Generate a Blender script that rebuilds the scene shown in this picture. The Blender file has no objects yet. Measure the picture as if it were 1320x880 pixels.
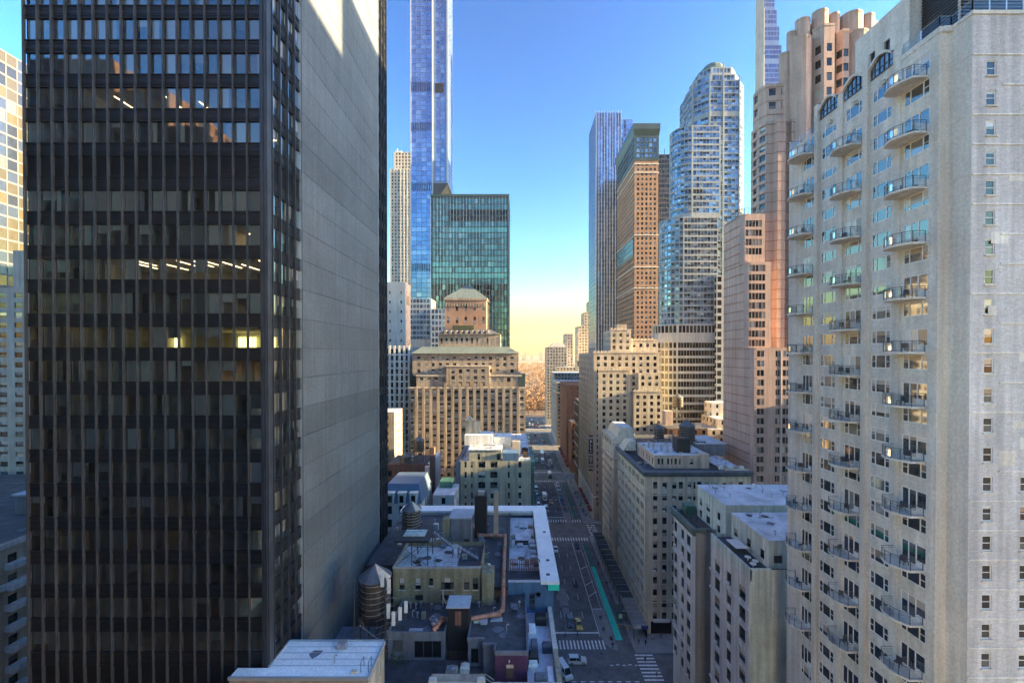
import bpy, math, random
from mathutils import Vector, Matrix
random.seed(7)
R = random.Random(11)
S = bpy.context.scene
COL = S.collection
rad = math.radians

# ------------------------------------------------------------------ camera, sky, sun, exposure
F, H, VX, VY = 521.0, 80.0, 665.0, 456.0          # focal length in photo pixels, eye height, vanishing point
PITCH = 0.45
cam = bpy.data.cameras.new('camera'); camo = bpy.data.objects.new('camera', cam); COL.objects.link(camo)
cam.sensor_width = 36.0; cam.lens = 36.0 * F / 1320.0
cam.shift_x = -(VX - 660.0) / 1320.0
cam.shift_y = (VY - 440.0 + math.tan(rad(PITCH)) * F) / 1320.0
cam.clip_start = 0.3; cam.clip_end = 20000
camo.location = (0, 0, H); camo.rotation_euler = (rad(90 - PITCH), 0, 0)
S.camera = camo
SUN_AZ, SUN_EL = 93.5, 12.0                      # clockwise from the avenue's direction, and height
W = bpy.data.worlds.new('World'); S.world = W; W.use_nodes = True
wn = W.node_tree; wn.nodes.clear()
sky = wn.nodes.new('ShaderNodeTexSky'); sky.sky_type = 'NISHITA'; sky.sun_disc = False
sky.sun_elevation = rad(SUN_EL); sky.sun_rotation = rad(SUN_AZ)
sky.altitude = 30; sky.air_density = 1.8; sky.dust_density = 0.8; sky.ozone_density = 5.0
bg = wn.nodes.new('ShaderNodeBackground'); wo = wn.nodes.new('ShaderNodeOutputWorld')
SKY_STRENGTH = 0.13
bg.inputs['Strength'].default_value = SKY_STRENGTH
SKY_GAMMA, SKY_GAIN = 2.0, 0.10
gam = wn.nodes.new('ShaderNodeGamma'); gam.inputs['Gamma'].default_value = SKY_GAMMA
gain = wn.nodes.new('ShaderNodeVectorMath'); gain.operation = 'SCALE'; gain.inputs['Scale'].default_value = SKY_GAIN
wn.links.new(sky.outputs[0], gam.inputs[0]); wn.links.new(gam.outputs[0], gain.inputs[0]); wn.links.new(gain.outputs[0], bg.inputs[0]); wn.links.new(bg.outputs[0], wo.inputs[0])
sl = bpy.data.lights.new('sun', 'SUN'); sl.energy = 2.0; sl.angle = rad(0.5); sl.color = (1.0, 0.73, 0.38)
so = bpy.data.objects.new('sun', sl); COL.objects.link(so)
su = Vector((math.sin(rad(SUN_AZ)) * math.cos(rad(SUN_EL)), math.cos(rad(SUN_AZ)) * math.cos(rad(SUN_EL)), math.sin(rad(SUN_EL))))
so.rotation_euler = (-su).to_track_quat('-Z', 'Y').to_euler(); so.location = (60, -60, 300)
S.view_settings.view_transform = 'Standard'; S.view_settings.look = 'None'
S.view_settings.exposure = 4.35; S.view_settings.gamma = 1.0
S.cycles.max_bounces = 8; S.cycles.diffuse_bounces = 5; S.cycles.glossy_bounces = 3
S.cycles.transparent_max_bounces = 6; S.cycles.use_denoising = True
S.cycles.sample_clamp_indirect = 4.0; S.cycles.caustics_reflective = False; S.cycles.caustics_refractive = False

def PX(px, D): return (px - VX) / F * D
def PZ(py, D): return H - (py - VY) / F * D
def DX(px, X): return F * X / (px - VX)

# ------------------------------------------------------------------ materials
def newmat(name):
    m = bpy.data.materials.new(name); m.use_nodes = True
    nt = m.node_tree; b = nt.nodes['Principled BSDF']
    return m, nt, b
def node(nt, t, **kw):
    n = nt.nodes.new(t)
    for k, v in kw.items(): setattr(n, k, v)
    return n
def c4(c, k=1.0): return (min(1, c[0]*k), min(1, c[1]*k), min(1, c[2]*k), 1)
def wallmat(name, col, var=0.14, scale=0.25, rough=0.85, streak=0.35, grain=6.0, bump=0.25, stain=None, brick=None, metal=0.0, spec=0.3, ovar=0.0):
    """masonry / render: blotches, rain streaks, grain and a little relief"""
    m, nt, b = newmat(name); L = nt.links
    col = tuple(min(.8, v*1.2) for v in col)
    g = node(nt, 'ShaderNodeNewGeometry')
    n1 = node(nt, 'ShaderNodeTexNoise'); n1.inputs['Scale'].default_value = scale; n1.inputs['Detail'].default_value = 6; n1.inputs['Roughness'].default_value = .65
    L.new(g.outputs['Position'], n1.inputs['Vector'])
    mp = node(nt, 'ShaderNodeMapping'); mp.inputs['Scale'].default_value = (1.3, 1.3, 0.06); L.new(g.outputs['Position'], mp.inputs['Vector'])
    n2 = node(nt, 'ShaderNodeTexNoise'); n2.inputs['Scale'].default_value = 1.0; n2.inputs['Detail'].default_value = 4; L.new(mp.outputs[0], n2.inputs['Vector'])
    n3 = node(nt, 'ShaderNodeTexNoise'); n3.inputs['Scale'].default_value = grain; n3.inputs['Detail'].default_value = 3; L.new(g.outputs['Position'], n3.inputs['Vector'])
    r1 = node(nt, 'ShaderNodeValToRGB'); r1.color_ramp.elements[0].position = .3; r1.color_ramp.elements[1].position = .7
    r1.color_ramp.elements[0].color = c4(stain or col, 1 - var); r1.color_ramp.elements[1].color = c4(col, 1 + var)
    L.new(n1.outputs['Fac'], r1.inputs[0])
    last = r1.outputs[0]
    if brick:
        br = node(nt, 'ShaderNodeTexBrick'); br.inputs['Scale'].default_value = 1.0
        br.inputs['Brick Width'].default_value = brick[0]; br.inputs['Row Height'].default_value = brick[1]; br.inputs['Mortar Size'].default_value = brick[1]*.12
        br.inputs['Color1'].default_value = (1.06, 1.06, 1.06, 1); br.inputs['Color2'].default_value = (.86, .86, .86, 1); br.inputs['Mortar'].default_value = (.9, .9, .92, 1)
        sx = node(nt, 'ShaderNodeSeparateXYZ'); L.new(g.outputs['Position'], sx.inputs[0])
        ad = node(nt, 'ShaderNodeMath', operation='ADD'); L.new(sx.outputs[0], ad.inputs[0]); L.new(sx.outputs[1], ad.inputs[1])
        cb = node(nt, 'ShaderNodeCombineXYZ'); L.new(ad.outputs[0], cb.inputs[0]); L.new(sx.outputs[2], cb.inputs[1]); L.new(cb.outputs[0], br.inputs['Vector'])
        mb_ = node(nt, 'ShaderNodeMix', data_type='RGBA', blend_type='MULTIPLY'); mb_.inputs[0].default_value = 1.0
        L.new(last, mb_.inputs[6]); L.new(br.outputs[0], mb_.inputs[7]); last = mb_.outputs[2]
    mm = node(nt, 'ShaderNodeMapRange'); mm.inputs[1].default_value = .35; mm.inputs[2].default_value = .7; mm.inputs[3].default_value = 1 - streak; mm.inputs[4].default_value = 1.05
    L.new(n2.outputs['Fac'], mm.inputs[0])
    m3 = node(nt, 'ShaderNodeMapRange'); m3.inputs[1].default_value = .3; m3.inputs[2].default_value = .7; m3.inputs[3].default_value = .86; m3.inputs[4].default_value = 1.12
    L.new(n3.outputs['Fac'], m3.inputs[0])
    mu = node(nt, 'ShaderNodeMath', operation='MULTIPLY'); L.new(mm.outputs[0], mu.inputs[0]); L.new(m3.outputs[0], mu.inputs[1])
    if ovar:
        oi = node(nt, 'ShaderNodeObjectInfo'); om = node(nt, 'ShaderNodeMapRange'); om.inputs[3].default_value = 1-ovar; om.inputs[4].default_value = 1+ovar; L.new(oi.outputs['Random'], om.inputs[0])
        mo = node(nt, 'ShaderNodeMath', operation='MULTIPLY'); L.new(mu.outputs[0], mo.inputs[0]); L.new(om.outputs[0], mo.inputs[1]); mu = mo
    hs = node(nt, 'ShaderNodeMix', data_type='RGBA', blend_type='MULTIPLY'); hs.inputs[0].default_value = 1.0
    L.new(last, hs.inputs[6]); L.new(mu.outputs[0], hs.inputs[7]); L.new(hs.outputs[2], b.inputs['Base Color'])
    b.inputs['Roughness'].default_value = rough; b.inputs['Metallic'].default_value = metal; b.inputs['Specular IOR Level'].default_value = spec
    if bump:
        bp = node(nt, 'ShaderNodeBump'); bp.inputs['Strength'].default_value = bump; bp.inputs['Distance'].default_value = .05
        L.new(n3.outputs['Fac'], bp.inputs['Height']); L.new(bp.outputs[0], b.inputs['Normal'])
    return m
def flat(name, col, rough=.6, metal=0.0, spec=.5, var=.12, scale=1.5, emit=None):
    m, nt, b = newmat(name); L = nt.links
    if var:
        tc = node(nt, 'ShaderNodeNewGeometry'); n1 = node(nt, 'ShaderNodeTexNoise'); n1.inputs['Scale'].default_value = scale; n1.inputs['Detail'].default_value = 5
        L.new(tc.outputs['Position'], n1.inputs['Vector'])
        r1 = node(nt, 'ShaderNodeValToRGB'); r1.color_ramp.elements[0].position = .3; r1.color_ramp.elements[1].position = .7
        r1.color_ramp.elements[0].color = c4(col, 1 - var); r1.color_ramp.elements[1].color = c4(col, 1 + var)
        L.new(n1.outputs['Fac'], r1.inputs[0]); L.new(r1.outputs[0], b.inputs['Base Color'])
    else: b.inputs['Base Color'].default_value = c4(col)
    b.inputs['Roughness'].default_value = rough; b.inputs['Metallic'].default_value = metal; b.inputs['Specular IOR Level'].default_value = spec
    if emit: b.inputs['Emission Color'].default_value = c4(col); b.inputs['Emission Strength'].default_value = emit
    return m
def glassmat(name, stops, rough=.06, metal=0.0, spec=.6, wav=.15, ior=1.5):
    """opaque panes: what hangs behind each pane differs, the surface mirrors the sky and is not quite flat"""
    m, nt, b = newmat(name); L = nt.links
    g = node(nt, 'ShaderNodeNewGeometry'); oi = node(nt, 'ShaderNodeObjectInfo')
    ad = node(nt, 'ShaderNodeMath', operation='ADD'); L.new(g.outputs['Random Per Island'], ad.inputs[0]); L.new(oi.outputs['Random'], ad.inputs[1])
    fr = node(nt, 'ShaderNodeMath', operation='FRACT'); L.new(ad.outputs[0], fr.inputs[0])
    r = node(nt, 'ShaderNodeValToRGB'); cr = r.color_ramp; cr.interpolation = 'CONSTANT'
    while len(cr.elements) < len(stops): cr.elements.new(.5)
    for e, (p, c) in zip(cr.elements, stops): e.position = p; e.color = c4(c)
    L.new(fr.outputs[0], r.inputs[0]); L.new(r.outputs[0], b.inputs['Base Color'])
    b.inputs['Roughness'].default_value = rough; b.inputs['Metallic'].default_value = metal; b.inputs['Specular IOR Level'].default_value = spec; b.inputs['IOR'].default_value = ior
    if wav:
        n1 = node(nt, 'ShaderNodeTexNoise'); n1.inputs['Scale'].default_value = .5; n1.inputs['Detail'].default_value = 1; L.new(g.outputs['Position'], n1.inputs['Vector'])
        bp = node(nt, 'ShaderNodeBump'); bp.inputs['Strength'].default_value = wav; bp.inputs['Distance'].default_value = .12
        L.new(n1.outputs['Fac'], bp.inputs['Height']); L.new(bp.outputs[0], b.inputs['Normal'])
    return m
def seethrough(name, tint, refl=1.0):
    m = bpy.data.materials.new(name); m.use_nodes = True; nt = m.node_tree; nt.nodes.clear(); L = nt.links
    o = node(nt, 'ShaderNodeOutputMaterial'); t = node(nt, 'ShaderNodeBsdfTransparent'); t.inputs[0].default_value = c4(tint)
    gl = node(nt, 'ShaderNodeBsdfGlossy'); gl.inputs['Roughness'].default_value = .03; gl.inputs[0].default_value = (.95, .97, 1, 1)
    fr = node(nt, 'ShaderNodeFresnel'); fr.inputs[0].default_value = 1.62
    g = node(nt, 'ShaderNodeNewGeometry'); n1 = node(nt, 'ShaderNodeTexNoise'); n1.inputs['Scale'].default_value = .35; n1.inputs['Detail'].default_value = 1
    L.new(g.outputs['Position'], n1.inputs['Vector'])
    bp = node(nt, 'ShaderNodeBump'); bp.inputs['Strength'].default_value = .1; bp.inputs['Distance'].default_value = .1; L.new(n1.outputs['Fac'], bp.inputs['Height']); L.new(bp.outputs[0], gl.inputs['Normal'])
    mul = node(nt, 'ShaderNodeMath', operation='MULTIPLY'); mul.inputs[1].default_value = refl; mul.use_clamp = True; L.new(fr.outputs[0], mul.inputs[0])
    mx = node(nt, 'ShaderNodeMixShader'); L.new(mul.outputs[0], mx.inputs[0]); L.new(t.outputs[0], mx.inputs[1]); L.new(gl.outputs[0], mx.inputs[2]); L.new(mx.outputs[0], o.inputs[0])
    return m

D_, G_ = (.012, .014, .018), (.05, .055, .06)
M = {}
M['dark_metal'] = flat('dark_metal', (.055, .064, .082), .42, .3, .5, .25, .6)
M['tower_spandrel'] = flat('tower_spandrel', (.013, .0155, .022), .5, .2, .5, .3, .5)
M['tower_panel'] = wallmat('tower_panel', (.108, .124, .134), .18, .12, .6, .16, 3.0, .1, ovar=.14)
M['tower_glass'] = seethrough('tower_glass', (.76, .80, .82), 2.8)
M['office_wall'] = flat('office_wall', (.40, .41, .42), .8, var=.3, scale=.3)
M['office_ceiling'] = flat('office_ceiling', (.6, .58, .55), .8, var=.1)
M['curtain'] = glassmat('curtain', [(0, (.50, .51, .51)), (.25, (.28, .29, .30)), (.5, (.64, .65, .65)), (.8, (.17, .175, .18))], .9, 0, .1, 0)
M['lamp'] = flat('lamp', (1, .74, .36), .5, var=0, emit=.45)
M['lamp_window'] = flat('lamp_window', (1, .80, .22), .5, var=0, emit=.30)
M['limestone'] = wallmat('limestone', (.60, .525, .405), .14, .2, .85, .3)
M['cream_brick'] = wallmat('cream_brick', (.54, .47, .36), .15, .2, .85, .32, brick=(.6, .2))
M['tan_brick'] = wallmat('tan_brick', (.36, .30, .23), .2, .25, .88, .35)
M['park_brick'] = wallmat('park_brick', (.33, .285, .23), .18, .12, .88, .35)
M['orange_brick'] = wallmat('orange_brick', (.31, .20, .14), .18, .1, .85, .2)
M['red_brick'] = wallmat('red_brick', (.26, .13, .10), .2, .2, .9, .35)
M['dark_brick'] = wallmat('dark_brick', (.12, .075, .065), .25, .3, .9, .3)
M['olive_brick'] = wallmat('olive_brick', (.27, .245, .165), .22, .5, .9, .35, brick=(.5, .16))
M['greige'] = wallmat('greige', (.36, .35, .27), .16, .3, .88, .35)
M['tower_concrete'] = wallmat('tower_concrete', (.54, .525, .48), .10, .22, .85, .20, 4, .2)
M['tower_brick'] = wallmat('tower_brick', (.50, .50, .52), .16, .13, .85, .30, 6, .25, brick=(.42, .15))
M['pink_granite'] = wallmat('pink_granite', (.40, .285, .24), .13, .15, .7, .22, 4, .1)
M['white_paint'] = wallmat('white_paint', (.66, .67, .64), .1, .4, .7, .3)
M['mint_paint'] = wallmat('mint_paint', (.58, .65, .59), .16, .35, .8, .4)
M['white_brick'] = wallmat('white_brick', (.64, .63, .60), .12, .3, .85, .35)
M['blue_paint'] = wallmat('blue_paint', (.07, .15, .27), .15, .5, .8, .25)
M['navy_paint'] = flat('navy_paint', (.03, .055, .10), .6)
M['purple_paint'] = wallmat('purple_paint', (.075, .035, .085), .2, .6, .85, .25, brick=(.5, .18))
M['slate_paint'] = wallmat('slate_paint', (.15, .165, .20), .2, .5, .85, .3)
M['pink_stucco'] = wallmat('pink_stucco', (.55, .42, .34), .12, .3, .85, .3)
M['coral'] = wallmat('coral', (.62, .24, .20), .1, .4, .85, .2)
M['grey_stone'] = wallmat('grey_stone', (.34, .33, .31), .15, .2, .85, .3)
M['pale_stone'] = wallmat('pale_stone', (.55, .52, .46), .1, .15, .85, .2)
M['dome_wall'] = wallmat('dome_wall', (.25, .29, .31), .1, .15, .8, .2)
M['dome_band'] = wallmat('dome_band', (.30, .32, .33), .1, .15, .8, .2)
M['grid_metal'] = flat('grid_metal', (.13, .14, .155), .45, .4, .5, .1, .2)
M['steel_blue'] = flat('steel_blue', (.16, .24, .36), .35, .5, .5, .1, .1)
M['pale_metal'] = flat('pale_metal', (.45, .50, .55), .4, .5, .5, .1, .2)
M['green_metal'] = flat('green_metal', (.05, .085, .085), .4, .3, .5, .2, .1)
M['black_metal'] = flat('black_metal', (.022, .024, .03), .5, .1)
M['rail_metal'] = flat('rail_metal', (.07, .08, .10), .45, .3)
M['roof_tar'] = wallmat('roof_tar', (.058, .063, .072), .45, .5, .8, .0, 5, .3)
M['roof_silver'] = wallmat('roof_silver', (.50, .53, .58), .12, .35, .65, .0, 4, .15, stain=(.38, .40, .43))
M['roof_white'] = wallmat('roof_white', (.70, .75, .84), .09, .35, .6, .0, 4, .1)
M['roof_grey'] = wallmat('roof_grey', (.33, .36, .40), .2, .4, .8, .0, 4, .2)
M['copper_roof'] = wallmat('copper_roof', (.13, .17, .16), .15, .2, .7, .3)
M['slate_roof'] = wallmat('slate_roof', (.10, .115, .135), .2, .4, .7, .25)
M['wood'] = wallmat('wood', (.075, .058, .047), .3, 1.2, .9, .5, 9, .4)
M['straw'] = flat('straw', (.50, .42, .32), .8, var=.2)
M['copper_pipe'] = flat('copper_pipe', (.40, .19, .13), .5, .25, .5, .35, 1.2)
M['galv'] = flat('galv', (.42, .44, .46), .4, .6, .5, .2, 2)
M['asphalt'] = wallmat('asphalt', (.135, .136, .14), .34, .3, .85, .12, 1.6, .2)
M['pavement'] = wallmat('pavement', (.27, .265, .26), .16, .3, .9, .0, 2, .15)
M['kerb'] = flat('kerb', (.30, .30, .29), .8)
M['road_paint'] = flat('road_paint', (.80, .80, .78), .7, var=.25, scale=1.4)
M['green_lane'] = wallmat('green_lane', (.035, .56, .41), .1, .5, .8, .1, 3, .1)
M['green_lane_worn'] = wallmat('green_lane_worn', (.07, .16, .13), .25, .4, .85, .1, 3, .1)
M['island'] = wallmat('island', (.23, .225, .22), .15, .5, .9, .0, 3, .1)
M['white_frame'] = flat('white_frame', (.72, .72, .69), .5, var=.06)
M['dark_frame'] = flat('dark_frame', (.04, .045, .05), .5)
M['pane'] = glassmat('pane', [(0, D_), (.38, (.03, .03, .032)), (.6, G_), (.72, (.13, .12, .10)), (.84, (.24, .22, .18)), (.93, (.42, .40, .35))])
M['pane_pale'] = glassmat('pane_pale', [(0, (.16, .155, .14)), (.25, (.38, .37, .33)), (.5, (.55, .53, .48)), (.8, (.03, .03, .035))])  # pale tones of blinds behind the panes
M['pane_dark'] = glassmat('pane_dark', [(0, D_), (.5, (.02, .024, .03)), (.75, (.04, .045, .05)), (.9, (.10, .10, .10))])
M['pane_sky'] = glassmat('pane_sky', [(0, (.025, .03, .035)), (.55, (.035, .04, .045)), (.75, (.05, .05, .055)), (.9, (.2, .19, .17))], .04, 0, 1.0, .05, 1.85)
M['blind'] = glassmat('blind', [(0, (.52, .50, .46)), (.3, (.40, .37, .32)), (.6, (.60, .59, .56)), (.85, (.30, .24, .18))], .15)
M['blue_glass'] = glassmat('blue_glass', [(0, (.20, .34, .60)), (.3, (.24, .40, .68)), (.6, (.16, .28, .52)), (.85, (.36, .50, .72))], .1, .75, .5, .1)
M['blue_glass_dark'] = glassmat('blue_glass_dark', [(0, (.08, .14, .27)), (.4, (.11, .19, .35)), (.7, (.05, .09, .19)), (.9, (.22, .32, .46))], .1, .6, .5, .1)
M['green_glass'] = glassmat('green_glass', [(0, (.08, .20, .22)), (.35, (.10, .25, .26)), (.6, (.05, .13, .145)), (.82, (.15, .32, .32)), (.95, (.30, .44, .42))], .08, .5, .5, .12)
M['teal_glass'] = glassmat('teal_glass', [(0, (.12, .36, .36)), (.5, (.16, .45, .43)), (.85, (.09, .28, .29))], .12, .35, .5, .1)
M['city_glass'] = glassmat('city_glass', [(0, (.12, .18, .26)), (.3, (.18, .27, .37)), (.6, (.07, .11, .16)), (.8, (.28, .38, .48)), (.93, (.42, .50, .55))], .08, .5, .5, .12)
M['gold_reflection_glass'] = glassmat('gold_reflection_glass', [(0, (.10, .13, .18)), (.25, (.17, .145, .10)), (.5, (.07, .085, .11)), (.75, (.22, .18, .10)), (.9, (.24, .24, .22))], .1, .7, .5, .25)  # golden tones put into the pane colours for mirrored sunlight
M['dark_glass'] = glassmat('dark_glass', [(0, (.012, .014, .018)), (.5, (.022, .025, .03)), (.8, (.05, .05, .055))], .06, .2, .6, .1)
M['clear_panel'] = seethrough('clear_panel', (.86, .90, .92), .55)
M['bark'] = flat('bark', (.10, .07, .05), .9, var=.3)
M['twigs'] = flat('twigs', (.21, .125, .07), .9, var=.4, scale=.08)
M['leaf'] = flat('leaf', (.05, .075, .04), .8, var=.4, scale=2)
M['park_ground'] = wallmat('park_ground', (.19, .14, .09), .25, .02, .95, 0, .3, 0)
M['ground'] = wallmat('ground', (.10, .10, .10), .2, .02, .9, 0, .2, 0)
M['rubber'] = flat('rubber', (.02, .02, .02), .8)
M['car_glass'] = flat('car_glass', (.015, .018, .022), .05, 0, .8, 0)
M['headlight'] = flat('headlight', (.75, .78, .8), .2, 0, .8, 0)
M['tail'] = flat('tail', (.35, .02, .02), .3, 0, .6, 0)
M['canvas_red'] = flat('canvas_red', (.22, .03, .035), .8)
M['sign_blue'] = flat('sign_blue', (.03, .06, .30), .5)
M['sign_white'] = flat('sign_white', (.78, .78, .76), .6, var=.05)
M['sign_black'] = flat('sign_black', (.02, .02, .022), .6)
M['signal_yellow'] = flat('signal_yellow', (.55, .36, .03), .5)
M['green_box'] = flat('green_box', (.05, .16, .13), .5)
M['blue_tarp'] = flat('blue_tarp', (.03, .08, .45), .6)
M['orange_tarp'] = flat('orange_tarp', (.55, .22, .08), .7)

# ------------------------------------------------------------------ mesh building
class MB:
    def __init__(s): s.v = []; s.f = []; s.m = []
    def quad(s, a, b, c, d, m=0):
        i = len(s.v); s.v += [a, b, c, d]; s.f.append((i, i+1, i+2, i+3)); s.m.append(m)
    def tri(s, a, b, c, m=0):
        i = len(s.v); s.v += [a, b, c]; s.f.append((i, i+1, i+2)); s.m.append(m)
    def poly(s, pts, m=0):
        i = len(s.v); s.v += list(pts); s.f.append(tuple(range(i, i+len(pts)))); s.m.append(m)
    def box(s, x0, x1, y0, y1, z0, z1, m=0, top=None):
        i = len(s.v)
        s.v += [(x0,y0,z0),(x1,y0,z0),(x1,y1,z0),(x0,y1,z0),(x0,y0,z1),(x1,y0,z1),(x1,y1,z1),(x0,y1,z1)]
        for k, q in enumerate(((0,3,2,1),(4,5,6,7),(0,1,5,4),(1,2,6,5),(2,3,7,6),(3,0,4,7))):
            s.f.append(tuple(i+j for j in q)); s.m.append(top if (top is not None and k == 1) else m)
        return s
    def prism(s, pts, z0, z1, m=0, top=None, cap=True):
        n = len(pts); i = len(s.v)
        s.v += [(p[0],p[1],z0) for p in pts] + [(p[0],p[1],z1) for p in pts]
        for k in range(n):
            j = (k+1) % n; s.f.append((i+k, i+j, i+n+j, i+n+k)); s.m.append(m)
        if cap:
            s.f.append(tuple(i+n+k for k in range(n))); s.m.append(m if top is None else top)
        return s
    def frustum(s, pts0, z0, pts1, z1, m=0, top=None):
        n = len(pts0); i = len(s.v)
        s.v += [(p[0],p[1],z0) for p in pts0] + [(p[0],p[1],z1) for p in pts1]
        for k in range(n):
            j = (k+1) % n; s.f.append((i+k, i+j, i+n+j, i+n+k)); s.m.append(m)
        s.f.append(tuple(i+n+k for k in range(n))); s.m.append(m if top is None else top)
        return s
    def bar(s, p, q, r, n=6, m=0, r2=None, caps=True):
        p = Vector(p); q = Vector(q); d = (q-p)
        if d.length < 1e-6: return s
        d.normalize(); a = d.orthogonal().normalized(); b = d.cross(a); r2 = r if r2 is None else r2
        off = math.pi/n; i = len(s.v)
        for c, rr in ((p, r), (q, r2)):
            for k in range(n):
                t = 2*math.pi*k/n + off; w = c + a*(rr*math.cos(t)) + b*(rr*math.sin(t)); s.v.append(tuple(w))
        for k in range(n):
            j = (k+1) % n; s.f.append((i+k, i+j, i+n+j, i+n+k)); s.m.append(m)
        if caps:
            s.f.append(tuple(i+k for k in reversed(range(n)))); s.m.append(m); s.f.append(tuple(i+n+k for k in range(n))); s.m.append(m)
        return s
    def tube(s, pts, r, n=8, m=0):
        for a, b in zip(pts, pts[1:]): s.bar(a, b, r, n, m)
        return s
    def mesh(s, name, mats, smooth=False):
        me = bpy.data.meshes.new(name); me.from_pydata(s.v, [], s.f)
        for x in mats: me.materials.append(M[x] if isinstance(x, str) else x)
        if len(mats) > 1: me.polygons.foreach_set('material_index', s.m)
        if smooth: me.polygons.foreach_set('use_smooth', [True]*len(s.f))
        me.update(); return me

WM = {}
def link(o): COL.objects.link(o); return o
def attach(o, root):
    """parent under a thing; the child's own numbers stay world coordinates"""
    o.parent = root
    if root.name in WM: o.matrix_parent_inverse = WM[root.name]
    return o
def thing(name, label, cat, loc=(0,0,0), rz=0, group=None, local=False):
    o = link(bpy.data.objects.new(name, None)); o.location = loc; o.rotation_euler = (0,0,rz); o.empty_display_size = .5
    o['label'] = label; o['category'] = cat
    if group: o['group'] = group
    if not local: WM[o.name] = (Matrix.Translation(loc) @ Matrix.Rotation(rz, 4, 'Z')).inverted()
    return o
def obj(name, mb, mats, root=None, kind=None, smooth=False, label=None):
    if isinstance(mb, MB):
        if not mb.f: return None
        mb = mb.mesh(name, mats if isinstance(mats, (list, tuple)) else [mats], smooth)
    o = link(bpy.data.objects.new(name, mb))
    if root is not None: attach(o, root)
    if kind: o['kind'] = kind
    if label: o['label'] = label
    return o
def tag(o, label, cat, group=None):
    o['label'] = label; o['category'] = cat
    if group: o['group'] = group
    return o
def copy_tree(o, parent=None):
    c = link(o.copy())
    if parent is not None: c.parent = parent
    for ch in list(o.children): copy_tree(ch, c)
    return c
def rect(x0, x1, y0, y1): return [(x0,y0),(x1,y0),(x1,y1),(x0,y1)]
def bx(name, mat, x0, x1, y0, y1, z0, z1, root=None): return obj(name, MB().box(x0,x1,y0,y1,z0,z1), mat, root)

# ------------------------------------------------------------------ facades
def facade(wb, O, u, L, z0, z1, cols, rows, dep, cell, m=0):
    n = (u[1], -u[0])
    def P(a, z, d=0.0): return (O[0]+u[0]*a-n[0]*d, O[1]+u[1]*a-n[1]*d, z)
    zp = z0
    for j, (c, d) in enumerate(rows):
        if c > zp + 1e-4: wb.quad(P(0,zp), P(L,zp), P(L,c), P(0,c), m)
        ap = 0.0
        for i, (a, b) in enumerate(cols):
            if not cell(i, j, P, a, b, c, d): continue
            if a > ap + 1e-4: wb.quad(P(ap,c), P(a,c), P(a,d), P(ap,d), m)
            wb.quad(P(a,c), P(b,c), P(b,c,dep), P(a,c,dep), m); wb.quad(P(b,d), P(a,d), P(a,d,dep), P(b,d,dep), m)
            wb.quad(P(a,c), P(a,c,dep), P(a,d,dep), P(a,d), m); wb.quad(P(b,c,dep), P(b,c), P(b,d), P(b,d,dep), m)
            ap = b
        if L > ap + 1e-4: wb.quad(P(ap,c), P(L,c), P(L,d), P(ap,d), m)
        zp = d
    if z1 > zp + 1e-4: wb.quad(P(0,zp), P(L,zp), P(L,z1), P(0,z1), m)
def even(L, pitch, w, margin=.6):
    n = max(0, int((L - 2*margin + (pitch - w)) / pitch)); s = (L - (n-1)*pitch) / 2 if n else 0
    return [(s+k*pitch-w/2, s+k*pitch+w/2) for k in range(n)]
def floors(z0, z1, fh, wh, sill, top=.8):
    """rows counted down from the roof so that the upper storeys line up"""
    r = []; z = z1 - top - wh
    while z > z0 + sill: r.append((z, z+wh)); z -= fh
    return r[::-1]
def panecell(pb, dep, m=0, skip=0.0, split=False, fb=None, pick=None, band=None):
    def cell(i, j, P, a, b, c, d):
        if skip and R.random() < skip: return False
        mm = m if pick is None else pick(i, j)
        if split:
            h = c + (d-c)*.48
            pb.quad(P(a,c,dep), P(b,c,dep), P(b,h,dep), P(a,h,dep), mm); pb.quad(P(a,h,dep), P(b,h,dep), P(b,d,dep), P(a,d,dep), mm + (1 if R.random() < .5 else 0))
        else: pb.quad(P(a,c,dep), P(b,c,dep), P(b,d,dep), P(a,d,dep), mm)
        if fb is not None:
            q = .07
            for (x0, x1, y0, y1) in ((a, b, (c+d)/2-q/2, (c+d)/2+q/2), (a, a+q, c, d), (b-q, b, c, d)):
                fb.quad(P(x0,y0,dep-.05), P(x1,y0,dep-.05), P(x1,y1,dep-.05), P(x0,y1,dep-.05))
        return True
    return cell
def seen(mid, n, lim=-6.0):
    return n[0]*(0-mid[0]) + n[1]*(0-mid[1]) > lim
def shell(wb, pb, poly, z0, z1, pitch, w, fh, wh, dep=.25, sill=1.0, top=.8, margin=.6, m=0, pm=0, roofm=None, split=False, fb=None, skip=0.0, pick=None, blank=(), rows=None):
    """walls of one storey block on a counter-clockwise plan, windows on every side the street can see"""
    n = len(poly); rows = rows or floors(z0, z1, fh, wh, sill, top)
    for k in range(n):
        p, q = poly[k], poly[(k+1) % n]; L = math.hypot(q[0]-p[0], q[1]-p[1])
        if L < 1e-3: continue
        u = ((q[0]-p[0])/L, (q[1]-p[1])/L); nn = (u[1], -u[0])
        if seen(((p[0]+q[0])/2, (p[1]+q[1])/2), nn) and k not in blank:
            facade(wb, p, u, L, z0, z1, even(L, pitch, w, margin), rows, dep, panecell(pb, dep, pm, skip, split, fb, pick), m)
        else: wb.quad((p[0],p[1],z0), (q[0],q[1],z0), (q[0],q[1],z1), (p[0],p[1],z1), m)
    if roofm is not None: wb.poly([(p[0],p[1],z1) for p in poly], roofm)

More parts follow.
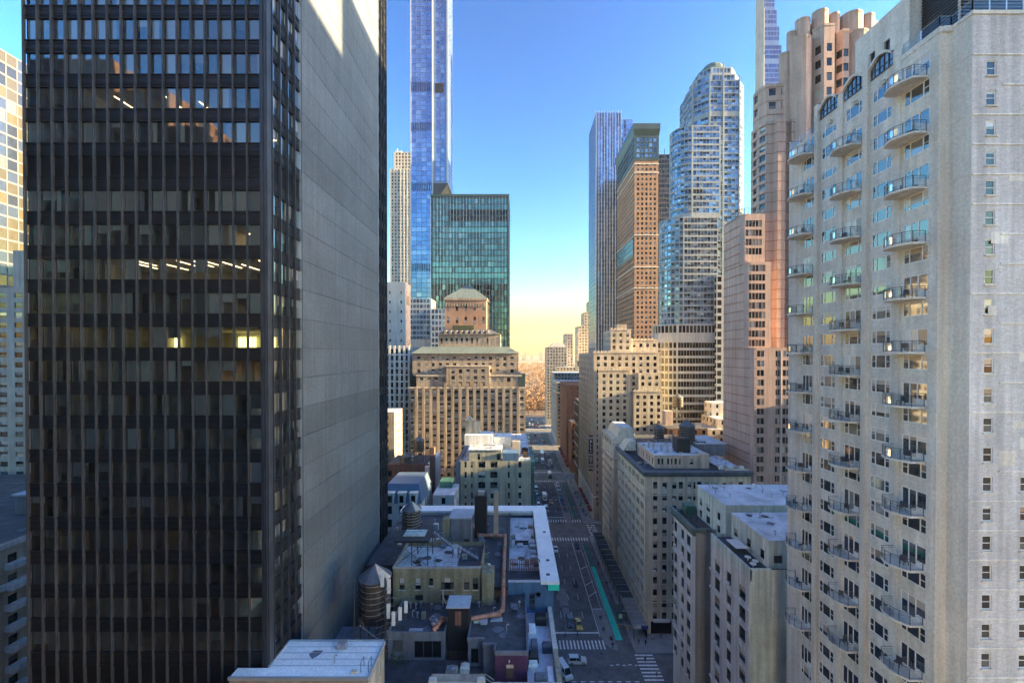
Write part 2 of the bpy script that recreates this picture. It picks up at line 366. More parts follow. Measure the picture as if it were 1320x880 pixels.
WC = {}
def win_mesh(style, w, h, frame, var, t=.055):
    """a window in its own axes: x along the wall, -y out of it"""
    key = (style, round(w,2), round(h,2), frame, t)
    if key not in WC:
        fm = MB(); d = .06; lights = []
        parts = {'dh': [(1, 1)], 'fix': [(1, 0)], 'tri': [(.25, 1), (.5, 0), (.25, 1)], 'pair': [(.5, 1), (.5, 1)], 'door': [(.3, 0), (.3, 0), (.4, 2)], 'rood': [(.42, 2), (.29, 0), (.29, 0)]}[style]
        fm.box(0, w, -d, 0, 0, t); fm.box(0, w, -d, 0, h-t, h); fm.box(0, t, -d, 0, t, h-t); fm.box(w-t, w, -d, 0, t, h-t)
        x = 0.0
        for k, (f, mode) in enumerate(parts):
            a, b = x*w + (t if k == 0 else t/2), (x+f)*w - (t if k == len(parts)-1 else t/2)
            if k: fm.box(x*w-t/2, x*w+t/2, -d, 0, t, h-t)
            lo = t
            if mode == 2: fm.box(a, b, -d, 0, t, .62); lo = .62
            if mode == 1:
                mid = h*.5; fm.box(a, b, -d+.01, 0, mid-.03, mid+.03)
                lights += [(a, b, lo, mid-.03), (a, b, mid+.03, h-t)]
            else: lights.append((a, b, lo, h-t))
            x += f
        pans = []
        for v in range(5):
            pm = MB()
            for (a, b, c, d2) in lights:
                pm.quad((a,-.015,c), (b,-.015,c), (b,-.015,d2), (a,-.015,d2), 0)
            if v >= 2:                                   # a blind drawn part of the way, behind the glass line
                cut = h * (.35, .6, .8)[v-2]; pm = MB()
                for (a, b, c, d2) in lights:
                    if d2 <= cut: pm.quad((a,-.015,c), (b,-.015,c), (b,-.015,d2), (a,-.015,d2), 0)
                    elif c >= cut: pm.quad((a,-.015,c), (b,-.015,c), (b,-.015,d2), (a,-.015,d2), 1)
                    else:
                        pm.quad((a,-.015,c), (b,-.015,c), (b,-.015,cut), (a,-.015,cut), 0); pm.quad((a,-.015,cut), (b,-.015,cut), (b,-.015,d2), (a,-.015,d2), 1)
            pans.append(pm)
        WC[key] = (fm.mesh('window', [frame]), pans, {})
    fmesh, pans, cache = WC[key]
    return fmesh, pans, cache
def window(root, P, u, a, b, c, d, dep, style='dh', frame='white_frame', glass='pane_dark', blind='blind', var=None, name='window', t=.055):
    fmesh, pans, cache = win_mesh(style, b-a, d-c, frame, 0, t)
    if var is None: var = R.choice((0, 0, 0, 1, 2, 3, 4))
    ck = (var, glass, blind)
    if ck not in cache: cache[ck] = pans[var].mesh('pane', [glass, blind])
    o = link(bpy.data.objects.new(name, fmesh)); o.location = P(a, c, dep); o.rotation_euler = (0, 0, math.atan2(u[1], u[0]))
    attach(o, root)
    g = link(bpy.data.objects.new('pane', cache[ck])); g.parent = o
    return o

# ================================================================== THE SETTING
def sheet(name, x0, x1, y0, y1, z, mat): 
    b = MB(); b.quad((x0,y0,z),(x1,y0,z),(x1,y1,z),(x0,y1,z)); return obj(name, b, mat, kind='structure')
sheet('ground', -6000, 6000, -2000, 9000, -0.02, 'ground')
sheet('park_ground', -260, 700, 520, 4600, 0.03, 'park_ground')
KL, KR, BL, BR = 10.2, 32.2, 5.6, 37.6           # kerbs and building lines of the avenue
sheet('avenue', KL-.05, KR+.05, -60, 512, 0.0, 'asphalt')
STREETS = [(15, 28), (94.5, 107.5), (177, 190), (257, 270), (332, 350), (414, 427), (494, 512)]
STREETS = [(a, b) for a, b in STREETS]
for i, (a, b) in enumerate(STREETS):
    sheet('side_street', -420, KL, a, b, -.004, 'asphalt'); sheet('side_street', KR, 420, a, b, -.004, 'asphalt')
pv = [(28, 94.5), (107.5, 177), (190, 257), (270, 332), (350, 414), (427, 494)]
for (a, b) in pv:
    for (x0, x1) in ((-420, KL), (KR, 420)):
        k = MB(); k.box(x0, x1, a, b, -.05, .13); obj('pavement', k, 'pavement', kind='structure')
        k = MB()
        if x1 == KL: k.box(KL, KL+.16, a, b, -.05, .14)
        else: k.box(KR-.16, KR, a, b, -.05, .14)
        obj('kerb', k, 'kerb', kind='structure')
# ---- paint on the road
ZP = .006
def mark(x0, x1, y0, y1, z=ZP): 
    b = MB(); b.quad((x0,y0,z),(x1,y0,z),(x1,y1,z),(x0,y1,z)); return b
LN = [13.84, 17.17, 20.42, 23.84]                 # lane lines
for (a, b) in [(114, 171), (196, 251), (276, 326), (356, 408)]:
    obj('lane_line', mark(LN[3]-.09, LN[3]+.09, a, b), 'road_paint', kind='structure')
    for x in LN[:3]:
        y = a + 8
        while y < b - 5:
            obj('lane_dash', mark(x-.07, x+.07, y, y+3.0), 'road_paint', kind='structure'); y += 9.1
for (y0, y1, stop) in [(109.0, 112.4, 115.2), (172.6, 175.6, 0), (191.6, 194.8, 197.2), (252.5, 255.3, 0), (271.5, 274.5, 277), (327.5, 330.5, 0), (352, 355, 357.5), (409, 412, 0), (428, 431, 433)]:
    x = KL + .8
    while x < (LN[3] + .2 if y0 < 150 else KR - 1):
        obj('crosswalk_stripe', mark(x, x+.42, y0, y1), 'road_paint', kind='structure'); x += 1.0 if y0 < 150 else 1.15
    if stop: obj('stop_line', mark(KL+.5, LN[3], stop, stop+.55), 'road_paint', kind='structure')
for k in range(11):                               # crossing of the side street along the right pavement
    y = 94.9 + k*1.17
    obj('crosswalk_stripe', mark(31.6, 36.4, y, y+.5, .004), 'road_paint', kind='structure')
for k in range(6): obj('crosswalk_stripe', mark(33, 36.8, 178+k*2.0, 178.7+k*2.0, .004), 'road_paint', kind='structure')
for k in range(9): obj('turning_dash', mark(11.5+k*2.2, 12.6+k*2.2, 98.0, 98.3), 'road_paint', kind='structure')
for k in range(5): obj('turning_dash', mark(24.2+k*1.6, 25.1+k*1.6, 103.2+.2*(k%2), 103.5+.2*(k%2)), 'road_paint', kind='structure')
b = MB(); b.quad((27.95,112.5,ZP),(29.9,112.5,ZP),(29.75,151.5,ZP),(28.25,151.5,ZP)); obj('bike_lane', b, 'green_lane', kind='structure')
b = MB(); b.quad((28.25,151.6,ZP),(29.75,151.6,ZP),(29.75,171,ZP),(28.4,171,ZP)); obj('bike_lane', b, 'green_lane_worn', kind='structure')
for (a, c) in [(196, 251), (276, 326), (356, 408)]: obj('bike_lane', mark(28.4, 29.9, a, c), 'green_lane_worn', kind='structure')
for (a, c) in [(114, 171), (196, 251), (276, 326)]:
    for x in (26.75, 28.05 if a > 150 else 27.8): obj('bike_lane_line', mark(x-.06, x+.06, a+12 if a < 150 else a, c), 'road_paint', kind='structure')
isl = MB(); pts = [(24.1,126),(24.1,114.5),(24.6,111.2),(25.8,109.2),(27.0,108.3),(27.75,108.4),(27.75,126)]
isl.prism(pts, 0, .12); obj('traffic_island', isl, 'island', kind='structure')
for (y, d) in ((126.5, 0), (133, 2.8), (139.5, 2.6), (150, 2.4)):
    b = MB(); b.quad((24.1,y,ZP),(24.1,y-.35,ZP),(27.2,y-.35+d,ZP),(27.2,y+d,ZP)); obj('hatch_line', b, 'road_paint', kind='structure')
for (x0, x1, y0, y1) in ((14.2, 16.9, 128, 137.5), (14.6, 16.6, 116.8, 127)): obj('road_patch', mark(x0, x1, y0, y1, .003), 'island', kind='structure')
for k in range(22):
    x = R.uniform(11, 22); y = R.uniform(96, 330); w = R.uniform(.8, 2.6); l = R.uniform(1.5, 9); obj('road_patch', mark(x, x+w, y, y+l, .0025+.0001*k), 'roof_tar' if k % 3 else 'island', kind='structure')
for k in range(10):
    x = R.uniform(11, 23); y = 98 + k*9.5; b = MB(); b.poly([(x+.38*math.cos(q*.6283), y+.38*math.sin(q*.6283), .0075) for q in range(10)]); obj('manhole_cover', b, 'black_metal', kind='structure')
for (a, b_) in [(172, 176), (191, 198)]:
    i2 = MB(); i2.prism([(24.2,a-9 if a<180 else b_+6),(24.2,a),(26.6,a),(26.6,a-9 if a<180 else b_+6)][::(-1 if a<180 else 1)], 0, .12); obj('traffic_island', i2, 'island', kind='structure')

# ================================================================== THE DARK OFFICE TOWER
def office_tower():
    t = thing('office_tower', 'black steel and glass office tower with a blank grey concrete side', 'building', (-40, 64, 0))
    x0, xr, y0, yb = -53.3, -26.9, 44.0, 84.5
    bay = 1.508; ZT = 166.0; fl = 3.71
    zb = lambda k: 114.1 - fl*k
    ks = list(range(-13, 20)); MECH = {4, 19}
    # body below the lowest office floor, left flank and back
    b = MB()
    b.quad((x0,yb,0),(x0,y0+.3,0),(x0,y0+.3,ZT),(x0,yb,ZT)); b.quad((xr,yb,0),(x0,yb,0),(x0,yb,ZT),(xr,yb,ZT))
    b.quad((x0,y0+.3,0),(xr-.3,y0+.3,0),(xr-.3,y0+.3,zb(18)-1.4),(x0,y0+.3,zb(18)-1.4)); b.quad((xr-.3,y0+.3,0),(xr-.3,50.8,0),(xr-.3,50.8,zb(18)-1.4),(xr-.3,y0+.3,zb(18)-1.4))
    b.quad((x0,y0+.2,ZT),(xr-.3,y0+.2,ZT),(xr-.3,yb,ZT),(x0,yb,ZT))
    obj('frame_body', b, 'tower_spandrel', t)
    xs = [x0 + bay*i for i in range(18)]
    ysd = [44.75 + 1.508*i for i in range(5)]
    # corner column and mullions
    c = MB(); c.box(-27.62, xr, y0-.1, 44.72, 0, ZT-.2); c.box(-27.4, -27.32, y0-.22, y0-.1, 0, ZT-.2); c.box(-27.15, -27.08, y0-.22, y0-.1, 0, ZT-.2); obj('corner_column', c, 'dark_metal', t)
    mm = MB()
    mm.box(-.045, .045, -.20, -.15, 0, ZT-.1); mm.box(-.02, .02, -.15, .0, 0, ZT-.1); mm.box(-.055, .055, .0, .12, 0, ZT-.1); me = mm.mesh('mullion', ['dark_metal'])
    for x in xs: o = link(bpy.data.objects.new('mullion', me)); o.location = (x, y0+.08, 0); attach(o, t)
    for y in ysd + [79.2, 80.9, 82.6, 84.3]:
        o = link(bpy.data.objects.new('mullion', me)); o.location = (xr-.08, y, 0); o.rotation_euler = (0, 0, math.pi/2); attach(o, t)
    # spandrels with their ribs
    def spand(L, h):
        s = MB(); s.box(0, L, 0, .16, 0, h)
        for (a, b2, q) in ((.02, .10, .10), (.30, .38, .07), (.52, .58, .05), (h-.42, h-.36, .05), (h-.12, h-.02, .10)): s.box(.0, L, -q, 0, a, b2)
        return s
    hS = fl - 2.24
    mf = spand(25.64, hS).mesh('spandrel', ['tower_spandrel']); ms = spand(6.05, hS).mesh('spandrel', ['tower_spandrel']); mn = spand(5.1, hS).mesh('spandrel', ['tower_spandrel'])
    lv = MB()
    lv.box(0, 25.64, .05, .2, 0, 2.24)
    for q in range(14): lv.box(0, 25.64, -.02, .05, .04+q*.16, .11+q*.16)
    lvm = lv.mesh('louvre', ['tower_spandrel'])
    lv2 = MB(); lv2.box(0, 6.05, .05, .2, 0, 2.24)
    for q in range(14): lv2.box(0, 6.05, -.02, .05, .04+q*.16, .11+q*.16)
    lvs = lv2.mesh('louvre', ['tower_spandrel'])
    for k in ks:
        zz = zb(k) + 2.24
        for (me2, loc, rz) in ((mf, (x0, y0+.17, zz), 0), (ms, (xr-.17, 44.72, zz), math.pi/2), (mn, (xr-.17, 79.2, zz), math.pi/2)):
            o = link(bpy.data.objects.new('spandrel', me2)); o.location = loc; o.rotation_euler = (0,0,rz); attach(o, t)
        if k in MECH:
            for (me2, loc, rz) in ((lvm, (x0, y0+.2, zb(k)), 0), (lvs, (xr-.2, 44.72, zb(k)), math.pi/2)):
                o = link(bpy.data.objects.new('louvre', me2)); o.location = loc; o.rotation_euler = (0,0,rz); attach(o, t)
    # glass: one pane per bay
    g = MB(); g.quad((.06,0,0),(1.448,0,0),(1.448,0,2.24),(.06,0,2.24)); gm = g.mesh('pane', ['tower_glass'])
    rest = MB(); nr = MB(); cnt = 0
    for k in ks:
        if k in MECH: continue
        for i in range(17):
            if -2 <= k <= 18 and cnt < 300 and not (k <= -1 and i < 3):
                o = link(bpy.data.objects.new('pane', gm)); o.location = (xs[i], y0+.24, zb(k)); o.rotation_euler = (R.uniform(-.0025,.0025), 0, R.uniform(-.003,.003)); attach(o, t); cnt += 1
            else: rest.quad((xs[i]+.1,y0+.24,zb(k)),(xs[i]+1.408,y0+.24,zb(k)),(xs[i]+1.408,y0+.24,zb(k)+2.24),(xs[i]+.1,y0+.24,zb(k)+2.24))
        for i in range(4):
            a = ysd[i]; rest.quad((xr-.24,a+.1,zb(k)),(xr-.24,a+1.408,zb(k)),(xr-.24,a+1.408,zb(k)+2.24),(xr-.24,a+.1,zb(k)+2.24))
        for i in range(3):
            a = 79.2+1.7*i; nr.quad((xr-.24,a+.1,zb(k)),(xr-.24,a+1.6,zb(k)),(xr-.24,a+1.6,zb(k)+2.24),(xr-.24,a+.1,zb(k)+2.24))
    obj('glazing', rest, 'tower_glass', t, kind='stuff'); obj('rear_glazing', nr, 'dark_glass', t, kind='stuff')
    # rooms behind the glass
    it = MB(); cu = MB(); lt = MB(); lw = MB()
    for k in ks:
        if k in MECH: continue
        zc = zb(k) + 2.3; zf = zb(k) - .75; deep = 50.5 + R.uniform(-.8, 2.5)
        it.box(x0+.3, -27.2, 44.42, 60, zc, zc+.6, 1)
        it.box(x0+.3, -27.2, 44.42, 60, zf-.05, zf, 0)
        if k == 9: deep = 58
        it.box(x0+.3, -33.5, deep, deep+.15, zf, zc, 0)
        it.box(-33.6, -33.45, deep, 58, zf, zc, 0); it.box(-33.5, -27.2, 57.8, 58, zf, zc, 0)
        dens = .42 if k not in (2, 7, 9) else .15
        for i in range(1, 17):
            if R.random() < dens: it.box(xs[i]-.05, xs[i]+.05, 44.45, deep, zf, zc, 0)
        for i in range(17):
            r = R.random(); a, c2, d2 = xs[i]+.06, xs[i]+1.45, zb(k)+2.3
            lowp = .50 if k < 10 else .42
            if k in (2, 7, 9): lowp *= .45
            if r < lowp*.55: cu.quad((a,44.38,zb(k)-.1),(c2,44.38,zb(k)-.1),(c2,44.38,d2),(a,44.38,d2))
            elif r < lowp:
                w = R.uniform(.3, .7)*1.4; s = R.choice((0, 1)); a2 = a if s else c2-w
                cu.quad((a2,44.38,zb(k)-.1),(a2+w,44.38,zb(k)-.1),(a2+w,44.38,d2),(a2,44.38,d2))
            elif r < lowp+.18:
                h = R.uniform(.25, .75)*2.2; cu.quad((a,44.38,d2-h),(c2,44.38,d2-h),(c2,44.38,d2),(a,44.38,d2))
        for i in range(4):
            if R.random() < .5:
                a = ysd[i]; h = R.uniform(.4, 1)*2.25; cu.quad((xr-.4,a+.05,d2-h),(xr-.4,a+1.46,d2-h),(xr-.4,a+1.46,d2),(xr-.4,a+.05,d2))
        LIT = {2: (5, 12), 6: (9, 17), 7: (6, 17), 8: (3, 11), 3: (15, 17), 9: (12, 13), 5: (12, 14), 12: (2, 4), 15: (9, 11)}
        if k in LIT:
            for i in range(*LIT[k]):
                if R.random() < (.75 if k in (2, 7) else .4):
                    x = xs[i] + R.uniform(.2, .6); y = R.uniform(45.5, 48.5)
                    if k in (2, 7): lt.box(x, x+.07, y-1.0, y+2.2, zc-.06, zc-.01)
                    else: lt.box(x, x+.9, y, y+.22, zc-.06, zc-.01)
        if k == 9:
            for x in (xs[9]+.25, xs[9]+.85, xs[10]+.15, xs[10]+.75, xs[12]+.45, xs[3]+.2): lw.box(x, x+.5, 57.5, 57.55, zf+.9, zf+2.4)
    obj('interior', it, ['office_wall', 'office_ceiling'], t, kind='stuff'); obj('curtain', cu, 'curtain', t, kind='stuff'); obj('ceiling_light', lt, 'lamp', t, kind='stuff'); obj('lit_doorway', lw, 'lamp_window', t, kind='stuff')
    # grey flank: one concrete panel course per storey, joints open
    k = 0; z = zb(19) - 12*fl
    core = MB(); core.quad((xr-.12,50.8,0),(xr-.12,79.1,0),(xr-.12,79.1,ZT),(xr-.12,50.8,ZT)); obj('joint_backing', core, 'tower_spandrel', t)
    pm = MB(); pm.box(-.1, 0, 0, 28.1, 0.025, fl-.025); pme = pm.mesh('wall_panel', ['tower_panel'])
    while z < ZT - fl:
        o = link(bpy.data.objects.new('wall_panel', pme)); o.location = (xr + R.uniform(-.012, .012), 50.95, z); attach(o, t); z += fl
    e = MB(); e.box(xr-.3, xr+.06, 50.72, 50.93, 0, ZT-.1); e.box(xr-.3, xr+.12, 79.07, 79.2, 0, ZT-.1); obj('edge_trim', e, 'pale_metal', t)
office_tower()

# ================================================================== THE BALCONIED APARTMENT TOWER (right)
def apartment_tower():
    t = thing('apartment_tower', 'pale concrete apartment tower with rows of curved balconies and arched roofline', 'building', (52, 48, 0))
    X = 40.1; wb = MB(); J = range(-9, 22); zf = lambda j: 53.3 + 2.69*j
    u = (0.0, -1.0)
    def seg(D1, D0, w1, w0, kind, top, stop=21):
        """piece of the street front between depths D1 (far) and D0 (near); windows between w1 and w0"""
        L = D1 - D0; O = (X, D1); a, b = D1 - w1, D1 - w0; rows = []; info = []
        for j in J:
            if zf(j) + 2.5 > top or j > stop: break
            bal = kind in ('even', 'odd') and (j % 2 == (0 if kind == 'even' else 1))
            if bal: rows.append((zf(j)+.06, zf(j)+2.3)); info.append(True)
            else: rows.append((zf(j)+.9, zf(j)+2.4)); info.append(False)
        def cell(i, j, P, a, b, c, d):
            gl = 'pane_sky' 
            if info[j]: window(t, P, u, a, b, c, d, .1, 'door', 'white_frame', gl, t=.095)
            else: window(t, P, u, a, b, c, d, .1, 'tri', 'white_frame', gl, t=.095)
            return True
        facade(wb, O, u, L, 0, top, [(a, b)], rows, .1, cell)
        return O
    seg(59.5, 54.1, 56.6, 54.5, 'even', 109.7)
    seg(53.6, 50.4, 53.25, 50.75, 'all', 110.7); seg(49.7, 46.6, 49.35, 46.85, 'odd', 110.7)
    seg(46.0, 43.0, 45.65, 43.3, 'all', 110.7); seg(42.3, 38.5, 41.95, 39.35, 'even', 110.4)
    def flatq(p, q, z0, z1): wb.quad((p[0],p[1],z0),(q[0],q[1],z0),(q[0],q[1],z1),(p[0],p[1],z1))
    for (D1, D0) in ((54.1, 53.6), (50.4, 49.7), (46.6, 46.0), (43.0, 42.3)): flatq((X,D1),(X,D0),0,112.2)
    flatq((X,38.5),(41.2,38.5),0,111); flatq((41.2,38.5),(41.2,36.7),0,111)
    flatq((70,36.7),(70,59.5),0,111); flatq((70,59.5),(X,59.5),0,111)
    wb.poly([(X+.02,59.5,109.6),(X+.02,54.1,109.6),(X+.02,38.5,109.9),(41.2,38.5,109.9),(41.2,36.7,109.9),(70,36.7,109.9),(70,59.5,109.9)][::1])
    obj('street_wall', wb, 'tower_concrete', t)
    sb = MB(); cols = [(1.3, 2.2), (4.72, 5.62), (9.6, 10.5), (13.2, 14.1)]
    rows = [(zf(j)+.7, zf(j)+2.08) for j in J if zf(j) < 107]
    def cell(i, j, P, a, b, c, d):
        if i == 1 and j > 14: return False
        window(t, P, (1,0), a, b, c, d, .12, 'dh', 'white_frame', 'pane_dark', t=.085); bx('sill', 'tower_concrete', 41.2+a-.1, 41.2+b+.1, 36.56, 36.72, zf(J[j])+.58, zf(J[j])+.7, t); return True
    facade(sb, (41.2,36.7), (1,0), 28.8, 0, 111, cols, rows, .12, cell)
    obj('side_wall', sb, 'tower_brick', t)
    # piers, coping, ledges
    for (D1, D0, pr, top) in ((54.15, 53.55, .34, 112.9), (50.45, 49.65, .16, 112.0), (46.65, 45.95, .34, 113.1), (43.05, 42.25, .16, 112.0)):
        bx('pier', 'tower_concrete', X-pr, X+.04, D0, D1, 0, top, t)
    for (a, b) in ((53.5, 50.5), (49.6, 46.7), (45.9, 43.1)):        # arched heads with their big windows
        n = 10; am = MB(); pr = .32
        prof = [(b + (a-b)*i/n, 112.15 + .85*math.sin(math.pi*i/n)) for i in range(n+1)]
        for i in range(n):
            (ya, za), (yb, zb) = prof[i], prof[i+1]
            am.quad((X-pr,yb,zb-.3),(X-pr,ya,za-.3),(X-pr,ya,za),(X-pr,yb,zb)); am.quad((X-pr,ya,za),(X+1.2,ya,za),(X+1.2,yb,zb),(X-pr,yb,zb))
            am.quad((X-pr,ya,za-.3),(X-pr,yb,zb-.3),(X+.3,yb,zb-.3),(X+.3,ya,za-.3)); am.quad((X+.1,yb,109.5),(X+.1,ya,109.5),(X+.1,ya,za-.05),(X+.1,yb,zb-.05))
        obj('arched_coping', am, 'tower_concrete', t)
        gm = MB()
        for i in range(n):
            (ya, za), (yb, zb) = prof[i], prof[i+1]; gm.quad((X-.02,yb,110.8),(X-.02,ya,110.8),(X-.02,ya,za-.3),(X-.02,yb,zb-.3))
        g = obj('arched_window', gm, 'pane_sky', t)
        fm = MB(); fm.box(X-.1, X-.03, b+.05, a-.05, 110.7, 110.82)
        for q in range(1, 5):
            y = b + (a-b)*q/5; fm.box(X-.09, X-.03, y-.04, y+.04, 110.82, 111.85 + .8*math.sin(math.pi*q/5))
        fm.box(X-.085, X-.03, b+.08, a-.08, 111.4, 111.48)
        f = obj('window_frame', fm, 'dark_frame'); f.parent = g
        v = MB(); y = (a+b)/2-.3; v.box(X-.22, X+.05, y-.16, y+.16, 109.35, 109.65); v.prism([(X-.3,y-.22),(X+.05,y-.22),(X+.05,y+.22),(X-.3,y+.22)], 109.66, 109.72); obj('vent', v, 'tower_concrete', t)
    for j in J:
        if j % 2 == 0 and j < 21:
            bx('ledge', 'tower_concrete', 41.17, 41.24, 36.68, 38.48, zf(j)-.1, zf(j), t)
        if R.random() < .8:
            a = 41.25 if R.random() < .7 else 43.9; bx('ledge', 'white_brick', a, 60, 36.62, 36.74, zf(j)-.17, zf(j)-.03, t)
    for k in range(9):                                # repainted repairs in the brickwork
        x = R.uniform(41.4, 47); z = R.uniform(48, 106); b = MB(); b.box(x, x+R.uniform(.5,1.6), 36.696-.0015*k, 36.72, z, z+R.uniform(.4,1.4)); obj('repair_patch', b, 'white_brick' if k % 3 else 'tower_concrete', t)
    # balconies: slab, posts and rails, glass
    n = 9; dep, bow, Lb = 1.35, .72, 3.15
    out = [(-(dep + .1*i/n + bow*math.sin(math.pi*i/n)), Lb*i/n) for i in range(n+1)]
    slab = MB(); slab.prism([(.02,0),(.02,Lb)] + out[::-1], -.2, 0.0); slab.poly([(p[0],p[1],-.2) for p in ([(.02,0),(.02,Lb)] + out[::-1])][::-1]); sm = slab.mesh('balcony', ['tower_concrete'])
    line = [(-.05,.06)] + [(x+.08, min(max(y, .06), Lb-.06)) for x, y in out] + [(-.05, Lb-.06)]
    rl = MB()
    rl.tube([(x,y,1.08) for x, y in line], .03, 4); rl.tube([(x,y,.14) for x, y in line], .018, 4); rl.tube([(x,y,.86) for x, y in line], .014, 4)
    for k, (x, y) in enumerate(line):
        if k % 2 == 1 or k in (0, len(line)-1): rl.box(x-.025, x+.025, y-.025, y+.025, 0, 1.08)
    rm = rl.mesh('railing', ['rail_metal'])
    gl = MB()
    for p, q in zip(line, line[1:]): gl.quad((p[0],p[1],.17),(q[0],q[1],.17),(q[0],q[1],.84),(p[0],p[1],.84))
    gm = gl.mesh('glass_panel', ['clear_panel'])
    ch = MB(); ch.box(-.25,.25,-.25,.25,.38,.44); ch.box(-.25,-.2,-.25,.25,.44,.9)
    for sx in (-.22,.22):
        for sy in (-.22,.22): ch.box(sx-.02,sx+.02,sy-.02,sy+.02,0,.38)
    chm = ch.mesh('garden_chair', ['dark_metal'])
    nb = 0
    for (y, par, sc, mx) in ((39.55, 0, 1.0, 20), (46.95, 1, .95, 19), (54.6, 0, 1.0, 20)):
        for j in J:
            if j % 2 != par or j > mx or zf(j) < 40: continue
            o = link(bpy.data.objects.new('balcony', sm)); o.location = (X, y, zf(j)); o.scale = (1, sc, 1); attach(o, t)
            for (nm, me) in (('railing', rm), ('glass_panel', gm)):
                if nm == 'glass_panel' and j < 6 and R.random() < .35: continue
                c = link(bpy.data.objects.new(nm, me)); c.parent = o
            nb += 1
            if R.random() < .9:
                side = ('nearest', 'middle', 'farthest')[0 if y < 41 else 1 if y < 50 else 2]; nth = ('top', 'second', 'third', 'fourth', 'fifth', 'sixth', 'seventh', 'eighth', 'ninth', 'tenth', 'eleventh', 'twelfth', 'thirteenth', 'fourteenth')[(mx-j)//2]
                c = link(bpy.data.objects.new('garden_chair', chm)); c.location = (X-.75, y+R.uniform(.7,2.3), zf(j)+.01); c.rotation_euler = (0,0,R.uniform(0,6.28))
                tag(c, 'small dark garden chair on the %s balcony from above in the %s balcony column' % (nth, side), 'chair', 'chairs on the tower balconies')
    # roof: glass guard rails, penthouse, louvred plant room
    def guard(pts, z, nm='roof_railing'):
        r = MB(); g = MB()
        r.tube([(x,y,z+1.15) for x, y in pts], .04, 4); r.tube([(x,y,z+.08) for x, y in pts], .04, 4)
        for (p, q) in zip(pts, pts[1:]):
            L = math.hypot(q[0]-p[0], q[1]-p[1]); k = max(1, int(L/1.5))
            for i in range(k+1):
                x, y = p[0]+(q[0]-p[0])*i/k, p[1]+(q[1]-p[1])*i/k; r.box(x-.035, x+.035, y-.035, y+.035, z, z+1.15)
            g.quad((p[0],p[1],z+.13),(q[0],q[1],z+.13),(q[0],q[1],z+1.08),(p[0],p[1],z+1.08))
        o = obj(nm, r, 'pale_metal', t); c = obj('glass_panel', g, 'clear_panel'); c.parent = o
    guard([(40.25,42.2),(40.25,38.65),(41.35,38.65),(41.35,36.85),(69,36.85)], 110.9); guard([(40.25,59.3),(40.25,54.2)], 109.7)
    cp = MB(); cp.box(X-.08, X+.3, 38.45, 42.25, 110.4, 110.9); cp.box(X+.3, 41.5, 38.3, 38.75, 110.4, 110.9); cp.box(41.1, 41.5, 36.6, 38.3, 110.6, 110.9); cp.box(41.5, 70, 36.6, 37, 110.6, 110.9); obj('roof_kerb', cp, 'tower_concrete', t)
    p = MB(); rows = [(112.6, 115.4)]
    facade(p, (41.9,50.2), (0,-1), 6.9, 109.5, 118.4, [(2.0,2.75),(3.9,4.65)], rows, .3, lambda i, j, P, a, b, c, d: (window(t, P, (0,-1), a, b, c, d, .28, 'dh', 'dark_frame', 'pane_dark', var=0), True)[1])
    p.quad((41.9,43.3,109.5),(52,43.3,109.5),(52,43.3,118.4),(41.9,43.3,118.4)); p.poly([(41.9,50.2,118.4),(41.9,43.3,118.4),(52,43.3,118.4),(52,50.2,118.4)]); p.quad((52,50.2,109.5),(41.9,50.2,109.5),(41.9,50.2,118.4),(52,50.2,118.4))
    obj('penthouse_wall', p, 'tower_concrete', t)
    q = MB(); q.box(43.2, 62, 39.6, 43.2, 109.5, 125); obj('plant_room', q, 'tower_brick', t)
    lo = MB()
    for i in range(26): lo.box(43.0, 43.2, 39.75, 43.1, 112.2+i*.32, 112.4+i*.32)
    for i in range(26): lo.box(43.3, 61.8, 39.4, 39.6, 112.2+i*.32, 112.4+i*.32)
    obj('louvre', lo, 'black_metal', t)
apartment_tower()

# ================================================================== WHITE PRE-WAR PAIR BELOW THE TOWER
def prewar(x, D0, D1, zr, cols, mat, side, label, fh, wh, rows_from, nrow, smat):
    t = thing('prewar_building', label, 'building', (x+8, (D0+D1)/2, 0))
    wb = MB(); u = (0, -1); rows = sorted([(rows_from - fh*k, rows_from - fh*k + wh) for k in range(nrow)])
    cc = sorted([(D1-b, D1-a) for a, b in cols])
    def cell(i, j, P, a, b, c, d):
        window(t, P, u, a, b, c, d, .22, 'dh', 'dark_frame', 'pane_dark')
        if R.random() < .28:
            ac = MB(); ac.box(.15, .75, -.35, .1, 0, .42); o = obj('air_conditioner', ac, 'white_frame'); o.location = P(a, c+.06, .1); o.rotation_euler = (0, 0, -math.pi/2); attach(o, t)
        return True
    facade(wb, (x, D1), u, D1-D0, 0, zr, cc, rows, .22, cell); obj('street_wall', wb, mat, t)
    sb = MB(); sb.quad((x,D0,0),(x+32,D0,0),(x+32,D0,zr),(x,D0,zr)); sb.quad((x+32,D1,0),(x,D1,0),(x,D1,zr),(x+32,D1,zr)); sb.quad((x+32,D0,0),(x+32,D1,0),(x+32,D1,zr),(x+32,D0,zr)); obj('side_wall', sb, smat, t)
    r = MB(); r.quad((x,D0,zr-.6),(x+32,D0,zr-.6),(x+32,D1,zr-.6),(x,D1,zr-.6)); obj('roof', r, 'roof_tar', t)
    for z in (rows_from - fh*1 + wh + .55, rows_from - fh*2 + wh + .55, rows_from - fh*7 + wh + .5):
        bx('ledge', mat, x-.3, x+.02, D0-.1, D1+.1, z, z+.28, t)
    for (a, b) in cc:
        for k in range(nrow): bx('sill', mat, x-.12, x+.02, D1-b-.1, D1-a+.1, rows_from-fh*k-.16, rows_from-fh*k, t)
    for k in range(14):
        for y in (D0+.02, D1-.62): bx('quoin', mat, x-.07, x+.02, y, y+.6 if k % 2 else y+.42, zr-2.2-k*.72, zr-1.6-k*.72, t)
    return t
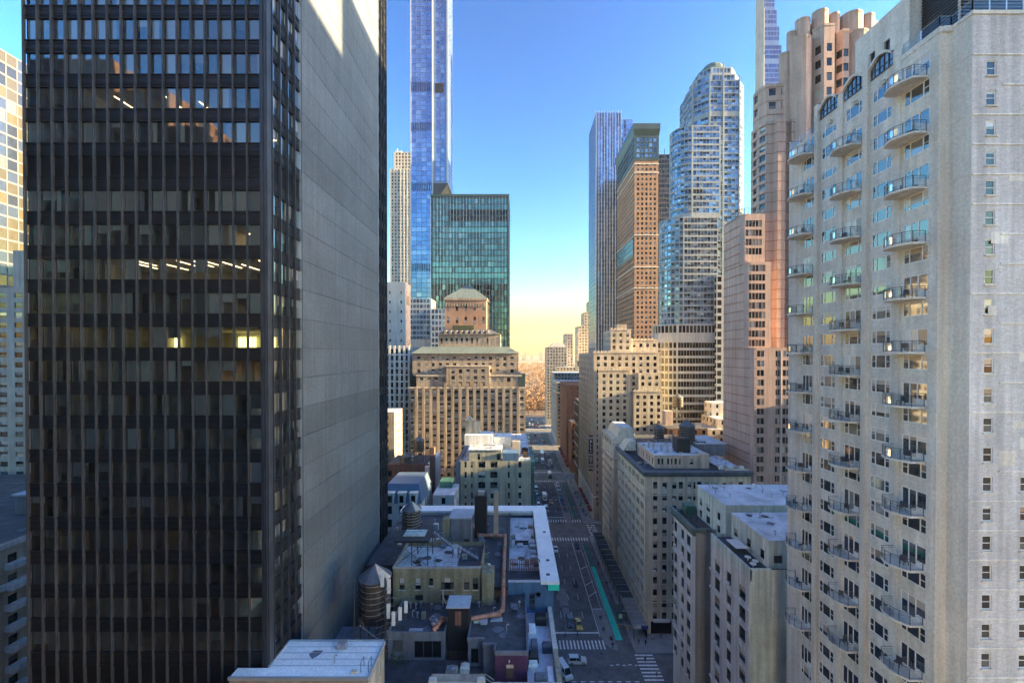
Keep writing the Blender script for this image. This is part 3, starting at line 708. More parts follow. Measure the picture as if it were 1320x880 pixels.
tM = prewar(37.3, 83.6, 95.2, 43.6, [(93.2,95.0),(89.4,90.9),(86.0,88.0)], 'white_brick', None, 'white pre-war apartment block with dark green roof cornice and roof garden', 3.6, 2.25, 38.6, 9, 'grey_stone')
cn = MB(); cn.box(36.5, 37.28, 83.0, 95.9, 43.2, 43.9); cn.box(36.75, 37.28, 83.2, 95.7, 42.75, 43.2); cn.box(37.28, 40.5, 83.0, 83.58, 43.2, 43.9)
for k in range(20): cn.box(36.65, 37.28, 83.4+k*.62, 83.65+k*.62, 42.3, 42.75)
obj('cornice', cn, 'copper_roof', tM)
tN = prewar(37.6, 64.6, 77.6, 45.4, [(74.2,76.2),(70.3,71.9),(65.9,67.9)], 'white_brick', None, 'white and mint painted apartment block with a setback upper storey', 3.42, 2.3, 39.2, 9, 'mint_paint')
for (a, b, c, d) in ((37.55, 37.85, 64.6, 77.6), (37.85, 41.0, 64.55, 64.85)): bx('parapet', 'mint_paint', a, b, c, d, 43.6, 45.55, tN)
def setback(root, x0, x1, D0, D1, z0, z1, wcols, scols, mat):
    wb = MB(); u = (0,-1); rows = [(z0+.4, z0+1.9), (z0+3.0, z0+4.5)] if z1-z0 > 5 else [(z0+.9, z0+2.4)]
    f1 = lambda i, j, P, a, b, c, d: (window(root, P, u, a, b, c, d, .12, 'dh', 'dark_frame', 'pane_dark'), True)[1]
    f2 = lambda i, j, P, a, b, c, d: (window(root, P, (1,0), a, b, c, d, .12, 'dh', 'dark_frame', 'pane_dark'), True)[1]
    facade(wb, (x0,D1), u, D1-D0, z0-.7, z1, wcols, rows, .12, f1); facade(wb, (x0,D0), (1,0), x1-x0, z0-.7, z1, scols, rows, .12, f2)
    wb.quad((x1,D1,z0),(x0,D1,z0),(x0,D1,z1),(x1,D1,z1)); wb.quad((x1,D0,z0),(x1,D1,z0),(x1,D1,z1),(x1,D0,z1)); obj('setback_wall', wb, mat, root)
    r = MB(); r.box(x0-.12, x1, D0-.12, D1+.1, z1, z1+.14); obj('setback_roof', r, 'roof_silver', root)
setback(tN, 41.4, 66, 66.0, 77.4, 44.8, 49.0+.4, [(1.0,2.2),(5.2,6.4),(9.2,10.3)], [(.9,2.3)], 'mint_paint')
setback(tM, 41.6, 70, 80.0, 92.4, 43.0, 49.9, [(1.2,2.4),(4.4,6.0),(9.2,10.4)], [(1.2,3.0),(10.4,11.4),(14,16)], 'mint_paint')

# ================================================================== MIDDLE AND FAR BUILDINGS
def arc(cx, cy, r, a0, a1, n): return [(cx + r*math.cos(rad(a0+(a1-a0)*i/n)), cy + r*math.sin(rad(a0+(a1-a0)*i/n))) for i in range(n+1)]
def building(name, label, tiers, wallm, panes, roofm='roof_grey', frame=None, cat='building', group=None):
    """tiers: (plan, z0, z1, pitch, window width, storey, window height, options)"""
    p0 = tiers[0][0]; cx = sum(p[0] for p in p0)/len(p0); cy = sum(p[1] for p in p0)/len(p0)
    t = thing(name, label, cat, (cx, cy, 0), group=group)
    wmats = [wallm] if isinstance(wallm, str) else list(wallm)
    wb = MB(); pb = MB(); rb = MB(); fb = MB() if frame else None
    for (pl, z0, z1, pi, w, fh, wh, o) in tiers:
        o = dict(o)
        if o.get('dep', 0) >= .2 and len(panes) > 1 and 'pm' not in o and 'pick' not in o: o.setdefault('split', True)
        fbu = fb if o.pop('fr', True) else None
        shell(wb, pb, pl, z0, z1, pi, w, fh, wh, fb=fbu, **o); rb.poly([(p[0],p[1],z1-.02) for p in pl])
    obj('wall', wb, wmats, t); obj('window', pb, panes, t, kind='stuff'); obj('roof', rb, roofm, t)
    if fb and fb.f: obj('window_frame', fb, frame, t, kind='stuff')
    return t
def parapet(root, x0, x1, y0, y1, z, h, w, mat, name='parapet'):
    b = MB(); b.box(x0-w, x1+w, y0-w, y0+w, z, z+h); b.box(x0-w, x0+w, y0+w, y1+w, z, z+h); b.box(x1-w, x1+w, y0+w, y1+w, z, z+h); b.box(x0+w, x1-w, y1-w, y1+w, z, z+h); return obj(name, b, mat, root)
def band(root, x0, x1, y0, y1, z, h, pr, mat, name='ledge'):
    b = MB(); b.box(x0-pr, x1+pr, y0-pr, y0+.02, z, z+h); b.box(x0-pr, x0+.02, y0+.02, y1+pr, z, z+h); b.box(x1-.02, x1+pr, y0+.02, y1+pr, z, z+h); return obj(name, b, mat, root)

# --- big brown setback hotel on the left
def hotel():
    y = 194.0
    T = []
    xa, xb = PX(527, y), 4.6
    T.append((rect(xa, xb, y, y+52), 0, 63.6, 3.5, 1.75, 3.02, 1.9, dict(dep=.35, sill=5, top=1.2, split=True)))
    T.append((rect(PX(536,y), 2.6, y+.9, y+50), 63.6, 69.4, 3.5, 1.75, 3.02, 1.9, dict(dep=.35, sill=.2, top=.9, split=True)))
    T.append((rect(PX(531,196), PX(668,196), y+3, y+48), 69.4, 80.2, 3.5, 1.5, 3.02, 1.7, dict(dep=.35, sill=.3, top=1.6, split=True)))
    T.append((rect(PX(575,194), PX(631,194), y+.4, y+12), 63.6, 74.0, 3.6, 1.75, 3.02, 1.9, dict(dep=.35, sill=.3, top=1.4, split=True)))
    T.append((rect(PX(565,205), PX(645,205), 206, 230), 80.2, 90, 2.6, 1.0, 4.6, 2.8, dict(dep=.4, sill=.8, top=2.0)))
    T.append((rect(PX(574,210), PX(627,210), 210, 228), 92.5, 109, 4.6, 1.3, 6.4, 3.2, dict(dep=.4, sill=1.5, top=3.4, m=1)))
    t = building('hotel', 'broad brown brick setback hotel with a pyramid roofed top', T, ['park_brick', 'orange_brick'], ['pane_pale', 'pane_dark'], 'roof_grey')
    n = 15
    for k in range(17):                                 # piers between the window columns
        x = xa + (xb-xa)/2 + (k - 8)*3.5
        if k in (0, 16): continue
        bx('pier', 'park_brick', x-.62, x+.62, y-.28, y+.02, 0, 64.3 if k < 5 or k > 11 else 66, t)
    b = MB()
    b.frustum(rect(PX(529,196), PX(670,196), y+2, y+49), 80.2, rect(PX(540,196), PX(655,196), y+9, y+42), 83.6); obj('copper_roof', b, 'copper_roof', t)
    b = MB(); b.frustum(rect(PX(564,205), PX(646,205), 205, 231), 90, rect(PX(574,208), PX(632,208), 209, 228), 92.6); obj('upper_roof', b, 'slate_roof', t)
    for k in range(9): bx('dormer', 'park_brick', PX(572,205)+k*2.7, PX(572,205)+k*2.7+1.2, 205.3, 208, 90.1, 91.9, t)
    bx('hedge_planter', 'leaf', PX(583,208), PX(611,208), 208.2, 209.4, 92.6, 94.6, t)
    x0, x1 = PX(574,210), PX(627,210)
    b = MB(); b.frustum(rect(x0-.5, x1+.5, 209.5, 228.5), 109, rect((x0+x1)/2-1.6, (x0+x1)/2+1.6, 218, 220), 116.5); obj('pyramid_roof', b, 'copper_roof', t)
    band(t, x0, x1, 210, 228, 107.8, 1.2, .5, 'park_brick', 'cornice')
    b = MB()
    for k in range(15): b.box(x0+.3+k*1.4, x0+.9+k*1.4, 209.7, 210.02, 104.6, 106.4)
    obj('corbel_table', b, 'tan_brick', t, kind='stuff')
    for (a, c, z, yy) in ((xa, xb, 63.6, y), (PX(536,y), 2.6, 69.4, y+.9), (PX(575,194), PX(631,194), 74.0, y+.4)): bx('coping', 'limestone', a-.2, c+.2, yy-.25, yy+.45, z-.1, z+.45, t)
    bx('louvre', 'green_metal', PX(667,194)+.5, 4.5, 194.8, 200, 63.6, 70.5, t)
    band(t, xa, xb, y, y+52, 14, .6, .4, 'limestone')
hotel()

# --- the cream hotel on the right with the vertical sign
def sign_hotel():
    y = 194.0; a = 37.4
    T = [(rect(a, 69, y, 240), 0, 82-1.6, 3.4, 1.45, 3.05, 1.75, dict(dep=.3, sill=6, top=1.6)),
         (rect(PX(787,197), PX(813,197), y+2.6, 214), 80.4, 91.5, 3.3, 1.4, 3.05, 1.75, dict(dep=.3, sill=.3, top=1.4)),
         (rect(PX(813,198), PX(850,198)-.8, y+4, 222), 80.4, 86.5, 3.3, 1.4, 3.05, 1.75, dict(dep=.3, sill=.3, top=1.4)),
         (rect(PX(815,194), 69.6, y-2.6, y), 0, 62, 3.3, 1.45, 3.05, 1.75, dict(dep=.3, sill=6, top=1.6)),
         (rect(PX(822,194), 69.3, y-1.3, y), 62, 71, 3.3, 1.45, 3.05, 1.75, dict(dep=.3, sill=.2, top=1.4)),
         (rect(PX(771,194), PX(812,194), y-.9, y), 0, 72, 3.3, 1.45, 3.05, 1.75, dict(dep=.3, sill=6, top=1.6))]
    t = building('sign_hotel', 'cream brick setback hotel with a vertical black letter sign', T, 'cream_brick', ['pane_dark', 'pane_pale'], 'roof_grey')
    for (x0, x1, yy, z) in ((a, 69, y, 80.4), (PX(787,197), PX(813,197), y+2.6, 91.5), (PX(813,198), PX(850,198)-.8, y+4, 86.5), (PX(815,194), 69.6, y-2.6, 62), (PX(771,194), PX(812,194), y-.9, 72)):
        b = MB(); n = int((x1-x0)/1.7); b.box(x0-.2, x1+.2, yy-.2, yy+.4, z, z+.5)
        for k in range(n): b.box(x0+k*1.7, x0+k*1.7+1.0, yy-.2, yy+.35, z+.5, z+1.1)
        obj('battlement', b, 'limestone', t)
    bx('street_ledge', 'white_paint', a-.4, 69, y-.4, 240, 11, 11.6, t)
    b = MB(); b.box(a-.12, a, y+.2, 240, 0.2, 10.5); obj('shop_front', b, 'white_paint', t)
    for k in range(4): bx('awning', 'canvas_red', a-1.6, a-.1, y+3+k*9, y+9+k*9, 3.2, 4.1, t)
    bx('water_tank_shed', 'tan_brick', PX(795,205), PX(808,205), 205, 210, 91.5, 95, t)
    s = bx('hotel_sign', 'sign_black', a-2.1, a-.15, y+1.2, y+1.6, PZ(607,195), PZ(561,195)); tag(s, 'vertical black sign reading WELLINGTON in white letters on hotel corner', 'sign')
    txt = 'WELLINGTON'; z1, z0 = PZ(562.5,195), PZ(606,195); st = (z1-z0)/len(txt)
    for i, chh in enumerate(txt):
        cu = bpy.data.curves.new('letter', 'FONT'); cu.body = chh; cu.size = 2.15; cu.align_x = 'CENTER'; cu.align_y = 'CENTER'; cu.extrude = .05; cu.offset = .03
        me = letter_mesh(cu); o = obj('letter', me, None); o.location = (a-1.12, y+1.12, z1-(i+.5)*st); o.rotation_euler = (rad(90),0,0); o.scale = (1.0,.78,1); me.materials.append(M['sign_white'])
        o.parent = s
def letter_mesh(cu):
    o = bpy.data.objects.new('tmp', cu); COL.objects.link(o); dg = bpy.context.evaluated_depsgraph_get()
    me = bpy.data.meshes.new_from_object(o.evaluated_get(dg)); me.name = 'letter'; bpy.data.objects.remove(o); bpy.data.curves.remove(cu); me.materials.clear(); return me
sign_hotel()

# --- limestone apartment block with the mansard corner, right of the avenue
def cream_block():
    t = thing('apartment_block', 'long limestone apartment block with dark cornice and crowded rooftop', 'building', (52, 140, 0))
    y = 115.0; xw, xe = 36.9, 67.0; zr = 46.0; wb = MB(); pb = MB()
    rows = [(43.55-3.4*k-1.95, 43.55-3.4*k) for k in range(13)][::-1]; rows = [r for r in rows if r[0] > 4]
    S_ = lambda p: (p/6.286+770-665)/521*y - xw
    cols = [(S_(a), S_(b)) for a, b in ((455,490),(530,567),(610,645),(663,698),(735,768),(783,800),(812,848),(873,908),(918,936),(948,982),(1018,1052),(1068,1105),(1150,1187))]
    def cs(i, j, P, a, b, c, d):
        window(t, P, (1,0), a, b, c, d, .25, 'dh', 'dark_frame', 'pane')
        if R.random() < .16 and b-a > .8:
            ac = MB(); ac.box(.1, .75, -.4, .1, 0, .45); o = obj('air_conditioner', ac, 'white_frame'); o.location = P(a, c+.05, .1); attach(o, t)
        return True
    facade(wb, (xw,y), (1,0), xe-xw, 0, zr, cols, rows, .25, cs)
    def west(D1, D0, x, z1, rws, pairs=True):
        L = D1-D0; cc = []; k = 1.0
        while k < L-2.6: cc += [(k, k+1.05), (k+1.45, k+2.5)]; k += 4.3
        facade(wb, (x,D1), (0,-1), L, 0, z1, cc, rws, .25, panecell(pb, .25, 0, split=True))
    west(146, 115, xw, zr, rows); west(172, 153, xw, 44.2, rows[:-1])
    wb.quad((xw,153,0),(42.5,153,0),(42.5,153,44.2),(xw,153,44.2)); wb.quad((42.5,153,0),(42.5,146,0),(42.5,146,zr),(42.5,153,zr)); wb.quad((42.5,146,0),(xw,146,0),(xw,146,zr),(42.5,146,zr))
    wb.quad((xe,y,0),(xe,172,0),(xe,172,zr),(xe,y,zr)); wb.quad((xe,172,0),(xw,172,0),(xw,172,44),(xe,172,44))
    obj('wall', wb, 'limestone', t); obj('window_band', pb, ['pane_dark', 'pane'], t, kind='stuff')
    r = MB(); r.quad((xw,115,zr-.3),(xe,115,zr-.3),(xe,146,zr-.3),(xw,146,zr-.3)); r.quad((42.5,146,zr-.3),(xe,146,zr-.3),(xe,172,zr-.3),(42.5,172,zr-.3)); r.quad((xw,153,zr-.4),(42.5,153,zr-.4),(42.5,172,zr-.4),(xw,172,zr-.4)); obj('roof', r, 'roof_tar', t)
    c = MB(); c.box(xw-.9, xe+.4, y-.9, y+.5, 45.9, 46.6); c.box(xw-.6, xe+.2, y-.6, y-.003, 45.2, 45.9); c.box(xw-.9, xw+.5, y+.5, 146, 45.9, 46.6); c.box(xw-.6, xw-.003, y, 146, 45.2, 45.9)
    k = xw-.4
    while k < xe: c.box(k, k+.3, y-.75, y-.62, 45.3, 45.9); k += .8
    obj('cornice', c, 'slate_roof', t)
    for z in (39.6, 8.9): band(t, xw, xe, y, 146, z, .35, .22, 'limestone')
    band(t, xw, 42, 153, 172, 40.2, .4, .5, 'limestone'); band(t, xw, 42, 153, 172, 36.6, .3, .3, 'limestone')
    for k in range(24):
        z = 44.6 - k*1.35
        if k % 2 == 0: bx('quoin', 'limestone', xw-.06, xw+.9, y-.06, y+.5, z-1.2, z, t)
    for j, rr in enumerate(rows):
        for i, (a, b) in enumerate(cols): bx('sill', 'limestone', xw+a-.1, xw+b+.1, y-.14, y+.02, rr[0]-.16, rr[0], t)
    # mansard of the far wing and a slope next to the light court
    m = MB(); m.frustum(rect(xw-.2, 46, 153, 172.2), 44.2, rect(xw+3.4, 45, 155.5, 170), 51.6, 0, 1); obj('mansard_roof', m, ['limestone', 'roof_grey'], t)
    for k in range(4):
        d = MB(); yy = 154.8 + k*4.4; d.box(xw-.3, xw+2.2, yy, yy+1.9, 44.3, 47.4); d.box(xw-.36, xw-.3, yy+.35, yy+1.5, 44.9, 46.9); d.prism([(0,0)]*3, 0, 0) if False else None
        o = obj('dormer', d, 'limestone', t)
        g = MB(); g.quad((xw-.37,yy+1.35,45.0),(xw-.37,yy+.5,45.0),(xw-.37,yy+.5,46.8),(xw-.37,yy+1.35,46.8)); gg = obj('pane', g, 'pane_dark'); gg.parent = o
        h = MB(); h.poly([(xw-.4,yy-.2,47.4),(xw-.4,yy+2.1,47.4),(xw-.4,yy+.95,48.6)][::-1]); h.quad((xw-.4,yy-.2,47.4),(xw-.4,yy+.95,48.6),(xw+2.4,yy+.95,48.6),(xw+2.4,yy-.2,47.4)); h.quad((xw-.4,yy+.95,48.6),(xw-.4,yy+2.1,47.4),(xw+2.4,yy+2.1,47.4),(xw+2.4,yy+.95,48.6)); hh = obj('pediment', h, 'limestone'); hh.parent = o
    m = MB(); m.frustum(rect(xw+.2, 41.5, 139.5, 146), 46.6, rect(xw+2.6, 41.5, 140.5, 146), 49.6); obj('mansard_roof', m, 'limestone', t)
    # pink penthouse
    pw = MB(); pp = MB()
    f1 = lambda i, j, P, a, b, c, d: (window(t, P, (1,0), a, b, c, d, .15, 'dh', 'dark_frame', 'pane_dark'), True)[1]
    facade(pw, (41.6,121), (1,0), 16.4, zr-.3, 49.6, [(.9,1.6),(2.1,2.6),(3.8,4.4),(4.9,5.4),(6.0,6.7),(7.4,7.8),(10.6,11.6),(13.6,14.4)], [(46.9,48.6)], .15, f1)
    facade(pw, (41.6,138), (0,-1), 17, zr-.3, 49.6, [(1,1.8),(3.6,4.3),(6.2,7.0),(9,9.8),(12,12.8),(14.6,15.5)], [(46.6,48.5)], .15, panecell(pp, .15))
    pw.quad((58,121,45.7),(58,138,45.7),(58,138,49.6),(58,121,49.6)); obj('penthouse_wall', pw, 'pink_stucco', t); obj('penthouse_window', pp, 'pane_dark', t, kind='stuff')
    bx('penthouse_roof', 'roof_silver', 41.5, 58.1, 120.9, 138.1, 49.6, 49.75, t)
    bx('chimney', 'pink_stucco', 55.2, 57.6, 120.2, 122.6, 45.8, 50.2, t)
    bx('stair_bulkhead', 'black_metal', 49.4, 53.4, 123.4, 127.5, 49.75, 54.0, t)
    bx('upper_roof', 'roof_silver', 60.5, 66.5, 118, 133, 46, 46.4, t)
    bx('plant_bulkhead', 'slate_paint', 61, 71, 136, 150, 45.8, 49.6, t); bx('bulkhead_roof', 'roof_silver', 60.9, 71.1, 135.9, 150.1, 49.6, 49.8, t)
    bx('parapet', 'limestone', 60, 66.9, 115.6, 115.9, 46.6, 47.0, t)
    return t
cream = cream_block()

# --- pink granite hotel tower
def pink_tower():
    y = 128.0; X = 75.0
    ch = lambda x0, x1, y0, y1, c: [(x0,y0+c*1.1),(x0+c,y0),(x1,y0),(x1,y1),(x0,y1)]
    tiers = []
    # shaft with bays, rising behind
    yb = 136.0; xA = PX(967, 143.0); A = [(xA, 143), (xA, yb+2.6), (xA+1.0, yb), (PX(996,yb)-.2, yb), (PX(998,yb), yb-1.4), (PX(1011,yb-1.4), yb-1.4), (PX(1013,yb), yb), (PX(1017,yb), yb), (PX(1019,yb-1.6), yb-1.6), (PX(1034,yb-1.6), yb-1.6), (PX(1040,yb), yb), (130, yb), (130, yb+24), (96, yb+24)]
    tiers.append((A, 0, 158, 2.75, 2.1, 3.25, 1.9, dict(dep=.3, sill=30, top=1.4, margin=.3, m=0)))
    yc = 137.2; Bp = [(xA+.6, 143), (xA+.6, yc+2.4), (xA+1.8, yc), (PX(1000,yc), yc-.6), (PX(1016,yc), yc-.6), (PX(1018,yc), yc-1.8), (PX(1036,yc), yc-1.8), (PX(1038,yc), yc), (130, yc), (130, yc+22), (96, yc+22)]
    tiers.append((Bp, 158, 171, 3.2, 2.1, 4.6, 2.4, dict(dep=.3, sill=.4, top=1.6, margin=.4)))
    t = building('pink_tower', 'pink granite hotel tower with stepped shoulders and scalloped crown', tiers, 'pink_granite', ['pane', 'pane_dark'], 'roof_grey')
    # stepped lower block: blank west wall, grouped lights to the south
    wb = MB(); fp = MB()
    def group(a, b, n): 
        st = (b-a)/n; return [(a+k*st+.07, a+(k+1)*st-.07) for k in range(n)]
    for (yy0, xe, z0, z1, cols, wh) in ((128.0, 92, 0, 82, group(1.3,3.7,2)+group(7.2,8.7,2)+group(9.5,11.8,2)+group(13.2,15.6,2), 1.9), (132.0, 83.2, 82, 110, group(.9,6.4,5), 2.1), (134.3, 82.6, 110, 126.4, group(1.1,6.6,5), 2.1)):
        rows = []; z = z1 - (1.0 if z1 < 120 else 2.2) - wh
        while z > max(z0+.2, 8): rows.append((z, z+wh)); z -= 3.05
        x0 = X + (.9 if z1 > 85 else .5)
        facade(wb, (x0,yy0), (1,0), xe-x0, z0, z1, [(a-(x0-X), b-(x0-X)) for a, b in cols], rows[::-1], .35, panecell(fp, .35, 0, pick=lambda i, j: 0 if (i*3+j) % 5 else 1))
        wb.quad((X,yy0+1.3,z0),(x0,yy0,z0),(x0,yy0,z1),(X,yy0+1.3,z1)); wb.quad((X,146,z0),(X,yy0+1.3,z0),(X,yy0+1.3,z1),(X,146,z1)); wb.quad((xe,yy0,z0),(xe,146,z0),(xe,146,z1),(xe,yy0,z1)); wb.quad((xe,146,z0),(X,146,z0),(X,146,z1),(xe,146,z1))
        wb.poly([(X,yy0+1.3,z1),(x0,yy0,z1),(xe,yy0,z1),(xe,146,z1),(X,146,z1)])
        jb = MB(); z = z1 - .5
        while z > max(z0, 8): jb.box(X-.12, X+.1, yy0+1.32, 146.0, z-.10, z+.10); jb.box(x0+.1, x0+.8, yy0-.1, yy0+.1, z-.10, z+.10); z -= 3.05
        obj('course_joint', jb, 'red_brick', t, kind='stuff')
        if z1 < 85:
            for xx in (83.85+.25, 88.0, 91.0): bx('white_pier', 'white_brick', xx-.12, xx+.12, yy0-.08, yy0+.02, 20, z1-1, t)
    obj('lower_wall', wb, 'pink_granite', t); obj('lower_window', fp, ['pane', 'pane_pale'], t, kind='stuff')
    jb = MB()
    for pl, za, zb_, st in ((A, 34, 157, 3.25), (Bp, 158, 170, 4.6)):
        z = zb_ - .25
        while z > za:
            q = [(p[0]-.06, p[1]-.06) for p in pl]; jb.prism(q, z-.11, z+.11, cap=False); z -= st
    obj('course_joint', jb, 'red_brick', t, kind='stuff')
    # scalloped upper drum bays
    yy = 134.0
    def drum(pa, pb, z0, z1, win=True, off=0.0):
        xa, xb = PX(pa, yy), PX(pb, yy); r = (xb-xa)/2; pl = arc((xa+xb)/2, yy+off+r*.55, r, 180, 360, 8 if not win else 3); pl = pl + [(xb*(yy+9)/yy, yy+9), (xa*(yy+9)/yy+.3, yy+9)]
        w = MB(); pbm = MB()
        if win: shell(w, pbm, pl, z0, z1, 2.0, 1.7, 4.75, 2.6, dep=.25, sill=1, top=6.5, margin=.1)
        else: shell(w, pbm, pl, z0, z1, 99, 1, 9, 1, margin=60)
        w.poly([(p[0],p[1],z1) for p in pl]); obj('scallop_bay', w, 'pink_granite', t); cpb = MB(); cpb.prism([(p[0], p[1]-.12) for p in pl], z1-.9, z1-.6); obj('scallop_ledge', cpb, 'tan_brick', t)
        if pbm.f: obj('window', pbm, ['pane', 'pane_dark'], t, kind='stuff')
    drum(1050, 1077, 150, PZ(36,yy), True); drum(1080, 1096, 150, PZ(36,yy)-1, True, .6); drum(1020, 1050, 150, PZ(48,yy), False, 1.0); drum(1012, 1026, 150, PZ(62,yy), False, 3)
    drum(1094, 1124, 150, PZ(40,yy), False, 1.2)
    drum(1053, 1073, PZ(36,yy), PZ(10,yy), False, 2.0); drum(1075, 1089, PZ(36,yy)-1, PZ(10,yy)-.4, False, 2.6); drum(1033, 1052, PZ(48,yy), PZ(18,yy), False, 2.8); drum(1024, 1036, PZ(49,yy), PZ(31,yy), False, 4); drum(1094, 1122, PZ(41,yy), PZ(10,yy), False, 3); drum(1121, 1140, PZ(60,yy), PZ(9,yy), False, 4)
    r = MB(); pts = [(X+.1, 144), (X+.1, 135.8), (X+1.0, 134.5), (82.4, 134.5)]
    for (p, q) in zip(pts, pts[1:]):
        r.tube([(p[0],p[1],128.3),(q[0],q[1],128.3)], .07, 4)
        for i in range(7): f = i/6; r.box(p[0]+(q[0]-p[0])*f-.05, p[0]+(q[0]-p[0])*f+.05, p[1]+(q[1]-p[1])*f-.05, p[1]+(q[1]-p[1])*f+.05, 126, 128.3)
    obj('terrace_railing', r, 'rail_metal', t)
pink_tower()

# --- stepped glass tower with a dome
def dome_tower():
    y = 212.0; cx = PX(931, y)
    oct_ = lambda s, yy=y: [(cx-s, yy+s*.42), (cx-s*.52, yy), (cx+s*.62, yy), (cx+s, yy+s*.38), (cx+s, yy+s*1.7), (cx-s, yy+s*1.7)]
    def wing(p0, p1, yy, r): 
        x0, x1 = PX(p0, yy), PX(p1, yy); return arc(x0+r, yy+r, r, 180, 270, 7) + [(x1, yy), (x1, yy+r+1.5), (x0, yy+r+1.5)]
    G = dict(dep=.12, sill=.5, top=.6, margin=.1)
    tiers = [(wing(850, 924, 208, 9), 0, PZ(440,208), 1.5, 1.42, 4.0, 2.7, dict(G, pm=2, m=1, sill=14)),
             (wing(850, 924, 208.1, 9), PZ(440,208), PZ(418,208), 1.9, 1.5, 4.4, 3.6, dict(G, pm=2, m=1, sill=.2)),
             (wing(858, 925, 209, 9), PZ(418,208), PZ(280,209), 1.7, 1.56, 3.25, 2.3, dict(G, split=True)),
             (wing(871, 928, 211, 8), PZ(280,209), PZ(163,211), 1.7, 1.56, 3.25, 2.3, dict(G, split=True)),
             (rect(PX(924,206), PX(966,206), 206.5, 236), 0, 120, 3.4, 2.1, 4.0, 2.6, dict(G, pm=2, m=1)),
             (oct_(13.6), 100, PZ(150,y), 1.9, 1.74, 3.25, 2.6, dict(G, split=True)),
             (oct_(13.5), PZ(150,y), PZ(105,y), 1.9, 1.74, 3.25, 2.6, dict(G, split=True)),
             (oct_(11.6, y+1.4), PZ(105,y), PZ(95,y), 1.9, 1.74, 3.25, 2.6, dict(G, split=True)),
             (oct_(9.6, y+2.8), PZ(95,y), PZ(84,y), 1.9, 1.5, 3.25, 2.3, dict(G, split=True))]
    t = building('dome_tower', 'tall pale banded glass skyscraper with stepped crown and green dome', tiers, ['dome_wall', 'dome_band'], ['city_glass', 'pane', 'dark_glass'], 'roof_grey')
    d = MB(); n = 14; rr = 7.4; c = (cx, y+12)
    pr = [(rr, PZ(84,y)), (rr*.97, PZ(79,y)), (rr*.86, PZ(74,y)), (rr*.62, PZ(69,y)), (rr*.25, PZ(65.5,y))]
    for (r0, z0), (r1, z1) in zip(pr, pr[1:]):
        d.frustum([(c[0]+r0*math.cos(2*math.pi*k/n), c[1]+r0*math.sin(2*math.pi*k/n)) for k in range(n)], z0, [(c[0]+r1*math.cos(2*math.pi*k/n), c[1]+r1*math.sin(2*math.pi*k/n)) for k in range(n)], z1)
    obj('dome', d, 'copper_roof', t)
    f = MB(); f.bar((cx, y+12, PZ(66,y)), (cx, y+12, PZ(60,y)), .15, 5)
    obj('finial', f, 'pale_metal', t)
    for (xx, yy2) in ((cx-13.6*.52, y), (cx+13.6*.62, y), (cx-13.6, y+5.7), (cx, y)): bx('rib', 'dome_wall', xx-.28, xx+.28, yy2-.35, yy2+.3, 60, PZ(100 if xx != cx else 84, y), t)
dome_tower()

# --- brick and glass slab tower with a flared cornice
def brick_tower():
    y = 280.0; X = 82.0; xe = PX(848, y)
    B_ = dict(dep=.3, sill=1, top=1.6, margin=.5)
    tiers = [(rect(X, xe, y, 328), 0, PZ(208,y), 2.9, 1.5, 3.4, 1.9, dict(B_, split=True)),
             (rect(X-.3, xe+.3, y-.3, 328.3), PZ(208,y), PZ(176,y), 2.9, 2.2, 3.6, 2.7, dict(B_, pm=2, m=1))]
    t = building('brick_tower', 'slender orange brick skyscraper with a flared dark cornice', tiers, ['orange_brick', 'green_metal'], ['pane', 'city_glass', 'city_glass'], 'roof_grey')
    b = MB(); b.frustum(rect(X-.4, xe+.4, y-.4, 328.4), PZ(176,y), rect(X-1.5, xe+.8, y-1.6, 329.4), PZ(169,y)); b.box(X-1.5, xe+.8, y-1.6, 329.4, PZ(169,y), PZ(162,y)); obj('cornice', b, 'green_metal', t)
    for p in (213, 224, 304, 345, 372): band(t, X, xe, y, 328, PZ(p,y), .7, .35, 'pale_stone')
    gl = MB(); w = MB(); shell(w, gl, rect(X-.45, X+.2, y+2, 326), PZ(330,y), PZ(306,y), 2.2, 1.9, 3.6, 2.8, dep=.1, sill=.3, top=.4); obj('glass_bay', w, 'green_metal', t); obj('glass_bay_pane', gl, 'teal_glass', t, kind='stuff')
brick_tower()

G2 = dict(dep=.12, sill=.4, top=.4, margin=.05)
def strips(root, x0, x1, y, z0, z1, n, w, mat, pr=.35, name='fin'):
    for k in range(n+1):
        x = x0 + (x1-x0)*k/n; bx(name, mat, x-w/2, x+w/2, y-pr, y+.02, z0, z1, root)
# blue glass tower right of the avenue
y = 350.0
t = building('blue_tower', 'blue striped glass skyscraper right of the avenue gap', [(rect(PX(768,y), PX(800,y), y, 385), 0, PZ(147,y), 2.4, 2.2, 3.8, 3.3, dict(G2, pick=lambda i, j: 1 if (i*7+j//9) % 3 == 0 else 0)), (rect(PX(800,y), PX(816,y), y+3, 385), 0, PZ(153,y), 2.4, 2.2, 3.8, 3.3, dict(G2, pick=lambda i, j: 0 if (i*5+j//7) % 3 else 1))], 'steel_blue', ['blue_glass', 'blue_glass_dark'], 'roof_grey')
strips(t, PX(768,y), PX(800,y), y, 0, PZ(147,y)+2, 9, .5, 'pale_metal'); 
y = 300.0
t = building('dark_tower', 'dark narrow glass slab tower behind the brick skyscraper', [(rect(PX(849,y), PX(872,y), y, 330), 0, PZ(200,y), 1.9, 1.7, 3.6, 2.6, dict(G2))], 'dark_metal', ['dark_glass', 'city_glass'], 'roof_tar')
b = MB(); b.bar((PX(862,y), 310, PZ(200,y)), (PX(862,y), 310, PZ(184,y)), .3, 5); obj('mast', b, 'dark_metal', t)
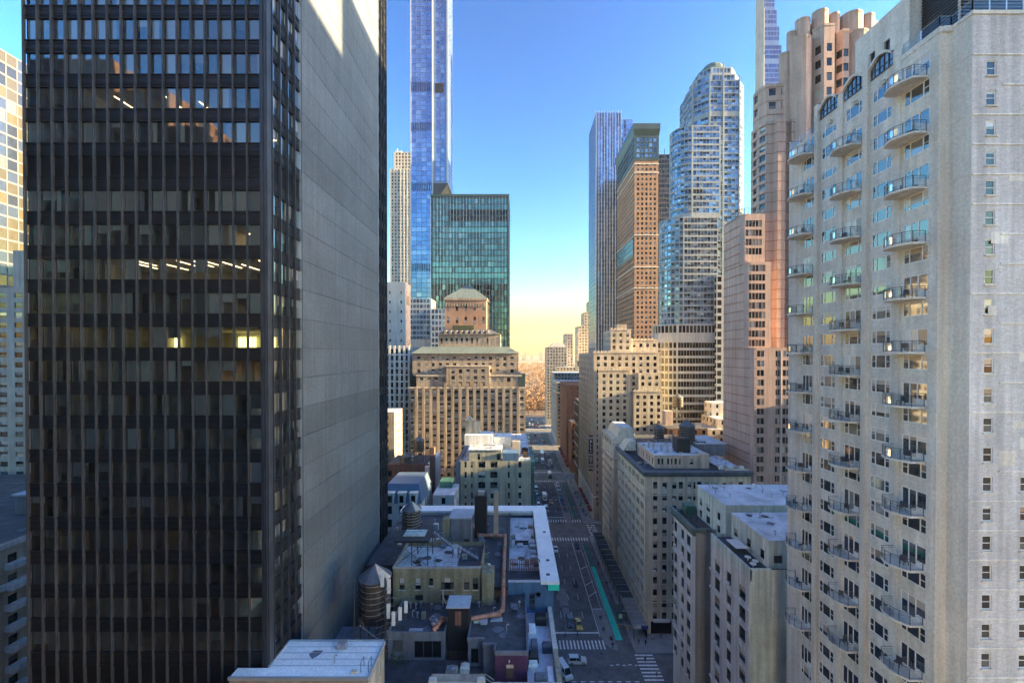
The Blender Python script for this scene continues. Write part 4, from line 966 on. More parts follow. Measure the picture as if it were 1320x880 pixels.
# thin tapering tower
y = 370.0; tiers = []; x0 = PX(972, 382)
zs = [0] + [PZ(p, y) for p in (84, 60, 36, 14, -8, -30)]
for k in range(6):
    xr = PX(1008.5 - k*2.6, y); tiers.append((rect(x0+.5, xr, y+k*.5, y+12), zs[k], zs[k+1], 1.35, 1.0 if k > 1 else 1.2, 4.3, 3.4, dict(G2)))
t = building('thin_tower', 'very thin tapering glass and terracotta tower cut by the frame top', tiers, 'steel_blue', ['blue_glass_dark', 'blue_glass'], 'roof_grey')
bx('side_wall', 'grey_stone', x0, x0+.48, y-.2, y+12, 0, 430, t)
for k in range(8): bx('terracotta_fin', 'pale_stone', x0+.5, x0+.5+1.9-.2*k, y-.25, y+.1, 60+k*42, 100+k*42, t)
# super tall tower on the left with the cantilever
y = 370.0
t = building('tall_tower', 'tallest blue glass tower on the left rising beyond the frame top', [(rect(PX(530,y), PX(557.5,y), y, 400), 0, 468, 4.75, 4.45, 4.25, 3.85, dict(G2)), (rect(PX(557.6,y), PX(577.5,y), y+1.5, 398), PZ(238,y), 468, 4.6, 3.5, 4.25, 3.7, dict(G2, margin=.9)), (rect(PX(557.6,y), PX(566,y), y+1.5, 398), 0, PZ(238,y), 4.6, 3.5, 4.25, 3.7, dict(G2))], 'steel_blue', ['blue_glass', 'blue_glass_dark'], 'roof_grey')
b = MB()
for z0, z1 in ((PZ(170,y), PZ(159,y)), (PZ(247,y), PZ(236,y)), (PZ(120,y), PZ(108,y)), (PZ(350,y), PZ(340,y))):
    for k in range(12): b.box(PX(531,y)+k*1.6, PX(531,y)+k*1.6+.7, y-.2, y+.05, z0, z1)
obj('plant_louvre', b, 'dark_glass', t, kind='stuff')
b = MB(); b.frustum(rect(PX(557.6,y), PX(566,y), y+1.4, 398), PZ(253,y), rect(PX(557.6,y), PX(577.7,y), y+1.4, 398), PZ(236,y)); obj('cantilever_soffit', b, 'dark_metal', t)
bx('sky_lobby', 'dark_glass', PX(561,y), PX(572,y), y+1.2, y+1.6, PZ(120,y), PZ(108,y), t)
bx('corner_fin', 'pale_metal', PX(575.8,y), PX(577.8,y), y+1.1, y+1.6, PZ(236,y), 468, t); bx('corner_fin', 'pale_metal', PX(557,y), PX(558.4,y), y-.3, y+1.6, 0, 468, t); bx('corner_fin', 'pale_metal', PX(529.4,y), PX(530.6,y), y-.3, y+1, 0, 468, t)
# green glass slab
y = 280.0
def pick_green(i, j):
    k = 45 - j
    if k == 4 and i > 4: return 1
    if k == 10 and i < 8: return 1
    if k in (11,) : return 1 if i % 3 else 0
    if k == 12: return 1
    if k in (1, 2) and i > 4: return 2
    if k in (14, 15, 16): return 2 if (i*3+j) % 4 else 0
    return 0
t = building('green_tower', 'dark green glass office slab with brighter teal bands', [(rect(PX(555.5,y), PX(656,y), y, 326), 0, PZ(254,y), 2.25, 2.1, 3.95, 3.25, dict(G2, top=1.5, margin=.6, pick=pick_green))], 'green_metal', ['green_glass', 'teal_glass', 'dark_glass'], 'roof_tar')
parapet(t, PX(555.5,y), PX(656,y), y, 326, PZ(254,y), 1.6, .3, 'green_metal')
strips(t, PX(555.5,y), PX(656,y), y, 0, PZ(254,y), 24, .12, 'pale_metal', .15)
b = MB(); b.bar((PX(603,y), 290, PZ(253,y)), (PX(603,y), 290, PZ(249,y)), .5, 6); b.bar((PX(598,y), 290, PZ(250.5,y)), (PX(612,y), 290, PZ(249.8,y)), .35, 5); b.box(PX(605,y), PX(609,y), 288, 291, PZ(254,y), PZ(252,y)); obj('window_washing_crane', b, 'dark_metal', t)
b = MB(); b.frustum(rect(PX(633,y), PX(643,y), 290, 296), PZ(253.5,y), rect(PX(636,y), PX(640,y), 292, 294), PZ(250.5,y)); obj('roof_hatch', b, 'green_metal', t)
# cream tower behind on the left
y = 440.0
t = building('cream_tower', 'cream stone residential tower beside the tall blue glass tower', [(rect(PX(503,y), PX(530,y), y, 470), 0, PZ(219,y), 3.4, 1.7, 3.6, 2.2, dict(G2, margin=1)), (rect(PX(508,y), PX(531,y), y+1, 468), PZ(219,y), PZ(197,y), 3.4, 1.9, 3.6, 2.4, dict(G2, margin=1))], 'pale_stone', ['pane', 'city_glass'], 'roof_grey')
strips(t, PX(517,y), PX(530,y), y, 100, PZ(220,y), 3, 1.2, 'white_brick', .6, 'pier'); b = MB(); b.box(PX(509,y), PX(517,y), y+3, y+12, PZ(197,y), PZ(194,y)); b.bar((PX(511,y),y+5,PZ(194,y)), (PX(511,y),y+5,PZ(190,y)), .4, 5); obj('roof_plant', b, 'pale_stone', t)
# mid blocks on the left
y = 232.0
t = building('corner_tower', 'plain cream tower with one sunlit side beside the brown hotel', [(rect(PX(497,y), PX(523,y), y, 243), 0, PZ(364,y), 6.5, .8, 5.5, 1.6, dict(dep=.2, sill=3, top=5, margin=1.5))], 'pale_stone', ['pane_dark'], 'roof_grey')
bx('louvre', 'tan_brick', PX(523,y), PX(523,y)+.15, 234, 240, PZ(392,y), PZ(380,y), t)
y = 205.0
t = building('striped_block', 'white piered office block with dark window strips left of the hotel', [(rect(PX(490,y), PX(527,y), y, 226), 0, PZ(447,y), 2.5, 1.25, 3.4, 2.5, dict(dep=.3, sill=3, top=1.0, margin=.4))], 'white_brick', ['pane_dark', 'pane'], 'roof_grey')
strips(t, PX(490,y), PX(527,y), y, 0, PZ(447,y)+.6, 6, .9, 'white_paint', .4, 'pier')
y = 172.0
t = building('sunlit_block', 'narrow pale building with a sunlit side wall below the striped block', [(rect(PX(490,y), PX(508,y), y, 184), 0, PZ(531,y), 4, 1, 3.3, 1.6, dict(dep=.2, sill=3, top=1.5, margin=1))], 'tan_brick', ['pane_dark'], 'roof_silver')
y = 236.0
t = building('glass_infill', 'low banded glass block between the cream tower and the hotel', [(rect(PX(526,260), PX(556,260), 260, 275), 0, PZ(385,260), 2.2, 1.9, 3.4, 2.2, dict(G2)), (rect(PX(555,252), PX(575,252), 252, 262), 0, PZ(398,252), 2.2, 1.7, 3.6, 2.4, dict(G2))], 'pale_metal', ['city_glass', 'pane_pale'], 'roof_silver')
b = MB(); b.box(PX(528,255), PX(556,255), 254, 259, 0, PZ(437,255)); obj('podium', b, 'pale_stone', t)
# far left sliver
t = building('gold_reflection_tower', 'pale gridded glass tower with golden reflections coloured into its panes at left edge', [(rect(-230, -170, 126, 190), 0, PZ(62, 133), 3.0, 2.7, 3.9, 3.3, dict(G2))], 'grid_metal', ['gold_reflection_glass', 'city_glass'], 'roof_grey')
t = building('grey_block', 'grey slab block with small square windows at the left edge', [(rect(-190, PX(39,118), 118, 150), 0, PZ(371,118), 4.6, 2.3, 2.9, 1.5, dict(dep=.2, sill=3, top=1.4)), (rect(PX(18,119), PX(39,119), 119, 140), PZ(371,118), PZ(322,118), 30, 1, 5, 1.4, dict(dep=.2, sill=1, margin=9))], 'grey_stone', ['pane', 'city_glass'], 'roof_grey')
t = building('balcony_block', 'brick block with white balcony bands at lower left edge', [(rect(-130, -80, 52, 92), 0, 50.6, 3.2, 1.3, 3.25, 1.7, dict(dep=.2, sill=2, top=2.2))], 'cream_brick', ['pane_dark', 'pane'], 'roof_tar')
for k in range(10):
    bx('balcony', 'white_paint', -80, -78.7, 62.9, 65.3, 46.2-3.25*k, 47.1-3.25*k, t); bx('balcony', 'white_paint', -80, -78.7, 67.3, 75, 46.2-3.25*k, 47.1-3.25*k, t); bx('balcony', 'white_paint', -80, -78.7, 55, 61.3, 46.2-3.25*k, 47.1-3.25*k, t)
band(t, -130, -80, 52, 92, 43.2, .9, .5, 'white_paint'); band(t, -130, -80, 52, 92, 49.6, .8, .3, 'white_paint')
bx('bulkhead', 'slate_paint', -92, -84, 74, 84, 50.6, 54, t); bx('bulkhead_roof', 'roof_grey', -92.3, -83.7, 73.7, 84.3, 54, 54.3, t)
t = building('low_dark_block', 'low dark roofed block between the balcony block and grey slab', [(rect(-160, -92, 100, 114), 0, 46, 4, 1.4, 3.3, 1.8, dict(dep=.2, sill=2, top=2))], 'tan_brick', ['pane_dark'], 'roof_tar')

# right side of the avenue, further blocks
t = building('dark_brick_block', 'dark brick street block with pale ledges past the cream hotel', [(rect(37.4, 72, 242, 256.5), 0, 52, 3.0, 1.3, 3.3, 1.8, dict(dep=.25, sill=5, top=1.4)), (rect(37.2, 50, 240.5, 242), 0, 48, 3, 1.3, 3.3, 1.8, dict(dep=.25, sill=5))], 'dark_brick', ['pane_dark', 'pane'], 'roof_tar')
for k in range(7): bx('ledge', 'grey_stone', 36.7, 37.4, 240.5, 256.6, 12+k*6.2, 12.6+k*6.2, t)
t = building('concert_hall', 'plain reddish brick hall with red canopies along its base', [(rect(36.2, 62, 288, 330), 0, PZ(498,289), 5.0, .9, 30, 1, dict(dep=.2, sill=40, margin=1)), (rect(37.2, 64, 271, 287), 0, 34, 3.4, 1.3, 4.2, 2.2, dict(dep=.25, sill=6))], 'red_brick', ['pane_dark'], 'roof_tar')
for k in range(5): bx('canopy', 'canvas_red', 34.2, 36.2, 273+k*11, 281+k*11, 3.6, 5.2, t)
b = MB(); b.box(36, 62.2, 287.8, 330.2, PZ(498,289), PZ(498,289)+1); obj('parapet', b, 'red_brick', t)
t = building('pale_block', 'pale grey street block past the reddish hall', [(rect(35.6, 70, 352, 380), 0, 56, 3.0, 1.5, 3.3, 1.9, dict(dep=.25, sill=5)), (rect(35.9, 70, 380, 411), 0, 62, 3.0, 1.5, 3.3, 1.9, dict(dep=.25, sill=5))], 'grey_stone', ['pane_dark', 'pane_pale'], 'roof_silver')
band(t, 35.6, 70, 352, 380, 54.6, 1.2, .5, 'pale_stone'); band(t, 35.6, 70, 352, 380, 46, .8, .4, 'pale_stone')
t = building('sunlit_penthouse_block', 'cream upper storeys catching sun far up the right side', [(rect(PX(718,430), PX(742,430), 430, 445), 0, PZ(473,430), 3.4, 1.6, 3.4, 1.9, dict(dep=.25, sill=5))], 'cream_brick', ['pane_dark'], 'roof_grey')
t = building('park_front_tower', 'grey tower in two heights standing before the park', [(rect(34.5, PX(731,455), 455, 480), 0, PZ(447,455), 3.2, 1.6, 3.4, 1.9, dict(dep=.25, sill=5)), (rect(PX(728,462), PX(738.5,462), 462, 478), 0, PZ(430,462), 3.2, 1.2, 3.4, 1.9, dict(dep=.25, sill=5))], 'grey_stone', ['pane_dark', 'pane_pale'], 'roof_grey')
b = MB(); b.frustum(rect(PX(709,457), PX(729,457), 457, 478), PZ(447,455), rect(PX(714,460), PX(726,460), 462, 474), PZ(441,455)); obj('upper_storey', b, 'grey_stone', t)
t = building('beige_stepped_tower', 'distant beige stepped tower with a mast by the blue glass tower', [(rect(PX(746,480), PX(772,480), 480, 510), 0, PZ(420,480), 3.4, 1.6, 3.4, 1.9, dict(dep=.25, sill=5)), (rect(PX(753,481), PX(772,481), 481, 505), 0, PZ(402,480), 3.4, 1.6, 3.4, 1.9, dict(dep=.25, sill=5)), (rect(PX(759,482), PX(772,482), 482, 500), 0, PZ(388,480), 3.4, 1.6, 3.4, 1.9, dict(dep=.25, sill=5))], 'cream_brick', ['pane_dark', 'pane_pale'], 'roof_grey')
b = MB(); b.bar((PX(764,484),484,PZ(388,480)), (PX(764,484),484,PZ(368,480)), .4, 5); obj('mast', b, 'dark_metal', t)
# low buildings behind the limestone block
t = building('yellow_terrace_block', 'cream low building with roof planting catching the sun', [(rect(PX(903,186), PX(938,186), 186, 204), 0, PZ(553,186), 3.6, 1.3, 3.3, 1.8, dict(dep=.25, sill=4)), (rect(PX(925,188), PX(940,188), 188, 204), 0, PZ(540,188), 3.6, 1.3, 3.3, 1.8, dict(dep=.25, sill=4))], 'cream_brick', ['pane_dark'], 'roof_grey')
t = building('white_annex_block', 'small pale block at the foot of the banded glass tower', [(rect(PX(918,198), PX(945,198), 198, 206), 0, PZ(519,198), 5, 1.2, 4, 1.8, dict(dep=.25, sill=4))], 'pale_stone', ['pane_dark'], 'roof_silver')
t = building('brown_low_block', 'low brown roofed block behind the water tanks', [(rect(PX(852,186), PX(902,186), 178, 192), 0, PZ(548,186), 3.6, 1.3, 3.3, 1.8, dict(dep=.25, sill=4))], 'dark_brick', ['pane_dark'], 'roof_tar')
bx('stair_bulkhead', 'pink_stucco', PX(858,180), PX(868,180), 180, 184, PZ(548,180), PZ(530,180), t)

# ---- left side beyond the first cross street
t = thing('beige_block', 'beige brick block with cluttered white rooftop at the avenue corner', 'building', (-7, 132, 0))
y = 125.0; wb = MB(); sx = lambda p: (p/6.286+490-665)/521*y
rowsb = [(PZ(520/6.286+520, y) - 3.2*k, PZ(470/6.286+520, y) - 3.2*k) for k in range(11)][::-1]
x0 = sx(650); cols = [(sx(a)-x0, sx(b)-x0) for a, b in ((682,700),(735,750),(795,852),(893,950),(1035,1050),(1120,1145))]
facade(wb, (x0,y), (1,0), 4.6-x0, 0, 46.9, cols, rowsb, .25, lambda i, j, P, a, b, c, d: (window(t, P, (1,0), a, b, c, d, .22, 'pair' if b-a > 1.5 else 'dh', 'dark_frame', 'pane_dark'), True)[1])
wb.quad((4.6,y,0),(4.6,170,0),(4.6,170,46.9),(4.6,y,46.9)); wb.quad((x0,170,0),(x0,y,0),(x0,y,46.9),(x0,170,46.9)); obj('wall', wb, 'greige', t)
bx('side_wall', 'slate_paint', x0-1.6, x0-.02, y+.5, 150, 0, 46.4, t)
r = MB(); r.quad((x0,y,46.4),(4.6,y,46.4),(4.6,170,46.4),(x0,170,46.4)); obj('roof', r, 'roof_silver', t)
u1 = MB(); facade(u1, (x0+2.6,y+.8), (1,0), 10.0, 46.4, 50.0, [(2.6,3.4),(8.6,9.6)], [(47.0,48.9)], .2, lambda i, j, P, a, b, c, d: (window(t, P, (1,0), a, b, c, d, .18, 'dh', 'dark_frame', 'pane_dark'), True)[1]); u1.box(x0+2.6, x0+12.6, y+1.1, 140, 46.4, 49.98); obj('upper_storey', u1, 'greige', t)
bx('upper_roof', 'white_paint', x0+2.4, x0+12.8, y+.6, 140.2, 50.0, 50.3, t); bx('roof_room', 'white_paint', x0+.5, x0+9.6, 131, 138, 50.3, 53.6, t); bx('roof_room', 'white_paint', x0+9.9, x0+15.6, 134, 141, 48.6, 52.4, t); bx('roof_room', 'cream_brick', x0+16.0, x0+18.6, 131, 136, 46.4, 51.6, t)
bx('glass_room', 'blue_paint', x0+13.0, x0+18.0, y+.4, 130, 46.5, 49.2, t); bx('terrace_wall', 'white_paint', x0+18.2, 4.5, y+1.5, y+1.9, 46.4, 47.4, t)
tk = MB(); a, b_, y0 = PX(600,134), PX(609,134), 134.0
tk.prism([(a,y0),(b_,y0),(b_,y0+2.4),(a,y0+2.4)], 50.3, 58.0); tk.prism([(b_+.3,y0+.3),(b_+2.4,y0+.3),(b_+2.4,y0+2.2),(b_+.3,y0+2.2)], 50.3, 57.4); tk.frustum([(a-.3,y0-.3),(b_+.3,y0-.3),(b_+.3,y0+2.7),(a-.3,y0+2.7)], 58.0, [((a+b_)/2-.05,y0+1.1),((a+b_)/2+.05,y0+1.1),((a+b_)/2+.05,y0+1.3),((a+b_)/2-.05,y0+1.3)], 59.4); obj('chimney', tk, 'cream_brick', t)
nt_ = MB()
for k in range(10): nt_.box(2.0+R.uniform(-.3,2), 2.5+R.uniform(0,2.2), 128+k*1.3, 128.6+k*1.3, 46.4, 47.2+R.random())
obj('roof_furniture', nt_, 'wood', t, kind='stuff')
sc = MB()
for k in range(8):
    yy = y+.3+k*3
    sc.bar((5.6,yy,0),(5.6,yy,47),.06,4); sc.bar((4.7,yy,46.6),(5.7,yy,46.6),.06,4)
for z in range(4, 48, 4): sc.bar((5.6,y+.3,z),(5.6,y+21.3,z),.06,4)
sc.box(4.66, 5.9, y, y+22, 45.2, 46.4); obj('scaffold', sc, 'green_box', t)
t = building('brown_roof_block', 'brown brick block with cluttered dark roof behind the white parapet', [(rect(PX(492,132), PX(553,132), 132, 150), 0, PZ(604,132), 3.4, 1.2, 3.2, 1.8, dict(dep=.25, sill=4))], 'dark_brick', ['pane_dark'], 'roof_tar')
bx('side_wall', 'white_paint', PX(548,131), PX(553.5,131), 130.5, 150, 20, PZ(600,132), t); bx('lower_wall', 'coral', PX(541,122), PX(551,122), 120, 130.4, 20, PZ(628,122), t)
bx('lower_roof', 'roof_silver', PX(498,120), PX(541,120), 118, 131.9, 30, PZ(642,120), t)
for k in range(5): bx('vent_box', 'galv', PX(505+k*8,126), PX(509+k*8,126), 126, 127.5, PZ(640,120), PZ(632-3*(k%2),126), t)
bx('parapet', 'dark_brick', PX(492,132), PX(553,132), 131.9, 132.2, PZ(604,132), PZ(598,132), t)
t2 = bx('brick_chimney', 'dark_brick', PX(553.5,128), PX(559.5,128), 128, 130, 0, PZ(577,128)); tag(t2, 'tall dark brick chimney stack between the brown and beige blocks', 'chimney')
t = building('small_cream_block', 'small cream low block between chimney and beige corner block', [(rect(PX(561,118), PX(588,118), 114, 124), 0, PZ(632,118), 4, 1.1, 3.3, 1.8, dict(dep=.25, sill=4))], 'pale_stone', ['pane_dark'], 'roof_silver')
bx('roof_plant', 'green_box', PX(568,122), PX(584,122), 120, 124, PZ(632,118), PZ(618,122), t)
t = building('mansard_block', 'cream dormered row house with blue grey mansard roof', [(rect(-36, -25.5, 108.2, 122), 0, 40.0, 3.2, 1.3, 3.6, 2.2, dict(dep=.25, sill=4))], 'pale_stone', ['pane_dark'], 'roof_grey')
b = MB(); b.frustum(rect(-36.3, -25.2, 107.9, 122), 40, rect(-35, -26.5, 110.2, 121), 44.6); obj('mansard_roof', b, 'steel_blue', t)
for k in range(3): 
    d = MB(); xx = -34.6+k*3.1; d.box(xx, xx+1.9, 107.6, 110, 40.0, 42.6); d.box(xx-.2, xx+2.1, 107.5, 110, 42.6, 42.9); dd = obj('dormer', d, 'pale_stone', t); g = MB(); g.quad((xx+.4,107.58,40.3),(xx+1.5,107.58,40.3),(xx+1.5,107.58,42.2),(xx+.4,107.58,42.2)); gg = obj('pane', g, 'pane_dark'); gg.parent = dd

# ---- neighbours behind the camera, then unseen blocks added for their shadows and reflections
building('viewpoint_block', 'pale low slab just behind the viewpoint', [(rect(-50, 12, -30, -2.5), 0, 78.4, 3.2, 1.8, 3.4, 1.9, dict(dep=.2, sill=4))], 'grey_stone', ['pane_dark', 'pane'], 'roof_grey')
building('south_tower', 'brown office tower behind the viewpoint on the left', [(rect(-70, -52, -40, -2.5), 0, 122, 3.2, 1.8, 3.7, 2.2, dict(dep=.2, sill=4)), (rect(-78, -70.1, -40, -2.5), 0, 131, 3.2, 1.8, 3.7, 2.2, dict(dep=.2, sill=4)), (rect(-90, -78.1, -40, -2.5), 0, 139, 3.2, 1.8, 3.7, 2.2, dict(dep=.2, sill=4)), (rect(-150, -90.1, -50, -2.5), 0, 146, 3.2, 1.8, 3.7, 2.2, dict(dep=.2, sill=4))], 'dark_brick', ['pane_dark'], 'roof_grey')
building('east_shade_tower', 'unseen tall grey tower shaped to shade the view from the east', [(rect(150, 192, 4, 52), 0, 164, 3.2, 1.8, 3.7, 2.2, dict(dep=.2, sill=4)), (rect(150, 192, 52, 104), 0, 176, 3.2, 1.8, 3.7, 2.2, dict(dep=.2, sill=4))], 'pale_stone', ['pane_dark'], 'roof_grey')  # unseen; heights set so its shadow edge falls on the dark tower
building('far_east_shade_block', 'unseen mid height block added behind the balconied tower for its shadow', [(rect(150, 200, 104.2, 142), 0, 78, 3.2, 1.8, 3.7, 2.2, dict(dep=.2, sill=4))], 'tan_brick', ['pane_dark'], 'roof_grey')  # added out of view to keep sun off the pink penthouse roof
building('cross_street_sun_screen', 'unseen low block added to stop sun along the second side street', [(rect(230, 262, 146, 196), 0, 72, 3.2, 1.8, 3.7, 2.2, dict(dep=.2, sill=4))], 'tan_brick', ['pane_dark'], 'roof_grey')  # added to block a sun streak across the second crossing
building('third_street_sun_screen', 'unseen low block added to stop sun along the third side street', [(rect(230, 262, 226, 290), 0, 72, 3.2, 1.8, 3.7, 2.2, dict(dep=.2, sill=4))], 'tan_brick', ['pane_dark'], 'roof_grey')  # added to keep low sunbeams out of the third side street
building('west_reflection_block', 'unseen broad block added behind the dark office tower for window reflections', [(rect(-125, -58, 112, 170), 0, 104, 3.2, 1.8, 3.7, 2.2, dict(dep=.2, sill=4)), (rect(-110, -66, 116, 160), 104, 122, 3.2, 1.8, 3.7, 2.2, dict(dep=.2, sill=1))], 'grey_stone', ['pane_dark', 'pane'], 'roof_grey')  # added to cover the bright horizon mirrored in the balconied tower's windows

# ================================================================== NEAR ROOFTOPS (left, between the dark tower and the avenue)
def single(name, mb, mats, label, cat, group=None, smooth=False):
    o = obj(name, mb, mats, None, smooth=smooth); return tag(o, label, cat, group)
# annex against the dark tower
t = thing('annex', 'tan annex with a pale blue sheet roof against the dark tower', 'building', (-20, 44, 0))
b = MB(); b.box(-30.2, -15.6, 42.3, 43.62, 20, 45.8); b.box(-26.75, -15.6, 43.62, 47.7, 20, 45.8); obj('wall', b, 'tan_brick', t)
b = MB(); b.box(-30.2, -15.6, 42.3, 43.62, 45.8, 45.95); b.box(-26.75, -15.6, 43.62, 47.7, 45.8, 45.95); obj('roof', b, 'roof_white', t)
for k in range(4): bx('roof_seam', 'pale_metal', -26.7, -15.7, 43.9+k*.95, 43.96+k*.95, 45.95, 45.985, t)
b = MB(); b.box(-30.3, -15.5, 42.2, 42.36, 45.7, 46.05); b.box(-15.66, -15.45, 42.36, 47.6, 45.7, 46.08); b.box(-26.75, -15.66, 47.6, 47.8, 45.7, 46.1); b.box(-26.9, -26.7, 43.62, 47.6, 45.7, 46.15); obj('roof_edge', b, 'pale_metal', t)
for k in range(3):
    w = MB(); y = 43.0+k*1.6; w.box(-15.6, -15.5, y, y+1.0, 43.0, 45.2); obj('window', w, 'pane_pale', t)
for x in (-16.6, -15.8):
    b = MB(); b.tube([(x,43.0,45.95),(x,43.0,47.0),(x,43.9,47.0),(x,43.9,45.95)], .035, 5); obj('hatch_railing', b, 'rail_metal', t)
b = MB(); b.box(-17.6,-17.0,42.8,43.2,45.96,46.15); single('roof_crate', b, 'straw', 'small straw coloured crate lying on the pale blue annex roof', 'crate')

def water_tank(x, y, zb, r, h, leg, label, paler=False, n=20):
    t = thing('water_tank', label, 'water tank', (x, y, zb-leg), group='wooden rooftop water tanks')
    b = MB()
    for k in range(n):
        a0, a1 = 2*math.pi*k/n, 2*math.pi*(k+.93)/n; ri = r*(1 + .006*(k % 3))
        b.quad((x+ri*math.cos(a0),y+ri*math.sin(a0),zb),(x+ri*math.cos(a1),y+ri*math.sin(a1),zb),(x+ri*math.cos(a1)*.97,y+ri*math.sin(a1)*.97,zb+h),(x+ri*math.cos(a0)*.97,y+ri*math.sin(a0)*.97,zb+h))
    b.prism([(x+r*.98*math.cos(2*math.pi*k/n), y+r*.98*math.sin(2*math.pi*k/n)) for k in range(n)], zb, zb+h*.99)
    obj('barrel', b, 'wood', t)
    for k in range(6):
        z = zb + h*(.06+.165*k); hp = MB(); rr = r*(1.025-.03*(z-zb)/h); ring = lambda q: [(x+q*math.cos(2*math.pi*i/n), y+q*math.sin(2*math.pi*i/n)) for i in range(n)]
        hp.prism(ring(rr), z, z+.07); obj('hoop', hp, 'galv', t)
    c = MB(); ap = (x, y, zb+h+r*.85)
    for i in range(n):
        a0, a1 = 2*math.pi*i/n, 2*math.pi*(i+1)/n; c.tri((x+1.1*r*math.cos(a0),y+1.1*r*math.sin(a0),zb+h-.05),(x+1.1*r*math.cos(a1),y+1.1*r*math.sin(a1),zb+h-.05),ap, 1 if paler and 315 <= math.degrees((a0+a1)/2) <= 355 else 0)  # front right segments of the cone take the straw colour
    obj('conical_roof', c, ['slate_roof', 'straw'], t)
    f = MB(); q = r*.72
    for sx in (-1, 1):
        for sy in (-1, 1): f.bar((x+sx*q, y+sy*q, zb-leg), (x+sx*q, y+sy*q, zb), .09, 4)
    f.box(x-r, x+r, y-q-.1, y-q+.1, zb-.25, zb); f.box(x-r, x+r, y+q-.1, y+q+.1, zb-.25, zb)
    if leg > 2:
        for s in (-1, 1):
            f.bar((x-q,y+s*q,zb-leg),(x+q,y+s*q,zb-.3),.045,4); f.bar((x+q,y+s*q,zb-leg),(x-q,y+s*q,zb-.3),.045,4); f.bar((x+s*q,y-q,zb-leg),(x+s*q,y+q,zb-.3),.045,4)
    obj('stand', f, 'black_metal', t)
    l = MB(); lx, ly = x-r*1.06, y-.2
    for s in (-.18, .18): l.bar((lx,ly+s,zb-leg),(lx,ly+s,zb+h),.03,4)
    for k in range(int((leg+h)/.4)): l.bar((lx,ly-.18,zb-leg+.3+k*.4),(lx,ly+.18,zb-leg+.3+k*.4),.02,4)
    obj('ladder', l, 'rail_metal', t)
    return t
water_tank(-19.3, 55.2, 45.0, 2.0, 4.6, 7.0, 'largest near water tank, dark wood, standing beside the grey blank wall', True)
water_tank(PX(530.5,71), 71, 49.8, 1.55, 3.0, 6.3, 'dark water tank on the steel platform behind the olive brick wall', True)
water_tank(PX(540,140), 140, 46.6, 1.75, 3.6, 5.6, 'weathered water tank on tall legs before the brown hotel')
water_tank(PX(523,138), 138, 43.0, 1.7, 2.2, 1.5, 'squat grey topped tank on the brown cluttered roof')
water_tank(PX(886,141), 141, 50.4, 2.6, 4.6, 4.6, 'big dark water tank with pale cone on the limestone block roof')
water_tank(PX(850,145), 145, 50.2, 1.6, 3.2, 4.4, 'small pale water tank left of the big one on the limestone block roof')
water_tank(PX(874,196), 196, 54.5, 2.4, 4.4, 6.5, 'dark water tank at the foot of the banded glass tower')
water_tank(PX(743,470), 445, 66.5, 2.6, 5.0, 3.0, 'tiny far water tank on the sunlit cream penthouse roof')

# tank block: dark pit next to the grey wall
t = thing('tank_block', 'low dark block carrying the near water tank', 'building', (-21, 56, 0))
bx('wall', 'slate_paint', -26.7, -17.2, 48, 62, 0, 38, t); bx('wall', 'dark_brick', -26.7, -18.8, 62, 92, 0, 36, t)
# olive brick house with the steel platform
t = thing('olive_brick_house', 'olive brick rooftop house with a white roof and steel platform', 'building', (-12, 65, 0))
y = 61.0; x0 = -18.6; wb = MB(); q_ = lambda p: PX(p, y) - x0
cols = [(q_(514),q_(521),44.3,46.05), (q_(534.6),q_(542),44.3,46.05), (q_(552.5),q_(558),44.9,46.05), (q_(568),q_(584.5),44.3,46.05), (q_(598),q_(604.7),44.3,46.05), (q_(609),q_(616),44.3,46.05)]
zr = 47.6
for (a, b_, zl, zh), prev in zip(cols, [0]+[c[1] for c in cols]):
    cen = MB()
edges = [0] + [ (cols[i][1]+cols[i+1][0])/2 for i in range(5)] + [13.2]
for i, (a, b_, zl, zh) in enumerate(cols):
    st = 'tri' if i == 3 else 'dh'
    facade(wb, (x0+edges[i], y), (1,0), edges[i+1]-edges[i], 30, zr, [(a-edges[i], b_-edges[i])], [(zl, zh)], .18, lambda ii, j, P, a2, b2, c, d: (window(t, P, (1,0), a2, b2, c, d, .15, st, 'dark_frame', 'pane_dark'), True)[1])
    bx('sill', 'limestone', x0+a-.08, x0+b_+.08, y-.1, y+.03, zl-.12, zl, t)
    if i in (1, 3, 4): bx('low_vent', 'black_metal', x0+a, x0+a+1.2, y-.05, y+.02, 42.8, 43.5, t)
wb.quad((-5.4,y,30),(-5.4,69.5,30),(-5.4,69.5,zr),(-5.4,y,zr)); wb.quad((x0,69.5,30),(x0,y,30),(x0,y,zr),(x0,69.5,zr)); wb.quad((-5.4,69.5,40),(x0,69.5,40),(x0,69.5,zr),(-5.4,69.5,zr)); obj('wall', wb, 'olive_brick', t)
b = MB(); b.quad((x0,y,46.9),(-9.2,y,46.9),(-9.2,69.4,46.9),(x0,69.4,46.9)); obj('roof', b, 'roof_silver', t)
b = MB(); b.quad((-9.2,y,46.9),(-5.4,y,46.9),(-5.4,69.4,46.9),(-9.2,69.4,46.9)); obj('roof', b, 'roof_tar', t)
b = MB(); b.box(x0-.1, -5.3, y-.1, y+.35, 47.5, 47.72); b.box(x0-.1, x0+.25, y+.35, 69.5, 47.5, 47.72); obj('coping', b, 'grey_stone', t)
b = MB(); b.tube([(-11,61.4,48.3),(-5.6,61.4,48.3)], .03, 4); b.tube([(-11,61.4,48.0),(-5.6,61.4,48.0)], .02, 4)
for k in range(5): b.bar((-11+k*1.35,61.4,47.7),(-11+k*1.35,61.4,48.3),.025,4)
obj('railing', b, 'rail_metal', t)
b = MB(); b.box(PX(621,60.5), PX(636,60.5), 60.4, 63, 42, 47.0); obj('chimney', b, 'olive_brick', t)
